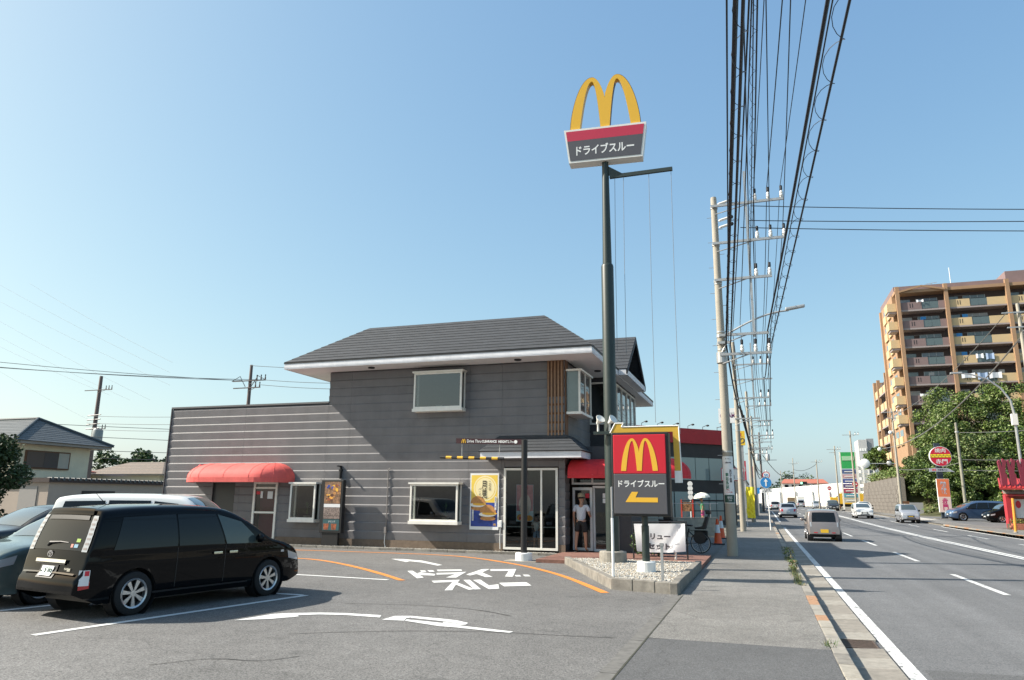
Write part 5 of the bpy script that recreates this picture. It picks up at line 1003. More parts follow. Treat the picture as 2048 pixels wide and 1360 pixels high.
def truck(name,label,loc,rz,cabm,boxm):
    t = thing(name,label,'truck',loc,rz)
    MB().box(0,4.2,-1.0,1.0,.95,3.1).build('cargo_box',boxm,t,world=False,bevel=.03); c = MB().box(4.3,5.9,-.95,.95,.55,2.3).build('cab',cabm,t,world=False,bevel=.08)
    MB().box(5.88,5.91,-.8,.8,1.35,2.1).build('windscreen',CGLASS,c,world=False); MB().box(.1,5.7,-.5,.5,.5,.95).build('chassis',TRIMB,t,world=False)
    for x in (1.0,4.9):
        for y in (-.85,.85): MB().lathe([(.25,-.12),(.4,-.12),(.4,.12),(.25,.12),(.0,.1)],16,(x,y,.4),(1,0,0),(0,0,1),(0,1 if y>0 else -1,0)).build('wheel',TYRE,t,world=False,smooth=True)
truck('delivery_truck','white box truck driving away far down the road',(11.3,236,ZR(236)),head(0),WHT,CREAMW)
truck('parked_truck','yellow box truck parked by the multi panel sign',(19.6,168,GZ(168)),head(270),mat('truck_yellow',(.72,.42,.03),.5),mat('truck_yellow',(.72,.42,.03),.5))
truck('parked_truck','second yellow truck right behind the first by the panel sign',(24.5,178,GZ(178)),head(270),mat('truck_yellow',(.72,.42,.03),.5),mat('truck_yellow',(.72,.42,.03),.5))
# ---------------------------------------------------------------- people
SKIN = mat('skin',(.36,.19,.12),.55); HAIR = mat('black_hair',(.012,.01,.009),.6); TEE = mat('pale_grey_shirt',(.50,.51,.55),.8); SHORT = mat('black_shorts',(.012,.012,.014),.8); CAP = mat('khaki_cap',(.30,.24,.15),.8); SANDAL = mat('dark_sandal',(.02,.018,.016),.7)
def skin_obj(name, pts, edges, m, parent, sub=2):
    me = bpy.data.meshes.new(name); me.from_pydata([p[:3] for p in pts],edges,[]); me.materials.append(m); o = link(name,me,parent)
    md = o.modifiers.new('skin','SKIN'); md.use_smooth_shade = True
    for i,p in enumerate(pts):
        d = me.skin_vertices[0].data[i]; r = p[3]; d.radius = (r,p[4] if len(p)>4 else r); d.use_root = i==0
    sb = o.modifiers.new('sub','SUBSURF'); sb.levels = sub; sb.render_levels = sub
    return o
def hand(P,E,w,d,s,out):
    """palm and five fingers growing from wrist index w along d"""
    d = Vector(d).normalized(); o = Vector(out).normalized(); base = Vector(P[w][:3]); palm = base+d*.07*s
    P.append((*palm,.030*s,.018*s)); pi = len(P)-1; E.append((w,pi))
    side = d.cross(o).normalized()
    for k,(a,l) in enumerate(((-.028,.07),(-.010,.08),(.010,.077),(.028,.06))):
        r0 = palm+side*a*s+d*.035*s; P.append((*r0,.0105*s)); E.append((pi,len(P)-1)); r1 = r0+(d*.75-o*.5)*l*s; P.append((*r1,.0085*s)); E.append((len(P)-2,len(P)-1))
    r0 = base+d*.035*s+side*(-.04)*s-o*.015*s; P.append((*r0,.011*s)); E.append((w,len(P)-1)); P.append((*(r0+(d*.8-side*.4)*.05*s),.009*s)); E.append((len(P)-2,len(P)-1))
def person(label, loc, rz, s, J, shirt, shortm, hatm=None, sleeve=True):
    """J: joints in metres for a 1.72 m figure facing +y"""
    t = thing('person',label,'person',loc,rz); t.scale = (s,s,s)
    P = [(*J['pelvis'],.12,.10),(*J['waist'],.115,.09),(*J['chest'],.14,.095),(*J['neck'],.052),(*J['head0'],.066,.075),(*J['head1'],.088,.10),(*J['head2'],.070,.085)]
    E = [(0,1),(1,2),(2,3),(3,4),(4,5),(5,6)]
    for sd in 'lr':
        b0 = len(P); P += [(*J['sh'+sd],.058),(*J['el'+sd],.040),(*J['wr'+sd],.027)]; E += [(2,b0),(b0,b0+1),(b0+1,b0+2)]
        hand(P,E,b0+2,Vector(J['wr'+sd])-Vector(J['el'+sd]),1,(1 if sd=='r' else -1,0,0))
        b1 = len(P); P += [(*J['hp'+sd],.088),(*J['kn'+sd],.056),(*J['cf'+sd],.052),(*J['an'+sd],.034),(*J['to'+sd],.034,.024)]; E += [(0,b1),(b1,b1+1),(b1+1,b1+2),(b1+2,b1+3),(b1+3,b1+4)]
    skin_obj('body',P,E,SKIN,t)
    L = lambda a,b,k: tuple(Vector(a).lerp(Vector(b),k))
    P = [(*J['waist'],.142,.118),(*L(J['pelvis'],J['waist'],.25),.146,.122),(*J['chest'],.165,.118),(*L(J['chest'],J['neck'],.8),.075,.07)]; E = [(0,1),(0,2),(2,3)]
    for sd in 'lr':
        b0 = len(P); P += [(*J['sh'+sd],.076),(*L(J['sh'+sd],J['el'+sd],.72),.068)]; E += [(2,b0),(b0,b0+1)]
    skin_obj('shirt',P,E,shirt,t)
    P = [(*J['pelvis'],.148,.125),(*L(J['pelvis'],J['waist'],.35),.138,.115)]; E = [(0,1)]
    for sd in 'lr':
        b0 = len(P); P += [(*J['hp'+sd],.108),(*L(J['hp'+sd],J['kn'+sd],.82),.092)]; E += [(0,b0),(b0,b0+1)]
    skin_obj('shorts',P,E,shortm,t)
    h0,h1,h2 = map(Vector,(J['head0'],J['head1'],J['head2'])); c = h1.lerp(h2,.45)
    MB().ball(c+Vector((0,-.012,.04)),.100,14,(.92,1.05,.86)).build('hair',HAIR,t,smooth=True,world=False)
    if hatm:
        b = MB(); b.lathe([(.118,0),(.117,.05),(.095,.10),(.05,.128),(0,.135)],16,c+Vector((0,-.01,.035)),(.94,0,0),(0,1.06,0)); b.prism([tuple(c+Vector((x,y,.045))) for x,y in ((-.09,.08),(.09,.08),(.07,.19),(0,.21),(-.07,.19))],(0,0,.012)); b.build('cap',hatm,t,smooth=True,world=False)
    for sd in 'lr':
        a,b_ = Vector(J['an'+sd]),Vector(J['to'+sd]); 
        MB().prism([tuple(Vector((b_.x+dx,b_.y+dy,-.0+max(0,b_.z-.045)*.9))) for dx,dy in ((-.05,-.20),(.05,-.20),(.055,.07),(0,.10),(-.055,.07))],(0,0,.025)).build('sandal',SANDAL,t,world=False)
        MB().ball(tuple(h1+Vector(((.088 if sd=='r' else -.088),.0,.0))),.022,8,(.5,1,1.4)).build('ear',SKIN,t,smooth=True,world=False)
    MB().ball(tuple(h1+Vector((0,.105,-.005))),.018,8,(.8,1,1.3)).build('nose',SKIN,t,smooth=True,world=False)
    for x in (-.032,.032): MB().ball(tuple(h1+Vector((x,.092,.028))),.011,8).build('eye',SHORT,t,smooth=True,world=False)
    MB().ball(tuple(h1+Vector((0,.093,-.045))),.016,8,(1.6,.5,.4)).build('mouth',mat('lips',(.25,.09,.07),.5),t,smooth=True,world=False)
    return t
JM = dict(pelvis=(0,0,.93),waist=(.005,.01,1.06),chest=(.01,.02,1.27),neck=(.01,.03,1.45),head0=(.01,.05,1.52),head1=(.0,.06,1.60),head2=(-.005,.055,1.66),
 shl=(-.185,.01,1.39),ell=(-.235,-.03,1.11),wrl=(-.225,.03,.87),shr=(.195,.03,1.39),elr=(.26,.06,1.13),wrr=(.20,.28,1.07),
 hpl=(-.095,0,.90),knl=(-.13,-.03,.50),cfl=(-.14,-.07,.33),anl=(-.13,-.12,.09),tol=(-.12,.0,.05),hpr=(.095,0,.90),knr=(.12,.06,.49),cfr=(.13,.05,.32),anr=(.14,.06,.075),tor=(.16,.18,.045))
person('person in grey t-shirt, black shorts and khaki cap entering the glass door',(-5.34,22.62,.09),-.15,1.0,JM,TEE,SHORT,CAP)
JC = dict(JM); JC.update(ell=(-.24,.05,1.13),wrl=(-.18,.22,1.05),head1=(0,.07,1.58),cfl=(-.12,-.02,.32),anl=(-.12,-.02,.075),tol=(-.13,.1,.045),knl=(-.11,.03,.49))
person('small child in white shirt and pale blue shorts standing behind the shop window',(-6.83,Yw+.42,.1),PI+.15,.62,JC,mat('white_shirt',(.72,.74,.74),.8),mat('blue_shorts',(.28,.36,.48),.8))
# ---------------------------------------------------------------- bicycle with child seat
BKB = mat('bike_black',(.014,.014,.015),.45); RUB = TYRE
bk = thing('bicycle','black bicycle with a rear child seat parked beside the banner','bicycle',(-2.5,25.2,.0),math.radians(172))
def bwheel(x,y,R_):
    w_ = MB().lathe([(R_-.02,-.018),(R_,0),(R_-.02,.018),(R_-.035,.0),(R_-.02,-.018)],32,(x,y,R_),(1,0,0),(0,0,1),(0,1,0),caps=False).build('wheel',RUB,bk,smooth=True,world=False)
    MB().lathe([(R_-.03,-.012),(R_-.03,.012),(R_-.05,.01),(R_-.05,-.01),(R_-.03,-.012)],32,(x,y,R_),(1,0,0),(0,0,1),(0,1,0),caps=False).build('rim',STEEL,w_,smooth=True,world=False)
    b = MB()
    for k_ in range(18): a = 2*PI*k_/18; b.tube([(x,y+(.02 if k_%2 else -.02),R_),(x+(R_-.045)*math.cos(a),y,R_+(R_-.045)*math.sin(a))],.0035,3)
    b.build('spokes',STEEL,w_,world=False); MB().tube([(x,y-.04,R_),(x,y+.04,R_)],.022,8).build('hub',STEEL,w_,world=False)
bwheel(-.56,0,.33); bwheel(.56,0,.33)
for nm,pts,r in (('down_tube',[(.40,0,.80),(.05,0,.42),(-.08,0,.30)],.03),('seat_tube',[(-.08,0,.30),(-.20,0,.78)],.026),('chain_stay',[(-.08,.05,.30),(-.56,.05,.33)],.01),('chain_stay',[(-.08,-.05,.30),(-.56,-.05,.33)],.01),('seat_stay',[(-.18,.05,.70),(-.56,.05,.33)],.01),('seat_stay',[(-.18,-.05,.70),(-.56,-.05,.33)],.01),('fork',[(.40,0,.86),(.44,.05,.62),(.56,.05,.33)],.014),('fork',[(.42,0,.74),(.44,-.05,.62),(.56,-.05,.33)],.014),('handlebar',[(.25,-.28,1.02),(.36,-.2,1.03),(.40,0,.98),(.36,.2,1.03),(.25,.28,1.02)],.013),('stem',[(.40,0,.84),(.40,0,.98)],.015),('rack',[(-.2,.08,.72),(-.75,.08,.72),(-.75,-.08,.72),(-.2,-.08,.72)],.008),('kickstand',[(-.5,.12,.33),(-.62,.16,.02),(-.62,-.16,.02),(-.5,-.12,.33)],.01)):
    MB().tube(pts,r,6).build(nm,BKB,bk,world=False)
b = MB(); b.prism([(-.32,-.1,.84),(-.32,.1,.84),(-.05,.03,.86),(-.05,-.03,.86)],(0,0,.06)); b.build('saddle',BKB,bk,world=False,bevel=.02)
b = MB(); b.grid([[(-.60+.0*k,y,z) for y in (-.15,0,.15)] for k,z in ((0,.76),)]+[[(x,y*1.0,z+abs(y)*.25) for y in (-.15,0,.15)] for x,z in ((-.50,.77),(-.42,.80))]+[[(-.40,-.14,.80),(-.40,0,.78),(-.40,.14,.80)]])
b = MB(); b.prism([(-.74,-.15,.76),(-.42,-.15,.76),(-.40,-.15,.82),(-.66,-.15,.86),(-.78,-.15,1.18),(-.86,-.15,1.16)],(0,.30,0)); cs_ = b.build('child_seat',BKB,bk,world=False,bevel=.025)
MB().box(-.93,-.78,-.13,.13,1.24,1.38).build('headrest',BKB,cs_,world=False,bevel=.03); MB().tube([(-.83,0,1.15),(-.86,0,1.26)],.02,6).build('headrest_post',BKB,cs_,world=False)
b = MB(); b.prism([(.42,-.17,.78),(.72,-.17,.82),(.78,-.17,1.06),(.44,-.17,1.04)],(0,.34,0)); b.build('basket',BKB,bk,world=False)
MB().box(-.78,-.34,-.19,-.10,.42,.72).build('pannier',BKB,bk,world=False,bevel=.03)
MB().box(.34,.62,-.14,.14,1.02,1.22).build('front_bag',BKB,bk,world=False,bevel=.04)
for sg_ in (1,-1): MB().lathe([(.20,0),(.205,.01),(.20,.02)],16,(-.56,.11*sg_,.50),(1,0,0),(0,0,1),(0,1,0)).build('skirt_guard',BKB,bk,world=False)
b = MB(); b.lathe([(.10,-.005),(.10,.005)],14,(-.08,-.07,.30),(1,0,0),(0,0,1),(0,1,0)); b.tube([(-.08,-.09,.30),(.02,-.11,.16),(.06,-.2,.16)],.01,5); b.tube([(-.08,.09,.30),(-.18,.11,.44),(-.22,.2,.44)],.01,5); b.build('crank',STEEL,bk,world=False)
# ---------------------------------------------------------------- cones, signs, flag, walls beyond the forecourt
CONE = mat('orange_cone',(.80,.10,.02),.45); CWH = mat('cone_white',(.72,.72,.72),.4)
def cone(label,x,y,h):
    t = thing('traffic_cone',label,'traffic cone',(x,y,GZ(y)),.3,'traffic cones')
    r = lambda q: .165-.125*q
    pr = lambda a,b_: [(r(a),h*a),(r(b_),h*b_)]
    MB().box(-.22,.22,-.22,.22,0,.05).build('base',BLACKM,t,world=False,bevel=.02)
    MB().lathe([(.17,.05),(r(.08),h*.08),(r(.45),h*.45)],18,caps=False).build('cone_bottom',CONE,t,world=False,smooth=True); MB().lathe(pr(.452,.77),18,caps=False).build('reflective_band',CWH,t,world=False,smooth=True); MB().lathe(pr(.772,1)+[(0,h)],18).build('cone_top',CONE,t,world=False,smooth=True)
cone('orange cone with white band next to the bicycle seat',-1.70,30.6,.98); cone('orange cone with white band between bicycle and utility pole, farther back',-1.80,35.5,1.02)
BLOCKS = [mat('concrete_block_%d'%i,c,.9,nv=.15,ns=6,bump=.4) for i,c in enumerate(((.33,.30,.25),(.30,.28,.235),(.36,.33,.27)))]
bw = thing('block_wall','low concrete block wall behind the bicycle','wall',(-4.5,35,0))
A0,A1 = Vector((-9.0,32.2,0)),Vector((-2.1,38.2,0)); dv = (A1-A0); n_ = int(dv.length/.41); dv = dv.normalized(); nv_ = Vector((-dv.y,dv.x,0))
for r_ in range(4):
    for i in range(n_):
        a = A0+dv*(i*.41+(.2 if r_%2 else 0)); c = a+dv*.40; 
        MB().prism([(a.x,a.y,r_*.205),(c.x,c.y,r_*.205),(c.x+nv_.x*.14,c.y+nv_.y*.14,r_*.205),(a.x+nv_.x*.14,a.y+nv_.y*.14,r_*.205)],(0,0,.197)).build('block',BLOCKS[(i*5+r_*3)%3],bw)
a,c = A0,A0+dv*(n_*.41+.2); 
MB().prism([(a.x+nv_.x*.03,a.y+nv_.y*.03,0),(c.x+nv_.x*.03,c.y+nv_.y*.03,0),(c.x+nv_.x*.11,c.y+nv_.y*.11,0),(a.x+nv_.x*.11,a.y+nv_.y*.11,0)],(0,0,.81)).build('mortar',CONC_D,bw)
MB().prism([(a.x-nv_.x*.01,a.y-nv_.y*.01,.82),(c.x-nv_.x*.01,c.y-nv_.y*.01,.82),(c.x+nv_.x*.15,c.y+nv_.y*.15,.82),(a.x+nv_.x*.15,a.y+nv_.y*.15,.82)],(0,0,.06)).build('coping',CONC,bw)
MB().tube([(a.x,a.y,1.55),(c.x,c.y,1.55)],.012,5).build('wire_rail',STEEL,bw)
for i in range(5): q = A0+dv*(i*2.2); MB().tube([(q.x+nv_.x*.07,q.y+nv_.y*.07,.85),(q.x+nv_.x*.07,q.y+nv_.y*.07,1.58)],.015,5).build('rail_post',STEEL,bw)
# bushes behind the rail
def leafball(mb,c,rad,n,size,rng,nm=2,sq=(1,1,1)):
    for i in range(n):
        a = rng.uniform(0,2*PI); z = rng.uniform(-1,1); q = rng.random()**.45; s_ = math.sqrt(1-z*z)
        p = Vector((c[0]+rad*sq[0]*q*s_*math.cos(a),c[1]+rad*sq[1]*q*s_*math.sin(a),c[2]+rad*sq[2]*q*z))
        u_ = Vector((rng.gauss(0,1),rng.gauss(0,1),rng.gauss(0,.6))).normalized(); v_ = u_.cross(Vector((rng.gauss(0,1),rng.gauss(0,1),rng.gauss(0,1)))).normalized(); s2 = size*rng.uniform(.6,1.3)
        mb.cur = rng.randrange(nm); mb.add([p-u_*s2,p+v_*s2*.5,p+u_*s2,p-v_*s2*.5],[(0,1,2,3)])
GL = [mat('leaf_a',(.045,.085,.022),.6,nv=.3,ns=1.5),mat('leaf_b',(.075,.125,.03),.6,nv=.3,ns=1.5),mat('leaf_c',(.028,.055,.018),.65)]
for i,x in enumerate((-3.35,-2.9)):
    t = thing('shrub',('dark low shrub behind the left half of the banner','dark low shrub behind the right half of the banner')[i],'shrub',(x,21.9,.09)); rng = random.Random(i+40)
    b = MB(); leafball(b,(x,21.9,.48),.36,420,.06,rng,3); b.build('leaves',GL[::-1],t); MB().tube([(x,21.9,.09),(x,21.9,.5)],.025,6).build('stem',WOOD2,t)
# road signs
def roundsign(t,x,y,z,r,face,edge,ew):
    q = MB().lathe([(0,0),(r,0),(r,.02),(0,.02)],28,(x,y,z),(1,0,0),(0,0,1),(0,-1,0)).build('sign_disc',edge,t); MB().lathe([(0,.021),(r*ew,.021),(r*ew,.024),(0,.024)],28,(x,y,z),(1,0,0),(0,0,1),(0,-1,0)).build('disc_face',face,q); return q
BLUES = mat('sign_blue',(.03,.22,.52),.45); REDS = mat('sign_red',(.45,.03,.06),.45)
rs = thing('road_sign','white post with blue arrow disc and round speed limit sign at the kerb','road sign',(.42,47.2,GZ(47)))
MB().tube([(.46,47.2,GZ(47)),(.40,47.2,3.55)],.035,8).build('post',WHITE,rs)
roundsign(rs,.39,47.14,3.24,.22,WHITE,REDS,.78); letter('50',BLUES,rs,(.39,47.11,3.24),X_,Z_,.24,.17,.02)
q = roundsign(rs,.35,47.14,2.80,.34,BLUES,WHITE,.95)
MB().prism([(.31,47.112,2.58),(.39,47.112,2.58),(.39,47.112,2.86),(.47,47.112,2.86),(.35,47.112,3.03),(.23,47.112,2.86),(.31,47.112,2.86)],(0,-.004,0)).build('arrow',WHITE,rs)
MB().box(.06,.70,47.12,47.14,2.20,2.44).build('plate',WHITE,rs); letter('大型等\n大型バス',DKG,rs,(.38,47.117,2.32),X_,Z_,.54,.19,.01)
fg = thing('flag_banner','tall yellow advertising flag behind the second utility pole','flag',(-.75,53,GZ(53)))
MB().tube([(-.95,53,GZ(53)),(-.95,53,2.9)],.02,6).build('pole',WHITE,fg)
b = MB(); b.grid([[(-.93+u*.14+ .04*math.sin(v*6),53+.05*math.sin(u*4+v*5),2.65-v*.26) for u in range(5)] for v in range(9)]); b.build('cloth',mat('yellow_flag',(.80,.66,.03),.7,nv=.25,ns=5),fg)
MB().box(-1.35,-1.15,52.5,52.54,.6,1.6).build('side_cloth',mat('flag_pink',(.7,.3,.4),.7,nv=.5,ns=7),fg)
# umbrella walker, red framed board, round letter pole
JU = dict(JM); JU.update(wrr=(.1,.25,1.3),elr=(.24,.1,1.15))
pu = person('person in green and pink carrying a white parasol behind the block wall',(-3.28,45,GZ(45)+.25),PI/2,.95,JU,mat('green_top',(.08,.25,.12),.8),mat('pink_skirt',(.45,.06,.2),.8))
um = thing('parasol','open white parasol held by the person behind the block wall','parasol',(-3.35,45.05,1.55),0)
MB().lathe([(.48,0),(.44,.12),(.30,.24),(.12,.30),(0,.32)],12,(-3.3,45.0,1.85),(1,0,.1),(0,1,0),(-.1,0,1),caps=False).build('canopy',mat('white_parasol',(.8,.8,.7),.7),um); MB().tube([(-3.32,45.05,1.3),(-3.30,45,2.17)],.01,5).build('shaft',STEEL,um)
fb = thing('notice_board','red framed picture board standing beyond the block wall','notice board',(-3.8,41,0))
RFR = mat('red_frame',(.5,.05,.03),.5)
for x in (-4.1,-3.5): MB().box(x-.035,x+.035,40.97,41.03,0,1.74).build('post',RFR,fb)
MB().box(-4.06,-3.54,40.99,41.02,1.12,1.62).build('panel',MENU,fb); MB().box(-4.06,-3.54,40.97,41.03,1.66,1.70).build('rail',BLACKM,fb)
lp_ = thing('letter_sign','white pole with stacked round white letter discs beyond the block wall','sign',(-3.68,42,0))
MB().tube([(-3.7,42,0),(-3.68,42,2.7)],.03,8).build('post',WHITE,lp_)
for i in range(4): MB().lathe([(0,0),(.14,0),(.14,.03),(0,.03)],16,(-3.68,41.96,2.6-i*.24),(1,0,0),(0,0,1),(0,-1,0)).build('letter_disc',WHITE,lp_)
# ---------------------------------------------------------------- black and red restaurant behind
RB = thing('black_building','black two storey diner with red roof band behind the utility pole','building',(-6,51,0))
RBB = mat('black_cladding',(.022,.022,.024),.6,nv=.2,ns=2); RBR = mat('red_band',(.40,.012,.02),.5,nv=.08); RBG = mat('sea_green_glass',(.20,.27,.265),.08,coat=.6)
o0 = Vector((-2.3,55.4,0)); dd = Vector((-.7071,-.7071,0)); nb = Vector((.7071,-.7071,0))
def rp(u,d,z): p = o0+dd*u+nb*d; return (p.x,p.y,z)
def rbox(mb,u0,u1,d0,d1,z0,z1):
    mb.prism([rp(u0,d0,z0),rp(u1,d0,z0),rp(u1,d1,z0),rp(u0,d1,z0)],(0,0,z1-z0)); return mb
rbox(MB(),0,14,-9,-.05,0,6.6).build('wall',RBB,RB); rbox(MB(),-.06,14.06,-.05,.12,5.68,6.72).build('red_band',RBR,RB)
for i in range(9): rbox(MB(),.3+i*1.25,.3+i*1.25+1.2,-.049,.0,3.12,4.68).build('window',RBG,RB)
for i in range(4):
    for j in range(3): rbox(MB(),.35+i*.68,.35+i*.68+.62,-.049,.0,.35+j*.68+(0 if j<2 else .05),.35+j*.68+(.62 if j<2 else .5)).build('window_pane',RBG,RB)
for i in range(3): rbox(MB(),3.4+i*1.4,3.4+i*1.4+1.3,-.049,.0,.35,2.3).build('window',RBG,RB)
for i in range(6):
    p = Vector(rp(.6+i*1.35,.0,6.72)); q = MB(); q.tube([p,p+Vector((0,0,.18)),p+Vector((.3,-.3,.26))],.02,5); lo = q.build('lamp_arm',BLACKM,RB)
    MB().ball(tuple(p+Vector((.38,-.38,.24))),.12,8,(1,1,.6)).build('lamp_head',BLACKM,lo)
rbox(MB(),2.0,2.5,-.6,-.58,3.9,3.94).build('ceiling_light',WHITE,RB)
# shop signs along the pavement
def board(name,label,x0,x1,y,z0,z1,m,txt,tm,edge=None,pole=True,zb=None,pm=None):
    t = thing(name,label,'sign',((x0+x1)/2,y,GZ(y)))
    MB().box(x0,x1,y,y+.25,z0,z1).build('panel',edge or m,t)
    if edge: MB().box(x0+.05,x1-.05,y-.006,y-.001,z0+.05,z1-.05).build('face',m,t)
    for s_,cx,cz,w_,h_,tm_ in txt: letter(s_,tm_,t,(cx,y-.012,cz),X_,Z_,w_,h_,.02)
    if pole: MB().box((x0+x1)/2-.12,(x0+x1)/2+.12,y+.05,y+.2,GZ(y),z0).build('post',pm or BLACKM,t)
    return t
PUR = mat('purple_print',(.16,.03,.12),.5)
board('shop_sign','white board with dark letters high on a dark pole behind the utility pole',-2.62,-1.02,56,7.35,8.45,WHITE,[('(',-2.45,7.9,.1,.4,PUR),('LAMA',-1.65,7.9,.9,.3,PUR)],None)
board('shop_sign','white board with pink border behind the second utility pole',-2.55,-1.0,54,3.08,3.98,WHITE,[('日',-1.95,3.7,.3,.3,REDP),('住',-1.75,3.35,.25,.3,DKG),('品',-1.2,3.35,.25,.3,DKG)],None,edge=REDS)
board('shop_sign','square yellow sign with black writing above the pavement',-1.6,-1.0,67,6.5,7.75,mat('sign_yellow_b',(.78,.50,.03),.5),[('ス',-1.4,7.4,.3,.3,REDP),('り',-1.25,6.9,.45,.5,DKG)],None,pm=STEEL)
board('shop_sign','narrow crimson sign on a post beyond the white and pink board',-1.45,-1.1,70,3.6,5.3,REDS,[('肉',-1.28,4.6,.2,.5,WHITE)],None,pm=STEEL)
board('shop_sign','small red sign far along the left shops',-1.2,-.6,110,5.0,6.6,REDS,[],None,pm=STEEL)
board('road_notice','stack of small red and blue road signs far along the left pavement',-.6,-.05,92,2.6,3.3,BLUES,[],None,pm=STEEL)
def block(name,label,x0,x1,y0,y1,h,m,rows=2,cols=4,roofm=None):
    t = thing(name,label,'building',((x0+x1)/2,(y0+y1)/2,GZ(y0)-.05)); z = GZ(y0)
    MB().box(x0,x1,y0,y1,z-.05,z+h).build('wall',m,t); MB().box(x0-.15,x1+.15,y0-.15,y1+.15,z+h,z+h+.25).build('roof',roofm or CONC_D,t)
    for r_ in range(rows):
        for c in range(cols):
            y = y0+(y1-y0)*(c+.25)/cols; MB().box(x1-.02,x1+.03,y,y+(y1-y0)/cols*.5,z+.9+r_*3,z+2.4+r_*3).build('window',CGLASS,t)
    return t
block('shop_building','grey shop building along the left pavement past the yellow flag',-12,-3.2,68,82,4.2,mat('grey_render',(.30,.29,.28),.8,nv=.1),1,4)
block('shop_building','cream shop building farther along the left pavement',-13,-3.0,92,120,5.5,mat('cream_render',(.52,.46,.36),.8,nv=.1),1,5)
block('shop_building','white shop building at the far end of the left pavement',-16,-2.5,140,180,5.0,mat('white_render',(.62,.60,.56),.8,nv=.1),1,5)
# ---------------------------------------------------------------- trees
BARK = mat('bark',(.09,.065,.045),.9,nv=.3,ns=8,bump=.5)
def make_tree(label,loc,h,cr,seed,nleaf,size,group=None,mats=GL,clumps=26,trunk=.16,low=.35):
    rng = random.Random(seed); t = thing('tree',label,'tree',loc,0,group); x,y,z = loc
    top = Vector((x+rng.uniform(-.3,.3),y,z+h*.85)); tr = MB(); tr.tube([(x,y,z-.3),(x+rng.uniform(-.15,.15),y+rng.uniform(-.15,.15),z+h*.4),top],[trunk,trunk*.65,trunk*.15],8)
    cen = []
    for i in range(clumps):
        a = rng.uniform(0,2*PI); q = rng.random()**.5; zz = rng.uniform(low,1); w_ = math.sin(PI*min(1,max(.08,(zz-low+.15)/(1.15-low))))**.6
        c = Vector((x+cr*q*w_*math.cos(a),y+cr*q*w_*math.sin(a),z+h*zz)); cen.append(c)
        if i%2 == 0: b0 = Vector((x,y,z+h*rng.uniform(.25,.6))); tr.tube([b0,b0.lerp(c,.5)+Vector((0,0,-.1*cr*.2)),c],[trunk*.4,trunk*.25,trunk*.06],5)
    tr.build('trunk',BARK,t,smooth=True)
    b = MB()
    for c in cen: leafball(b,c,cr*rng.uniform(.24,.42),nleaf//clumps,size,rng,len(mats),(1,1,.7))
    b.build('crown',mats,t); return t
GLR = [mat('leaf_hill_a',(.065,.115,.020),.55,nv=.35,ns=.5),mat('leaf_hill_b',(.135,.20,.036),.55,nv=.35,ns=.5),mat('leaf_hill_c',(.038,.068,.016),.6,nv=.3,ns=.5),mat('leaf_hill_d',(.17,.21,.07),.55)]
# hillside on the right
def hz(X,Y):
    e = lambda a,b,v: (lambda t:t*t*(3-2*t))(min(max((v-a)/(b-a),0),1))
    sh = max(0,Y-133)*.35; front = e(90,114,Y)*10.5*e(17+sh,24+sh,X); back = e(99,103,Y)*4.4*e(16.3+sh,17.0+sh,X)
    return GZ(Y)-.03+max(front,back)+ (1.5*e(24,60,X)*e(92,130,Y))
b = MB(); xs = [16.25,16.9,17.6,18.5,19.5,21,23,25,28,32,38,46,60,90,140,220]; ys = [88,90,92,94,96,98,99,100,101,102,103,105,108,111,114,118,124,132,145,170,220,300]
b.grid([[(x,y,hz(x,y)) for x in xs] for y in ys]); tag(b.build('hillside',mat('hill_earth',(.07,.075,.03),.95,nv=.4,ns=.6,bump=.5,bs=4),base=False,smooth=True,angle=180),kind='structure')
variants = []
labs = ['broad dark green tree','loose bright green tree','tall olive green tree','rounded mid green tree']
spots = [(19.8,95,6.5,2.6,0,'at the left foot of the wooded bank'),(21.2,98.5,8.5,3.0,1,'rising above the left end of the wooded bank'),(23.4,94.5,6.8,2.8,2,'behind the round red sign'),(24.3,101,8.2,3.2,3,'just below the left apartment balconies'),(26.8,95.5,7.2,3.0,0,'right of the grey pole on the bank'),(28.0,102,8.4,3.2,1,'below the ochre apartment balconies'),(30.3,95.5,7.6,3.2,2,'above the steel blue minivan'),(31.8,101.5,9.2,3.4,0,'tallest below the hanging laundry'),(34.3,96,8.2,3.2,3,'above the black van'),(35.6,102.5,10.4,3.4,2,'at the right edge of the bank before the apartments'),(38.2,97,9.5,3.4,1,'at the right picture edge above the grill house'),(21.8,92.2,4.2,2.0,3,'low at the foot of the bank behind the round sign'),(25.4,92,4.6,2.2,1,'low behind the orange pillar sign'),(29,92.2,4.8,2.3,0,'low behind the steel blue minivan'),(33,92.5,5.0,2.4,2,'low behind the grill house roof'),(37,92.5,5.2,2.4,3,'low at the right picture edge'),(19.2,100.5,5.5,2.2,2,'at the far left of the bank beside the retaining wall'),(22.3,104,8.2,3.0,3,'between the corner balconies and the bank'),(20.4,92.3,4.0,1.8,0,'low at the left foot of the bank by the fence')]
for i,(x,y,h,cr,vv,where) in enumerate(spots):
    h *= 1.18*(1.15 if i in (9,10) else 1); cr *= 1.12
    make_tree('%s %s'%(labs[vv],where),(x,y,hz(x,y)),h,cr,100+i,11000,.15 if i<11 or i>15 else .13,'trees on the wooded bank',mats=[GLR[(vv+k)%4] for k in (0,1,2)] if vv!=1 else [GLR[1],GLR[3],GLR[0]],clumps=44,low=.10)
rng = random.Random(5); b = MB()
for i in range(90): 
    x,y = rng.uniform(18.5,42),rng.uniform(90.5,100); leafball(b,(x,y,hz(x,y)+.5),rng.uniform(.8,1.5),70,.2,rng,4,(1,1,.8))
tag(tag(b.build('undergrowth',GLR,base=False),kind='stuff'),'dense green undergrowth covering the bank below the trees','undergrowth')
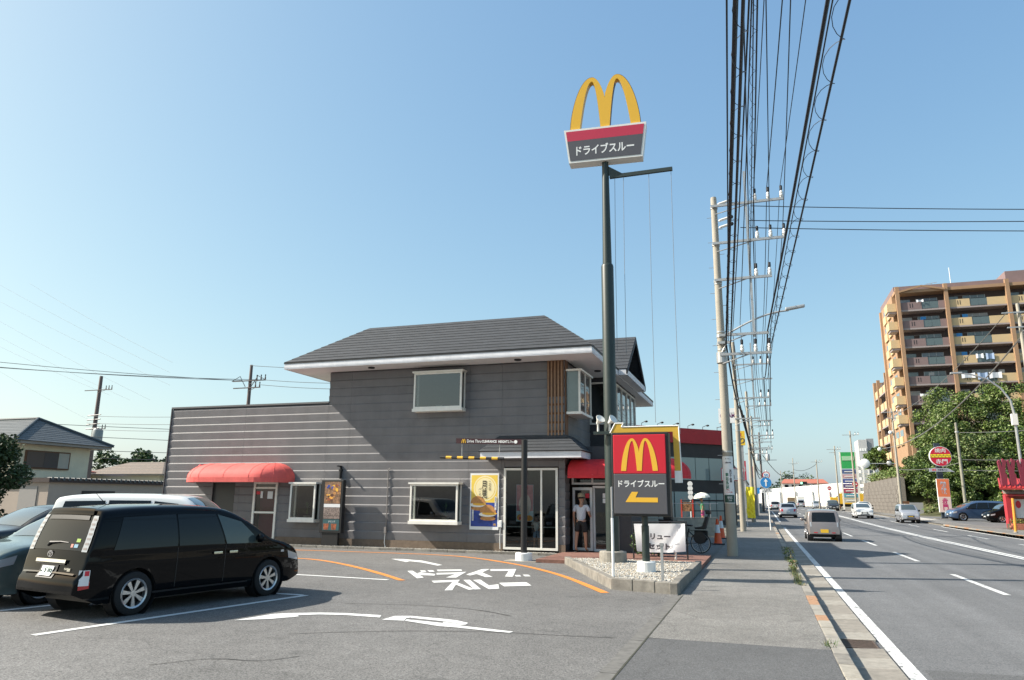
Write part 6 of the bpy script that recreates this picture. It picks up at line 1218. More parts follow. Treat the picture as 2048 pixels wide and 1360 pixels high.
# retaining wall with hedge
rw = thing('retaining_wall','tall sloping concrete block retaining wall beside the far pavement','wall',(16.2,118,0)); RWM = [mat('wall_block_%d'%i,c,.9,nv=.12,ns=3) for i,c in enumerate(((.155,.138,.12),(.14,.123,.107),(.168,.15,.13)))]
for r_ in range(9):
    for i in range(26):
        y = 100.2+i*1.2+(.6 if r_%2 else 0); x = 15.6+r_*.05; z = .28+r_*.5
        MB().box(x,x+.5,y+.012,y+1.188,z+.012,z+.488).build('wall_block',RWM[(i*7+r_*5)%3],rw)
MB().prism([(15.64,100,0),(16.04,100,4.75),(16.7,100,4.75),(16.7,100,0)],(0,32,0)).build('mortar_core',CONC_D,rw)
hd_ = thing('hedge','clipped green hedge on top of the retaining wall','hedge',(16.9,116,4.6)); b = MB(); rng = random.Random(9)
for i in range(60): leafball(b,(16.9+rng.uniform(-.3,.6),101+i*.46,5.4+rng.uniform(-.3,.35)),.75,70,.14,rng,3,(1,1,1.1))
b.build('leaves',GLR[:2]+[GLR[3]],hd_); MB().box(16.6,17.2,101,128,4.55,5.2).build('stems',BARK,hd_)
for i,(x,y) in enumerate(((18.5,130),(19.5,138),(22,150))): make_tree(('round tree behind the hedge above the retaining wall','tree beside the lower apartment wing','tree behind the apartment wing')[i],(x,y,hz(x,y)),(5,6,6.5)[i],2.6,300+i,2600,.22,'trees above the retaining wall',mats=GLR[:3],clumps=24,low=.15)
# ---------------------------------------------------------------- apartment block
AP = thing('apartment_block','ten storey brown and ochre apartment block on the hill','building',(33,122,8))
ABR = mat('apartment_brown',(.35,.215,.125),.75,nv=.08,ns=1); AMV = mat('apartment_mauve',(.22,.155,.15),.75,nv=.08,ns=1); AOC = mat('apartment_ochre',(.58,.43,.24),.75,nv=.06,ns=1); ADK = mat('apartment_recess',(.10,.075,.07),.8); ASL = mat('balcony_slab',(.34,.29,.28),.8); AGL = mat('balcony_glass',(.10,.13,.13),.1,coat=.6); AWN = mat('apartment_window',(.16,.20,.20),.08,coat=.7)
zf = [29.22-2.737*i for i in range(8)]; CURT = mat('curtained_window',(.36,.34,.31),.2,coat=.5); CURT2 = mat('blue_curtain_window',(.18,.22,.27),.15,coat=.5)
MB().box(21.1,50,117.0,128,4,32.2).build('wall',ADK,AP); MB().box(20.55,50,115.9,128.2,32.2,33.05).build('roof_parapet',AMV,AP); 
MB().box(20.5,50,114.85,117,31.75,32.2).build('roof_beam',ABR,AP)
MB().prism([(21.0,114.8,31.78),(24.0,114.8,32.5),(27.0,114.8,31.78),(27.0,114.8,32.05),(24.0,114.8,32.75),(21.0,114.8,32.05)],(0,-.2,0)).build('gable_beam',ABR,AP)
for x in (20.83,27.08,34.72,42.4): MB().box(x-.24,x+.24,114.72,115.25,6,32.75).build('column',ABR,AP)
MB().box(35.0,50,116,128.3,33.06,34.2).build('roof_block',AMV,AP)
bays = [(21.08,26.84,AMV,(23.85,26.0)),(27.33,34.47,AOC,(29.95,32.1)),(34.97,42.1,AOC,(37.5,39.6))]
for fi,z in enumerate(zf):
    for bi,(x0,x1,m,(ga,gb_)) in enumerate(bays):
        s_ = MB().box(x0,x1,115.0,117.0,z-.22,z).build('balcony',ASL,AP)
        MB().box(x0,ga,115.0,115.15,z,z+1.12).build('parapet',m,s_); MB().box(gb_,x1,115.0,115.15,z,z+1.12).build('parapet',m,s_)
        MB().box(ga+.02,(ga+gb_)/2-.02,115.04,115.08,z+.08,z+1.1).build('glass_panel',AGL,s_); MB().box((ga+gb_)/2+.02,gb_-.02,115.04,115.08,z+.08,z+1.1).build('glass_panel',AGL,s_)
        MB().box(ga,gb_,115.02,115.1,z+1.12,z+1.17).build('rail',TRIMB,s_)
        for k_ in (ga-1.5,ga-1.2): MB().box(k_-.04,k_+.04,114.985,114.999,z+.3,z+.92).build('slot',TRIMB,s_)
        rr_ = random.Random(fi*7+bi); wm_ = [AWN,AWN,CURT,CURT2]
        MB().box(x0+.4,x0+1.7,116.93,116.99,z+.3,z+2.0).build('window',rr_.choice(wm_),AP)
        w1 = MB().box(ga-.3,gb_+.3,116.92,116.985,z+.05,z+2.05).build('window',rr_.choice(wm_),AP)
        if rr_.random() < .6: MB().box(x1-1.3,x1-.5,116.3,116.7,z,z+.62).build('air_conditioner',CREAMW,AP)
        if rr_.random() < .5: a_x = rr_.uniform(x0+.3,ga-.9); MB().tube([(a_x,115.6,z+1.75),(a_x+1.8,115.6,z+1.75)],.02,4).build('drying_pole',STEEL,s_)
        if rr_.random() < .3: a_x = rr_.uniform(x0+.3,x1-1.6); MB().box(a_x,a_x+.7,115.55,115.62,z+.9,z+1.7).build('hung_washing',rr_.choice((CREAMW,CURT,MATS['sign_blue'])),s_)
        for k_ in range(4): xx = ga-.3+(gb_-ga+.6)*k_/3; MB().box(xx-.04,xx+.04,116.90,116.919,z+.05,z+2.05).build('frame',STEEL,w1)
    # corner balconies on the left flank
    if z > 11: MB().box(19.35,20.55,115.3,117.6,z-.05,z+1.15).build('corner_balcony',AOC,AP); MB().box(19.5,20.55,115.4,117.5,z-.35,z-.052).build('corner_slab',ASL,AP)
    for y in (119.4,123.0): MB().box(20.28,20.5,y,y+2.4,z+.0,z+1.2).build('flank_panel',AOC,AP); MB().box(20.46,20.5,y,y+2.4,z+1.22,z+2.2).build('flank_window',AWN,AP)
MB().box(20.5,21.08,117.6,128,4,32.2).build('flank_wall',ABR,AP); MB().box(20.2,20.8,127.2,127.9,4,32).build('column',ABR,AP)
LW = thing('apartment_wing','lower ochre balcony wing stepping down behind the apartment block','building',(25,136,6))
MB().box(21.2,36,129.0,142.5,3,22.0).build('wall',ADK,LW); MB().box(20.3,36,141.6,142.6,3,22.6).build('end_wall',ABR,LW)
for y in (129.2,137.2): MB().box(20.2,20.7,y,y+.5,3,22.4).build('column',ABR,LW)
for i in range(7):
    z = 19.6-2.737*i
    if z < 4.5: break
    s_ = MB().box(20.4,21.2,129,142,z-.22,z).build('balcony',ASL,LW)
    for y in (129.8,133.6,138.2): MB().box(20.38,20.48,y,y+3.0,z,z+1.12).build('parapet',AOC,s_)
def cloth(label,x,z,w_,h_,m):
    b = MB(); b.grid([[(x+w_*u/4,114.85-.06*math.sin(u*1.7),z-h_*v/3-.08*math.sin(u*.8+v)) for u in range(5)] for v in range(4)]); tag(b.build('laundry',m),label,'laundry','laundry hung on the apartment balconies')
WC = mat('white_laundry',(.74,.75,.78),.8); BC = mat('blue_laundry',(.32,.42,.60),.8)
cloth('white sheet hung on the fourth ochre balcony from the top, left',29.8,zf[3]+1.25,.9,.7,WC); cloth('blue sheet hung on the fourth ochre balcony from the top, right',31.0,zf[3]+1.25,1.0,.9,BC); cloth('white bedding over the fifth ochre balcony, left',27.7,zf[4]+1.3,1.7,.75,WC); cloth('blue bedding over the fifth ochre balcony, middle',29.7,zf[4]+1.3,1.2,1.0,BC); cloth('white bedding over the fifth ochre balcony, right',31.1,zf[4]+1.3,1.5,.9,WC); cloth('white cushions over the sixth mauve balcony',22.3,zf[5]+1.35,1.8,.4,WC); cloth('small white cloth on the top mauve balcony',23.2,zf[0]+1.4,.9,.4,WC)
ant = thing('roof_antenna','thin white antenna mast on the apartment roof','antenna',(28.6,118,33.05)); MB().tube([(28.6,118,33.05),(28.6,118,36)],.05,6).build('mast',WHITE,ant); MB().tube([(25.3,118,33.7),(26.8,118,33.9)],.04,5).build('boom',STEEL,ant); MB().tube([(26.1,118,33.04),(26.1,118,33.8)],.03,5).build('small_mast',STEEL,ant)
# ---------------------------------------------------------------- right-hand roadside
RK = tag(MB().box(13.0,13.22,-20,64,-.4,.02).build('kerb_right',CONC,base=False),kind='structure')
strip_sheet('pavement_right',13.24,15.2,lambda y: GZ(y)+.003,A_WALK,[-20,20,40]+[44+4*i for i in range(20)]+[160])
for i in range(50):
    y = 34+i*.6; MB().box(13.0,13.2,y+.006,y+.594,-.2,GZ(y)+.035).build('kerb_stone',ORG_ST if i%9 in (2,3,7) else CONC,RK)
strip_sheet('side_lot',15.2,40,lambda y: GZ(y)+.004,asphalt('side_lot_asphalt',(.13,.13,.13),.1,.3,.6,2),[58,62,66,70,74,78,82,86,88])
strip_sheet('side_road',13.3,15.2,lambda y: GZ(y)+.012,mat('pale_concrete',(.42,.40,.36),.9,nv=.1),[76,80,84,88])
pyl = thing('pillar_sign','orange and white pillar sign under a round red grill restaurant disc','sign',(16.2,80,GZ(80)))
DKP = mat('dark_pillar',(.02,.03,.045),.5)
MB().box(16.25,16.75,80.1,80.4,GZ(80),8.0-.6).build('post',DKP,pyl); MB().box(15.6,17.5,79.6,80.9,GZ(80)-.02,GZ(80)+.06).build('base_plate',CONC_D,pyl)
MB().lathe([(0,0),(.94,0),(.94,.35),(0,.35)],36,(16.62,80.0,6.1),(1,0,0),(0,0,1),(0,-1,0)).build('disc',WHITE,pyl,smooth=True); MB().lathe([(0,.36),(.90,.36),(.90,.37),(0,.37)],36,(16.62,80.0,6.1),(1,0,0),(0,0,1),(0,-1,0)).build('disc_face',mat('crimson_sign',(.50,.01,.035),.45),pyl)
b = MB(); b.box(15.75,17.49,79.615,79.625,6.0,6.30); b.build('yellow_stripe',mat('yellow_stripe',(.8,.62,.02),.5),pyl)
b = MB(); b.box(15.7,17.5,79.605,79.612,6.145,6.165)
for k_ in range(6): b.box(15.95+k_*.3,15.97+k_*.3,79.605,79.612,6.17,6.31); b.box(15.80+k_*.3,15.82+k_*.3,79.605,79.612,6.02,6.14)
b.build('stripe_joint',DKG,pyl)
letter('焼肉',WHITE,pyl,(16.62,79.62,6.66),X_,Z_,.92,.42,.008); letter('赤門',WHITE,pyl,(16.66,79.62,5.62),X_,Z_,1.0,.42,.008)
MB().prism([(15.55,79.7,4.65),(17.05,79.7,4.65),(17.7,79.7,4.62),(17.1,79.7,4.98),(15.55,79.7,4.98)],(0,.2,0)).build('arrow_plate',mat('silver_plate',(.5,.5,.52),.3,.5),pyl); letter('IN',REDP,pyl,(15.95,79.69,4.82),X_,Z_,.3,.2,.04); letter('駐車場入口',DKG,pyl,(16.65,79.69,4.82),X_,Z_,.8,.2,.02)
MB().box(16.06,17.12,79.85,80.09,.85,3.98).build('banner_box',WHITE,pyl); 
MB().box(16.08,17.10,79.84,79.848,2.3,3.96).build('orange_print',mat('orange_panel',(.62,.16,.06),.5,nv=.1),pyl); MB().box(16.08,17.10,79.84,79.848,.88,2.298).build('white_print',mat('peach_panel',(.66,.50,.44),.5),pyl)
letter('焼肉\n食放',mat('pale_blue_print2',(.42,.48,.55),.5),pyl,(16.6,79.832,3.15),X_,Z_,.5,1.2,.03); letter('赤\n門',mat('magenta_print',(.45,.02,.12),.5),pyl,(16.6,79.832,1.62),X_,Z_,.5,1.15,.03)
# grill house at the right edge
GH = thing('grill_house','red fronted grill restaurant cut by the right picture edge','building',(19,60,GZ(60)))
GRD_ = mat('grill_red',(.42,.03,.04),.55,nv=.1); GRT = mat('grill_red_tile',(.40,.035,.035),.5)
z0 = GZ(58); MB().prism([(16.3,59.0,z0-.05),(30,59.0,z0-.05),(33,70,z0-.05),(20.0,70,z0-.05)],(0,0,2.4)).build('wall',mat('grill_wall',(.30,.10,.07),.7),GH)
MB().box(15.85,16.28,58.6,59.2,z0-.05,2.3).build('pillar',GRD_,GH)
ro = MB().prism([(15.3,57.6,2.62),(28,57.6,2.62),(28,60,3.3),(15.9,60,3.3)],(0,0,.12)).build('roof',GRT,GH)
MB().prism([(15.6,58.0,2.36),(28,58.0,2.36),(28,58.2,2.6),(15.6,58.2,2.6)],(0,.05,0)).build('fascia',CONC,GH); MB().prism([(15.75,57.9,2.2),(28,57.9,2.2),(28,58.9,2.42),(15.75,58.9,2.42)],(0,0,.08)).build('lower_roof',GRT,GH)
for i in range(20): MB().tube([(15.4+i*.28,57.6,2.76),(15.95+i*.28*.98,60,3.43)],.05,6).build('roof_roll',GRT,ro)
for i,x in enumerate((15.72,16.25,16.85,17.4)):
    MB().prism([(x-.14,57.9,2.86),(x+.16,57.9,2.90),(x+.22,57.9,3.6),(x+.12,57.9,3.75),(x+.26,57.9,4.55),(x+.06,57.9,4.7),(x-.02,57.9,4.1),(x-.12,57.9,4.62),(x-.24,57.9,4.5),(x-.16,57.9,3.7)],(0,.25,0)).build('carved_letter',mat('carved_maroon',(.19,.02,.04),.6),GH)
MB().box(16.42,17.6,58.9,58.99,.75,2.0).build('menu_panel',PAPER,GH); MB().lathe([(0,0),(.16,0),(.16,.01),(0,.01)],14,(16.62,58.89,1.65),(1,0,0),(0,0,1.6),(0,-1,0)).build('menu_picture',REDP,GH)
pb = thing('planter','red brick planter with yellow green shrubs before the grill house','planter',(16.3,56.6,GZ(56)))
for r_ in range(3):
    for i in range(6): MB().box(15.3+i*.36+(.0 if r_%2 else .1),15.3+i*.36+.345+(.0 if r_%2 else .1),56.2,56.55,GZ(56)+r_*.13,GZ(56)+r_*.13+.12).build('brick',mat('planter_brick',(.36,.12,.08),.8,nv=.2),pb)
MB().box(15.35,17.5,56.55,57.2,GZ(56),GZ(56)+.36).build('soil',BARK,pb); b = MB(); rng = random.Random(3)
for i in range(8): leafball(b,(15.6+i*.22,56.8,GZ(56)+.5),.24,60,.06,rng,3)
b.build('leaves',[GL[1],mat('yellow_leaf',(.22,.2,.04),.6),GL[0]],pb)
op = thing('bollard_pole','orange pole standing at the kerb before the grill house','pole',(14.05,50.9,GZ(51))); MB().tube([(14.05,50.9,GZ(51)),(14.12,50.9,2.0)],.075,10).build('tube',mat('orange_pole',(.72,.30,.04),.5),op); MB().lathe([(.12,0),(.12,.05),(.08,.07)],12,(14.05,50.9,GZ(51))).build('foot',CONC,op)
gp = thing('grey_pole','plain grey pole on the bank between pillar sign and minivan','pole',(20.6,90,0)); MB().lathe([(.18,0),(.13,10.0),(0,10.05)],12,(20.6,90,GZ(90)-.05)).build('shaft',mat('weathered_pole',(.25,.24,.19),.8,nv=.2),gp,smooth=True); MB().lathe([(.2,9.2),(.2,9.35)],12,(20.6,90,0)).build('band',STEEL,gp)
upole((14.95,93,GZ(93)),12,'utility pole with crossarm beside the retaining wall and mirror',[(11.6,-1.0,1.0,2),(10.9,-.6,.6,0)],bolts=False,group='utility poles on the right')
upole((16.9,54.5,GZ(54)),14.6,'utility pole cut by the right picture edge before the apartments',[(14.0,-1.0,1.6,3),(13.0,-.8,1.0,0)],bolts=True,group='utility poles on the right')
upole((13.9,125,GZ(125)),12.2,'utility pole before the retaining wall end',[(11.6,-1.2,1.2,2)],bolts=False,group='utility poles on the right')
upole((13.6,148,GZ(148)),11.5,'utility pole right of the green panel sign',[(10.9,-1.4,1.0,2),(10.3,-1.0,.2,0)],bolts=False,group='utility poles on the right')
upole((12.2,176,GZ(170)),10.5,'utility pole in front of the green panel sign',[(10,-1.2,1.2,2)],bolts=False,group='utility poles on the right')
upole((8.9,214,GZ(200)),13,'tall dark utility pole near the traffic light',[(11.5,-1.2,1.4,2),(9,-.8,.8,0)],bolts=False,group='utility poles on the right')
upole((6.5,250,GZ(200)),11,'distant utility pole left of the traffic light',[(10,-1,1,2)],bolts=False,group='utility poles on the right')
sl_ = thing('street_lamp','curved street lamp arm reaching over the far pavement','street lamp',(17.6,60.5,GZ(60)))
MB().tube([(17.6,60.6,GZ(60)),(17.62,60.6,8.0),(17.5,60.6,9.0),(17.0,60.6,9.9),(16.2,60.6,10.6),(15.2,60.6,11.0),(14.6,60.6,11.1)],[.11,.09,.075,.065,.06,.05,.045],8).build('post',STEEL,sl_,smooth=True); MB().box(17.4,17.75,60.4,60.7,7.2,8.0).build('control_box',CREAMW,sl_); MB().prism([(13.9,60.5,11.05),(14.7,60.5,11.05),(14.7,60.7,11.05),(13.9,60.7,11.05)],(0,0,.14)).build('lamp_head',STEEL,sl_,bevel=.04)
mr = thing('traffic_mirror','round traffic mirror on a long arm over the far kerb','mirror',(14.6,94,GZ(94)))
MB().tube([(15.2,94,GZ(94)),(15.1,94,6.3)],.08,8).build('post',BLUES,mr); MB().tube([(15.1,94,6.1),(11.8,94,6.15)],.05,6).build('arm',STEEL,mr)
for x,k_ in ((11.75,1),(14.3,.5)): MB().lathe([(0,.12),(.25*k_,.10),(.52*k_,.02),(.54*k_,0),(0,0)],20,(x,93.9,6.15),(1,0,0),(0,0,1),(.5,-.86,0)).build('mirror_disc',WHITE if x<12 else STEEL,mr,smooth=True)
for x,z,e in ((13.3,7.7,'lower'),(14.6,9.6,'upper')):
    fl_ = thing('flood_lamp','white round %s lamp on the far utility pole'%e,'lamp',(x,93,z)); MB().ball((x,93,z),.22,10).build('globe',WHITE,fl_,smooth=True); MB().tube([(x,93,z),(14.95,93,z+.3)],.03,5).build('arm',STEEL,fl_)
gtx = thing('gate','dark brown gate with grey post at the end of the retaining wall','gate',(16.2,98.4,GZ(98))); 
for i in range(5): MB().box(15.6+i*.22,15.8+i*.22,98.3,98.36,GZ(98),1.9).build('board',WOOD2,gtx)
MB().box(16.75,18.1,98.2,98.6,GZ(98)-.02,1.75).build('gate_post',mat('grey_gate_post',(.33,.34,.36),.7),gtx)
fnc = thing('rail_fence','low green rail fence at the foot of the wooded bank','fence',(24,89.5,GZ(89)))
for i in range(14): MB().box(18.4+i*1.2,18.46+i*1.2,89.4,89.46,GZ(89)-.03,1.25).build('post',mat('green_rail',(.10,.13,.09),.6),fnc)
for z in (.7,1.15): MB().box(18.3,34.4,89.47,89.5,z,z+.06).build('rail',mat('green_rail',(.10,.13,.09),.6),fnc)
# green multi panel sign
pg = thing('panel_sign','tall green topped sign with a stack of coloured shop panels','sign',(15.9,150,GZ(150)))
PZ = GZ(150); GRS = mat('panel_green',(.03,.36,.10),.5)
for x in (14.6,17.25): MB().box(x-.12,x+.12,150.0,150.3,PZ,11.0).build('post',CREAMW,pg)
MB().box(14.74,17.11,150.0,150.25,7.9,10.95).build('green_panel',GRS,pg); MB().box(14.9,16.95,149.95,149.998,9.4,10.2).build('pale_strip',mat('pale_green',(.35,.6,.4),.5),pg)
pc = [(.06,.10,.25),(.5,.32,.36),(.06,.09,.3),(.10,.07,.2),(.35,.05,.10),(.10,.32,.42),(.45,.45,.42)]
for i,c in enumerate(pc): MB().box(14.74,17.11,150.0,150.2,7.75-.88*(i+1)+.1,7.75-.88*i).build('shop_panel',mat('shop_panel_%d'%i,c,.5),pg); MB().box(15.1,16.8,149.96,149.998,7.75-.88*i-.5,7.75-.88*i-.32).build('shop_name',PAPER,pg)
wb = thing('parking_structure','white framed structure behind the panel sign and poles','building',(24,185,GZ(185)))
for i in range(5): MB().box(20.2+i*1.1,20.5+i*1.1,184,184.3,GZ(185),10).build('post',WHITE,wb)
for i in range(6): MB().box(20.2,25.0,184.31,184.5,1+i*1.6,1.9+i*1.6).build('deck',WHITE,wb)
for i,(x,y,z,lb) in enumerate(((15.2,136,2.9,'no entry disc on a red post before the retaining wall'),(15.6,190,3.2,'far no entry disc left of the panel sign'))):
    t = thing('no_entry_sign',lb,'road sign',(x,y,GZ(y))); MB().tube([(x,y,GZ(y)),(x,y,z+2)],.05,6).build('post',REDS,t); roundsign(t,x,y-.06,z+1.8,.5,REDS,WHITE,.94); MB().box(x-.3,x+.3,y-.11,y-.09,z+1.72,z+1.88).build('bar',WHITE,t)
tl = thing('traffic_light','green traffic light on an arm over the far crossing','traffic light',(11.2,205,GZ(205))); MB().tube([(13,205,GZ(205)),(12.6,205,6.4),(10.2,205,6.6)],.08,6).build('arm',STEEL,tl); MB().box(9.9,11.6,204.7,205,6.2,6.9).build('housing',BLACKM,tl)
eg = bpy.data.materials.new('green_lamp_lit'); eg.use_nodes = True; eg.node_tree.nodes['Principled BSDF'].inputs['Emission Color'].default_value = (.02,.8,.3,1); eg.node_tree.nodes['Principled BSDF'].inputs['Emission Strength'].default_value = 1.2
MB().lathe([(0,0),(.28,0),(.28,.05),(0,.06)],14,(10.25,204.69,6.55),(1,0,0),(0,0,1),(0,-1,0)).build('lit_lens',eg,tl)
# far end of the road
fw_ = thing('white_hall','long low white hall closing the far end of the road','building',(18,275,GZ(270))); WH = mat('white_hall_wall',(.82,.81,.78),.7,nv=.05,ns=.3)
MB().prism([(-2,272,GZ(260)),(36,252,GZ(260)),(36,252,8.8),(-2,272,5.7)],(8,26,0)).build('wall',WH,fw_)
for i in range(7): x_=1+i*5; y_=272-(x_+2)*20/38; MB().box(x_,x_+.35,y_-.6,y_-.02,GZ(260),5.2).build('pilaster',WH,fw_)
MB().box(8.5,11.5,263.4,266.4,GZ(260),3.2).build('gateway',mat('brown_gate',(.2,.14,.08),.8),fw_)
fr_ = thing('red_roof_house','long house with red tiled roof behind the white hall','building',(16,300,GZ(300))); MB().box(8,24,300,310,GZ(300),8.6).build('wall',mat('pale_wall',(.55,.52,.48),.8),fr_)
MB().prism([(7.5,299.5,8.6),(24.5,299.5,8.6),(23,304,10.2),(9,304,10.2)],(0,0,.2)).build('roof',mat('red_tile',(.36,.12,.08),.8,nv=.1),fr_)
for i in range(6): MB().box(9+i*2.5,10.3+i*2.5,299.93,299.99,7.2,8.2).build('window',CGLASS,fr_)
rng = random.Random(21); b = MB()
for i in range(70): x = rng.uniform(0,48); leafball(b,(x,330+rng.uniform(0,20),3+11*math.exp(-((x-15)/12)**2)*rng.random()**.6+4*math.exp(-((x-42)/9)**2)*rng.random()),2.6,60,.6,rng,3)
tag(tag(b.build('far_wood',[mat('far_leaf_%d'%i,c,.8) for i,c in enumerate(((.06,.10,.06),(.08,.12,.06),(.05,.08,.05)))],base=False),kind='stuff'),'wooded rise on the skyline behind the white hall','wood')
gb2 = thing('grey_tower','grey concrete tower block on the skyline behind the poles','building',(38.5,304,0)); MB().box(35.9,38.8,300,312,0,24.8).build('left_face',mat('pale_concrete_tower',(.42,.42,.42),.8,nv=.1),gb2); MB().box(38.82,41.2,300.5,312,0,25.2).build('right_face',mat('grey_tower_face',(.24,.25,.27),.8),gb2)
for i in range(3): MB().box(36.2+i*.8,36.8+i*.8,299.9,299.99,20.6,21.6).build('window',WHITE,gb2)
for i,(x,y,h) in enumerate(((30,230,4.5),(37,236,6),(25,250,5),(46,240,9))): make_tree(('tree before the grey tower on the left','tree before the grey tower on the right','small tree beside the white hall','tree right of the grey tower')[i],(x,y,hz(x,y)-.2),h,3.6,500+i,1500,.4,'far trees by the grey tower',mats=GLR[:3],clumps=20,low=.15)
rt_ = MB().prism([(8,262-8,GZ(250)),(13.3,262-8,GZ(250)),(13.3,254.2,3.0),(8,254.2,3.0)],(0,.1,0))
# wires on the right
for i,(a_,b_,s_,r_) in enumerate((((14.95,92.9,8.0),(17.0,54.4,12.6),1.2,.05),((14.9,92.9,11.4),(16.3,54.4,14.2),.9,.03),((20.6,90,9.2),(34,84,9.6),.3,.03),((20.6,90,6.3),(36,86,6.7),.3,.03),((20.6,90,5.2),(36,86,5.5),.3,.03),((14.95,92.9,5.4),(20.6,90,6.0),.3,.03))):
    wire(('thick sagging cable before the wooded bank','high cable between the two right hand poles','topmost service wire right of the grey pole','middle service wire right of the grey pole','lowest service wire right of the grey pole','service wire between utility pole and grey pole')[i],[(a_,b_,s_)],r_,'wires on the right',m=mat('grey_cable',(.16,.16,.15),.6))
wire('far wire spanning the road before the white hall',[((.6,101,7.6),(8.9,214,9.6),2.0)],.05,'far wires over the road'); wire('far wire between the distant right poles',[((12.2,176,10),(8.9,214,10.4),.8)],.05,'far wires over the road')
# ---------------------------------------------------------------- left-hand background
HS = thing('cream_house','cream two storey house with dark tiled hip roof left of the restaurant','building',(-52,39.5,0)); CRE = mat('cream_wall',(.74,.66,.48),.85,nv=.08,ns=1.5); TILE = [mat('grey_tile_a',(.085,.095,.10),.6,nv=.2,ns=4),mat('grey_tile_b',(.07,.08,.085),.6,nv=.2,ns=4)]
MB().box(-58,-48.2,36.6,42.4,-.05,5.15).build('wall',CRE,HS)
hr = MB().box(-59.0,-47.4,35.75,43.6,5.12,5.3).build('eaves',mat('eave_board',(.30,.28,.25),.7),HS)
slope(hr,(-47.3,35.65,5.32),(-47.3,43.7,5.32),(-50.6,39.72,7.15),(-50.6,39.68,7.15),12,TILE); slope(hr,(-59.1,35.65,5.32),(-47.3,35.65,5.32),(-50.6,39.7,7.15),(-56,39.7,7.15),12,TILE); slope(hr,(-47.3,43.7,5.32),(-59.1,43.7,5.32),(-56,39.7,7.15),(-50.6,39.7,7.15),12,TILE)
MB().tube([(-47.3,35.65,5.4),(-50.6,39.7,7.24),(-56,39.7,7.24)],.09,6).build('ridge_tiles',TILE[0],hr); MB().tube([(-47.3,43.7,5.4),(-50.6,39.7,7.24)],.09,6).build('ridge_tiles',TILE[0],hr)
wf = MB().box(-48.19,-48.1,37.2,40.7,3.45,4.72).build('window_frame',WOOD2,HS); MB().box(-48.12,-48.06,37.3,38.6,3.55,4.62).build('shutter',mat('brown_shutter',(.12,.085,.065),.7),wf); MB().box(-48.12,-48.07,38.62,39.7,3.55,4.62).build('shutter',mat('brown_shutter2',(.09,.07,.06),.7),wf); MB().box(-48.11,-48.08,39.75,40.6,3.55,4.62).build('pane',mat('curtained_pane',(.40,.38,.33),.2,coat=.5),wf)
SH = thing('garage_shed','beige walled garage with dark tiled roof edge behind the parked cars','building',(-45,40,0)); 
MB().box(-47.3,-42.1,34.4,50,-.05,2.45).build('wall',mat('beige_wall',(.40,.33,.27),.85,nv=.06,ns=1),SH); se = MB().box(-47.4,-41.9,34.2,50.2,2.45,2.72).build('roof_edge',mat('dark_roof_edge',(.05,.035,.032),.7),SH)
for i in range(40): MB().lathe([(.11,0),(.11,.4)],6,(-41.85,34.4+i*.4,2.66),(0,1,0),(0,0,1),(-1,0,0)).build('roof_tile',TILE[1],se)
MB().box(-42.09,-42.05,36.8,39.4,1.4,1.95).build('vent_opening',TRIMB,SH); MB().box(-44.5,-43.0,34.35,34.39,0,2.2).build('shutter_door',mat('grey_shutter',(.3,.28,.26),.6),SH)
H2 = thing('distant_house','low house with brown roof and blue carport behind the garage','building',(-75,74,0))
MB().box(-80,-68.6,70.5,78,-.05,4.1).build('wall',mat('ivory_wall',(.55,.52,.40),.85),H2); hr2 = MB().box(-80.6,-67.6,69.8,78.6,4.1,4.25).build('eaves',mat('eave_board',(.30,.28,.25),.7),H2); BT = [mat('brown_tile_a',(.20,.16,.13),.8,nv=.15,ns=3),mat('brown_tile_b',(.17,.14,.115),.8,nv=.15,ns=3)]
slope(hr2,(-80.6,69.7,4.27),(-67.5,69.7,4.27),(-71.5,74,5.9),(-77,74,5.9),8,BT); slope(hr2,(-67.5,69.7,4.27),(-67.5,78.6,4.27),(-71.5,74.02,5.9),(-71.5,73.98,5.9),8,BT)
for x in (-71.9,-70.0): MB().box(x,x+1.2,70.4,70.49,1.4,3.3).build('window',CGLASS,H2)
b = MB(); b.grid([[(-78.3+.7*u,68.0+v*.3,3.0+.55*math.sin(PI/2*min(1,v/5))) for u in range(8)] for v in range(7)]); b.build('carport_roof',mat('violet_polycarbonate',(.22,.21,.42),.3),H2)
for x in (-78.3,-75.9,-73.5): MB().tube([(x,68.1,0),(x,68.1,3.0)],.05,6).build('carport_post',WHITE,H2)
H3 = thing('distant_house','house with red tiled roof between cream house and brown roof','building',(-80,66,0)); MB().box(-84,-78.5,64,69,-.05,4.3).build('wall',mat('ivory_wall',(.55,.52,.40),.85),H3); h3 = MB().box(-84.4,-77.6,63.5,69.5,4.3,4.45).build('eaves',mat('eave_board',(.30,.28,.25),.7),H3); slope(h3,(-84.4,63.4,4.46),(-77.5,63.4,4.46),(-79.8,66.5,5.7),(-82,66.5,5.7),6,[mat('red_tile',(.36,.12,.08),.8),mat('red_tile_b',(.31,.10,.07),.8)]); slope(h3,(-77.5,63.4,4.46),(-77.5,69.6,4.46),(-79.8,66.52,5.7),(-79.8,66.48,5.7),6,[mat('red_tile',(.36,.12,.08),.8),mat('red_tile_b',(.31,.10,.07),.8)])
H4 = thing('distant_house','grey roofed house half hidden by the restaurant corner','building',(-62,76,0)); MB().box(-66,-56,73,80,-.05,3.3).build('wall',mat('grey_render',(.30,.29,.28),.8),H4); h4 = MB().box(-66.6,-55.4,72.4,80.6,3.3,3.45).build('eaves',mat('eave_board',(.30,.28,.25),.7),H4); slope(h4,(-66.6,72.3,3.46),(-55.4,72.3,3.46),(-58,76,5.0),(-64,76,5.0),7,TILE)
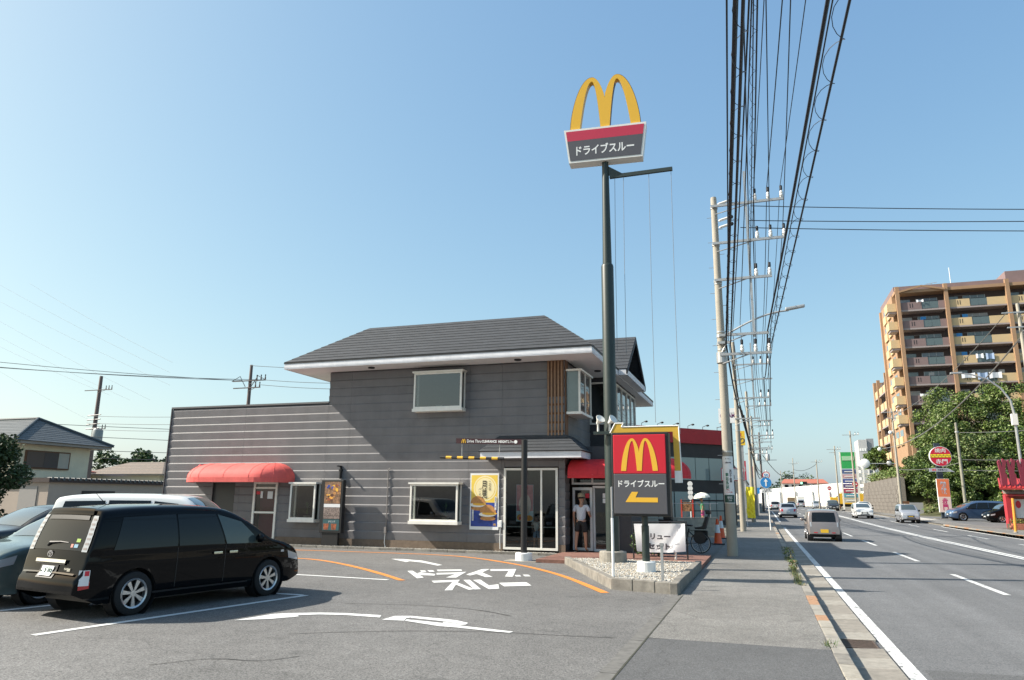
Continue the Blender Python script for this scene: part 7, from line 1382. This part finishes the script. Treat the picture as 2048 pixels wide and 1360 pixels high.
for i in range(3): make_tree(('leftmost tree on the far skyline left of the restaurant','middle tree on the far skyline left of the restaurant','tree on the far skyline touching the restaurant corner')[i],((-121,110,0),(-114,112,0),(-106.5,112,0))[i],(10.2,9.6,8.8)[i],4.6,700+i,2600,.42,'far trees on the left',mats=GL,clumps=30,low=.1)
LB = thing('evergreen_bush','big dark evergreen bush at the left picture edge','bush',(-34.4,24,0)); rng = random.Random(77); b = MB()
for i in range(60):
    z = .4+3.5*rng.random(); r_ = 2.1*math.sqrt(max(.05,1-(z/4.6)**2)); a = rng.uniform(0,2*PI); q = rng.random()**.5; leafball(b,(-34.3+r_*q*math.cos(a),24.2+r_*q*math.sin(a),z),.66,330,.095,rng,3)
b.build('leaves',[mat('evergreen_a',(.028,.055,.018),.6,nv=.3,ns=2),mat('evergreen_b',(.05,.085,.025),.6,nv=.3,ns=2),GL[2]],LB); MB().tube([(-34.3,24.2,-.1),(-34.3,24.2,3.2)],[.12,.05],8).build('trunk',BARK,LB)
PB = mat('brown_pole',(.13,.095,.085),.8); PBD = mat('dark_pole_iron',(.10,.08,.075),.7)
upl = upole((-70.3,62,0),14.9,'brown utility pole with grey transformer behind the cream house',[(13.3,-1.9,2.1,3),(8.9,-.2,1.9,2)],bolts=False,group='utility poles on the left',r0=.3,r1=.18,m=PB,am=PBD)
MB().lathe([(.5,0),(.55,.2),(.55,1.5),(.4,1.7),(0,1.7)],12,(-69.3,61.6,7.2)).build('transformer',mat('transformer_grey',(.22,.25,.25),.5),upl,smooth=True)
for i in range(4): MB().tube([(-71.2,61.7,10.4-.5*i),(-69.3,61.7,10.5-.5*i)],.06,5).build('bracket',TRIMB,upl)
upr = upole((-40.2,50,0),12.55,'brown utility pole with double crossarms rising behind the restaurant roof',[(11.2,-1.6,1.7,3),(10.6,-1.5,1.2,2)],bolts=False,group='utility poles on the left',r0=.22,r1=.12,m=PB,am=PBD)
for s_ in (-1,1):
    MB().tube([(-40.2+s_*.3,49.8,10.7),(-40.2+s_*.9,49.8,11.6),(-40.2+s_*1.7,49.8,11.2)],.03,5).build('jumper',DKCAB,upr)
LWM = mat('distant_cable',(.05,.06,.07),.7)
nms = ['topmost','second','third','fourth','fifth','sixth','seventh','eighth','ninth','lowest']
lw = [((-75,30,13.9),(-41.7,49.8,11.3),.5),((-75,30,13.2),(-40.9,49.8,11.25),.6),((-75,30,12.9),(-38.6,49.8,11.2),.6),((-71.2,61.7,10.4),(-30,52,8.9),.4),((-71.2,61.7,9.6),(-30,52,8.2),.4),((-71.2,61.7,8.9),(-30,52,7.6),.4),((-75,30,8.3),(-30,56,7.0),.5),((-75,30,7.6),(-30,56,6.0),.5),((-75,30,6.2),(-30,56,5.2),.5),((-75,30,5.4),(-30,56,4.6),.4)]
for i,(a_,b_,s_) in enumerate(lw): wire('%s overhead wire in the sky left of the restaurant'%nms[i],[(a_,b_,s_)],.022,'overhead wires on the left',m=LWM)
for i,(x,z) in enumerate(((-38.6,11.2),(-38.9,10.8),(-40.2,12.5))): wire('%s wire from the brown pole to the restaurant roof'%('upper','lower','highest')[i],[((x,49.8,z),(-16,44,9.6-.5*i+ (2 if i==2 else 0)),.4)],.022,'wires behind the restaurant roof',m=LWM)
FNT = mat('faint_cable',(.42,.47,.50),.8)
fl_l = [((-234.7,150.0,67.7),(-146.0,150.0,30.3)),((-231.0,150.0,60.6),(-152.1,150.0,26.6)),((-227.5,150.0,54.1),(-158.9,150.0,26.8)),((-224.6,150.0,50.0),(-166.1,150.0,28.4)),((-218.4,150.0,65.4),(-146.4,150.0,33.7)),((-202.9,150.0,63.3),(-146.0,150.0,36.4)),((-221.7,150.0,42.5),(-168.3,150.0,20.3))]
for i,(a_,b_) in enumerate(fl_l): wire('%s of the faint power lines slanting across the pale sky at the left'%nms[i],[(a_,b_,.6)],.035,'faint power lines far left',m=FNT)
hp_ = thing('hoop_rail','white tubular hoop rail before the glass side door','rail',(-17.0,20.6,0)); MB().tube([(-17.2,20.6,-.02),(-17.22,20.6,.72),(-17.18,20.6,.80),(-16.55,20.6,.80),(-16.42,20.6,.74),(-16.4,20.6,-.02)],.035,8).build('tube',WHITE,hp_,smooth=True); MB().lathe([(.07,0),(.07,.02)],10,(-16.4,20.6,0)).build('foot_plate',STEEL,hp_); MB().lathe([(.07,0),(.07,.02)],10,(-17.2,20.6,0)).build('foot_plate',STEEL,hp_)
# weeds along the kerb
b = MB(); rng = random.Random(8)
for y0,y1,n_ in ((16.5,20.5,900),(22.5,24.5,350),(25.5,30,240),(9.7,10.0,60)):
    for i in range(n_):
        y = rng.uniform(y0,y1); x = .66+rng.gauss(0,.045); h_ = rng.uniform(.02,.09)*(1.5 if rng.random()<.15 else 1); a = rng.uniform(0,PI); c = Vector((x,y,-.02)); d = Vector((rng.gauss(0,.5),rng.gauss(0,.5),1))*h_; s_ = Vector((math.cos(a),math.sin(a),0))*.008; b.cur = rng.randrange(3); b.add([c-s_,c+s_,c+d],[(0,1,2)])
tag(tag(b.build('kerb_weeds',[mat('dry_grass',(.22,.18,.08),.8),GL[1],GL[0]],base=False),kind='stuff'),'dry grass and weeds growing along the kerb joint','weeds')
for i,(y,s_) in enumerate(((23.4,.34),(20.2,.22))):
    t = thing('weed',('taller leafy weed growing in the kerb joint','small leafy weed nearer along the kerb joint')[i],'weed',(.68,y,-.02)); b = MB(); leafball(b,(.68,y,s_*.6),s_*.55,170,.03,random.Random(i),3,(1,1,1.1)); b.build('leaves',[GL[1],GL[0],mat('dry_grass',(.22,.18,.08),.8)],t); MB().tube([(.68,y,-.05),(.68,y,s_*.7)],.006,4).build('stem',GL[0],t)
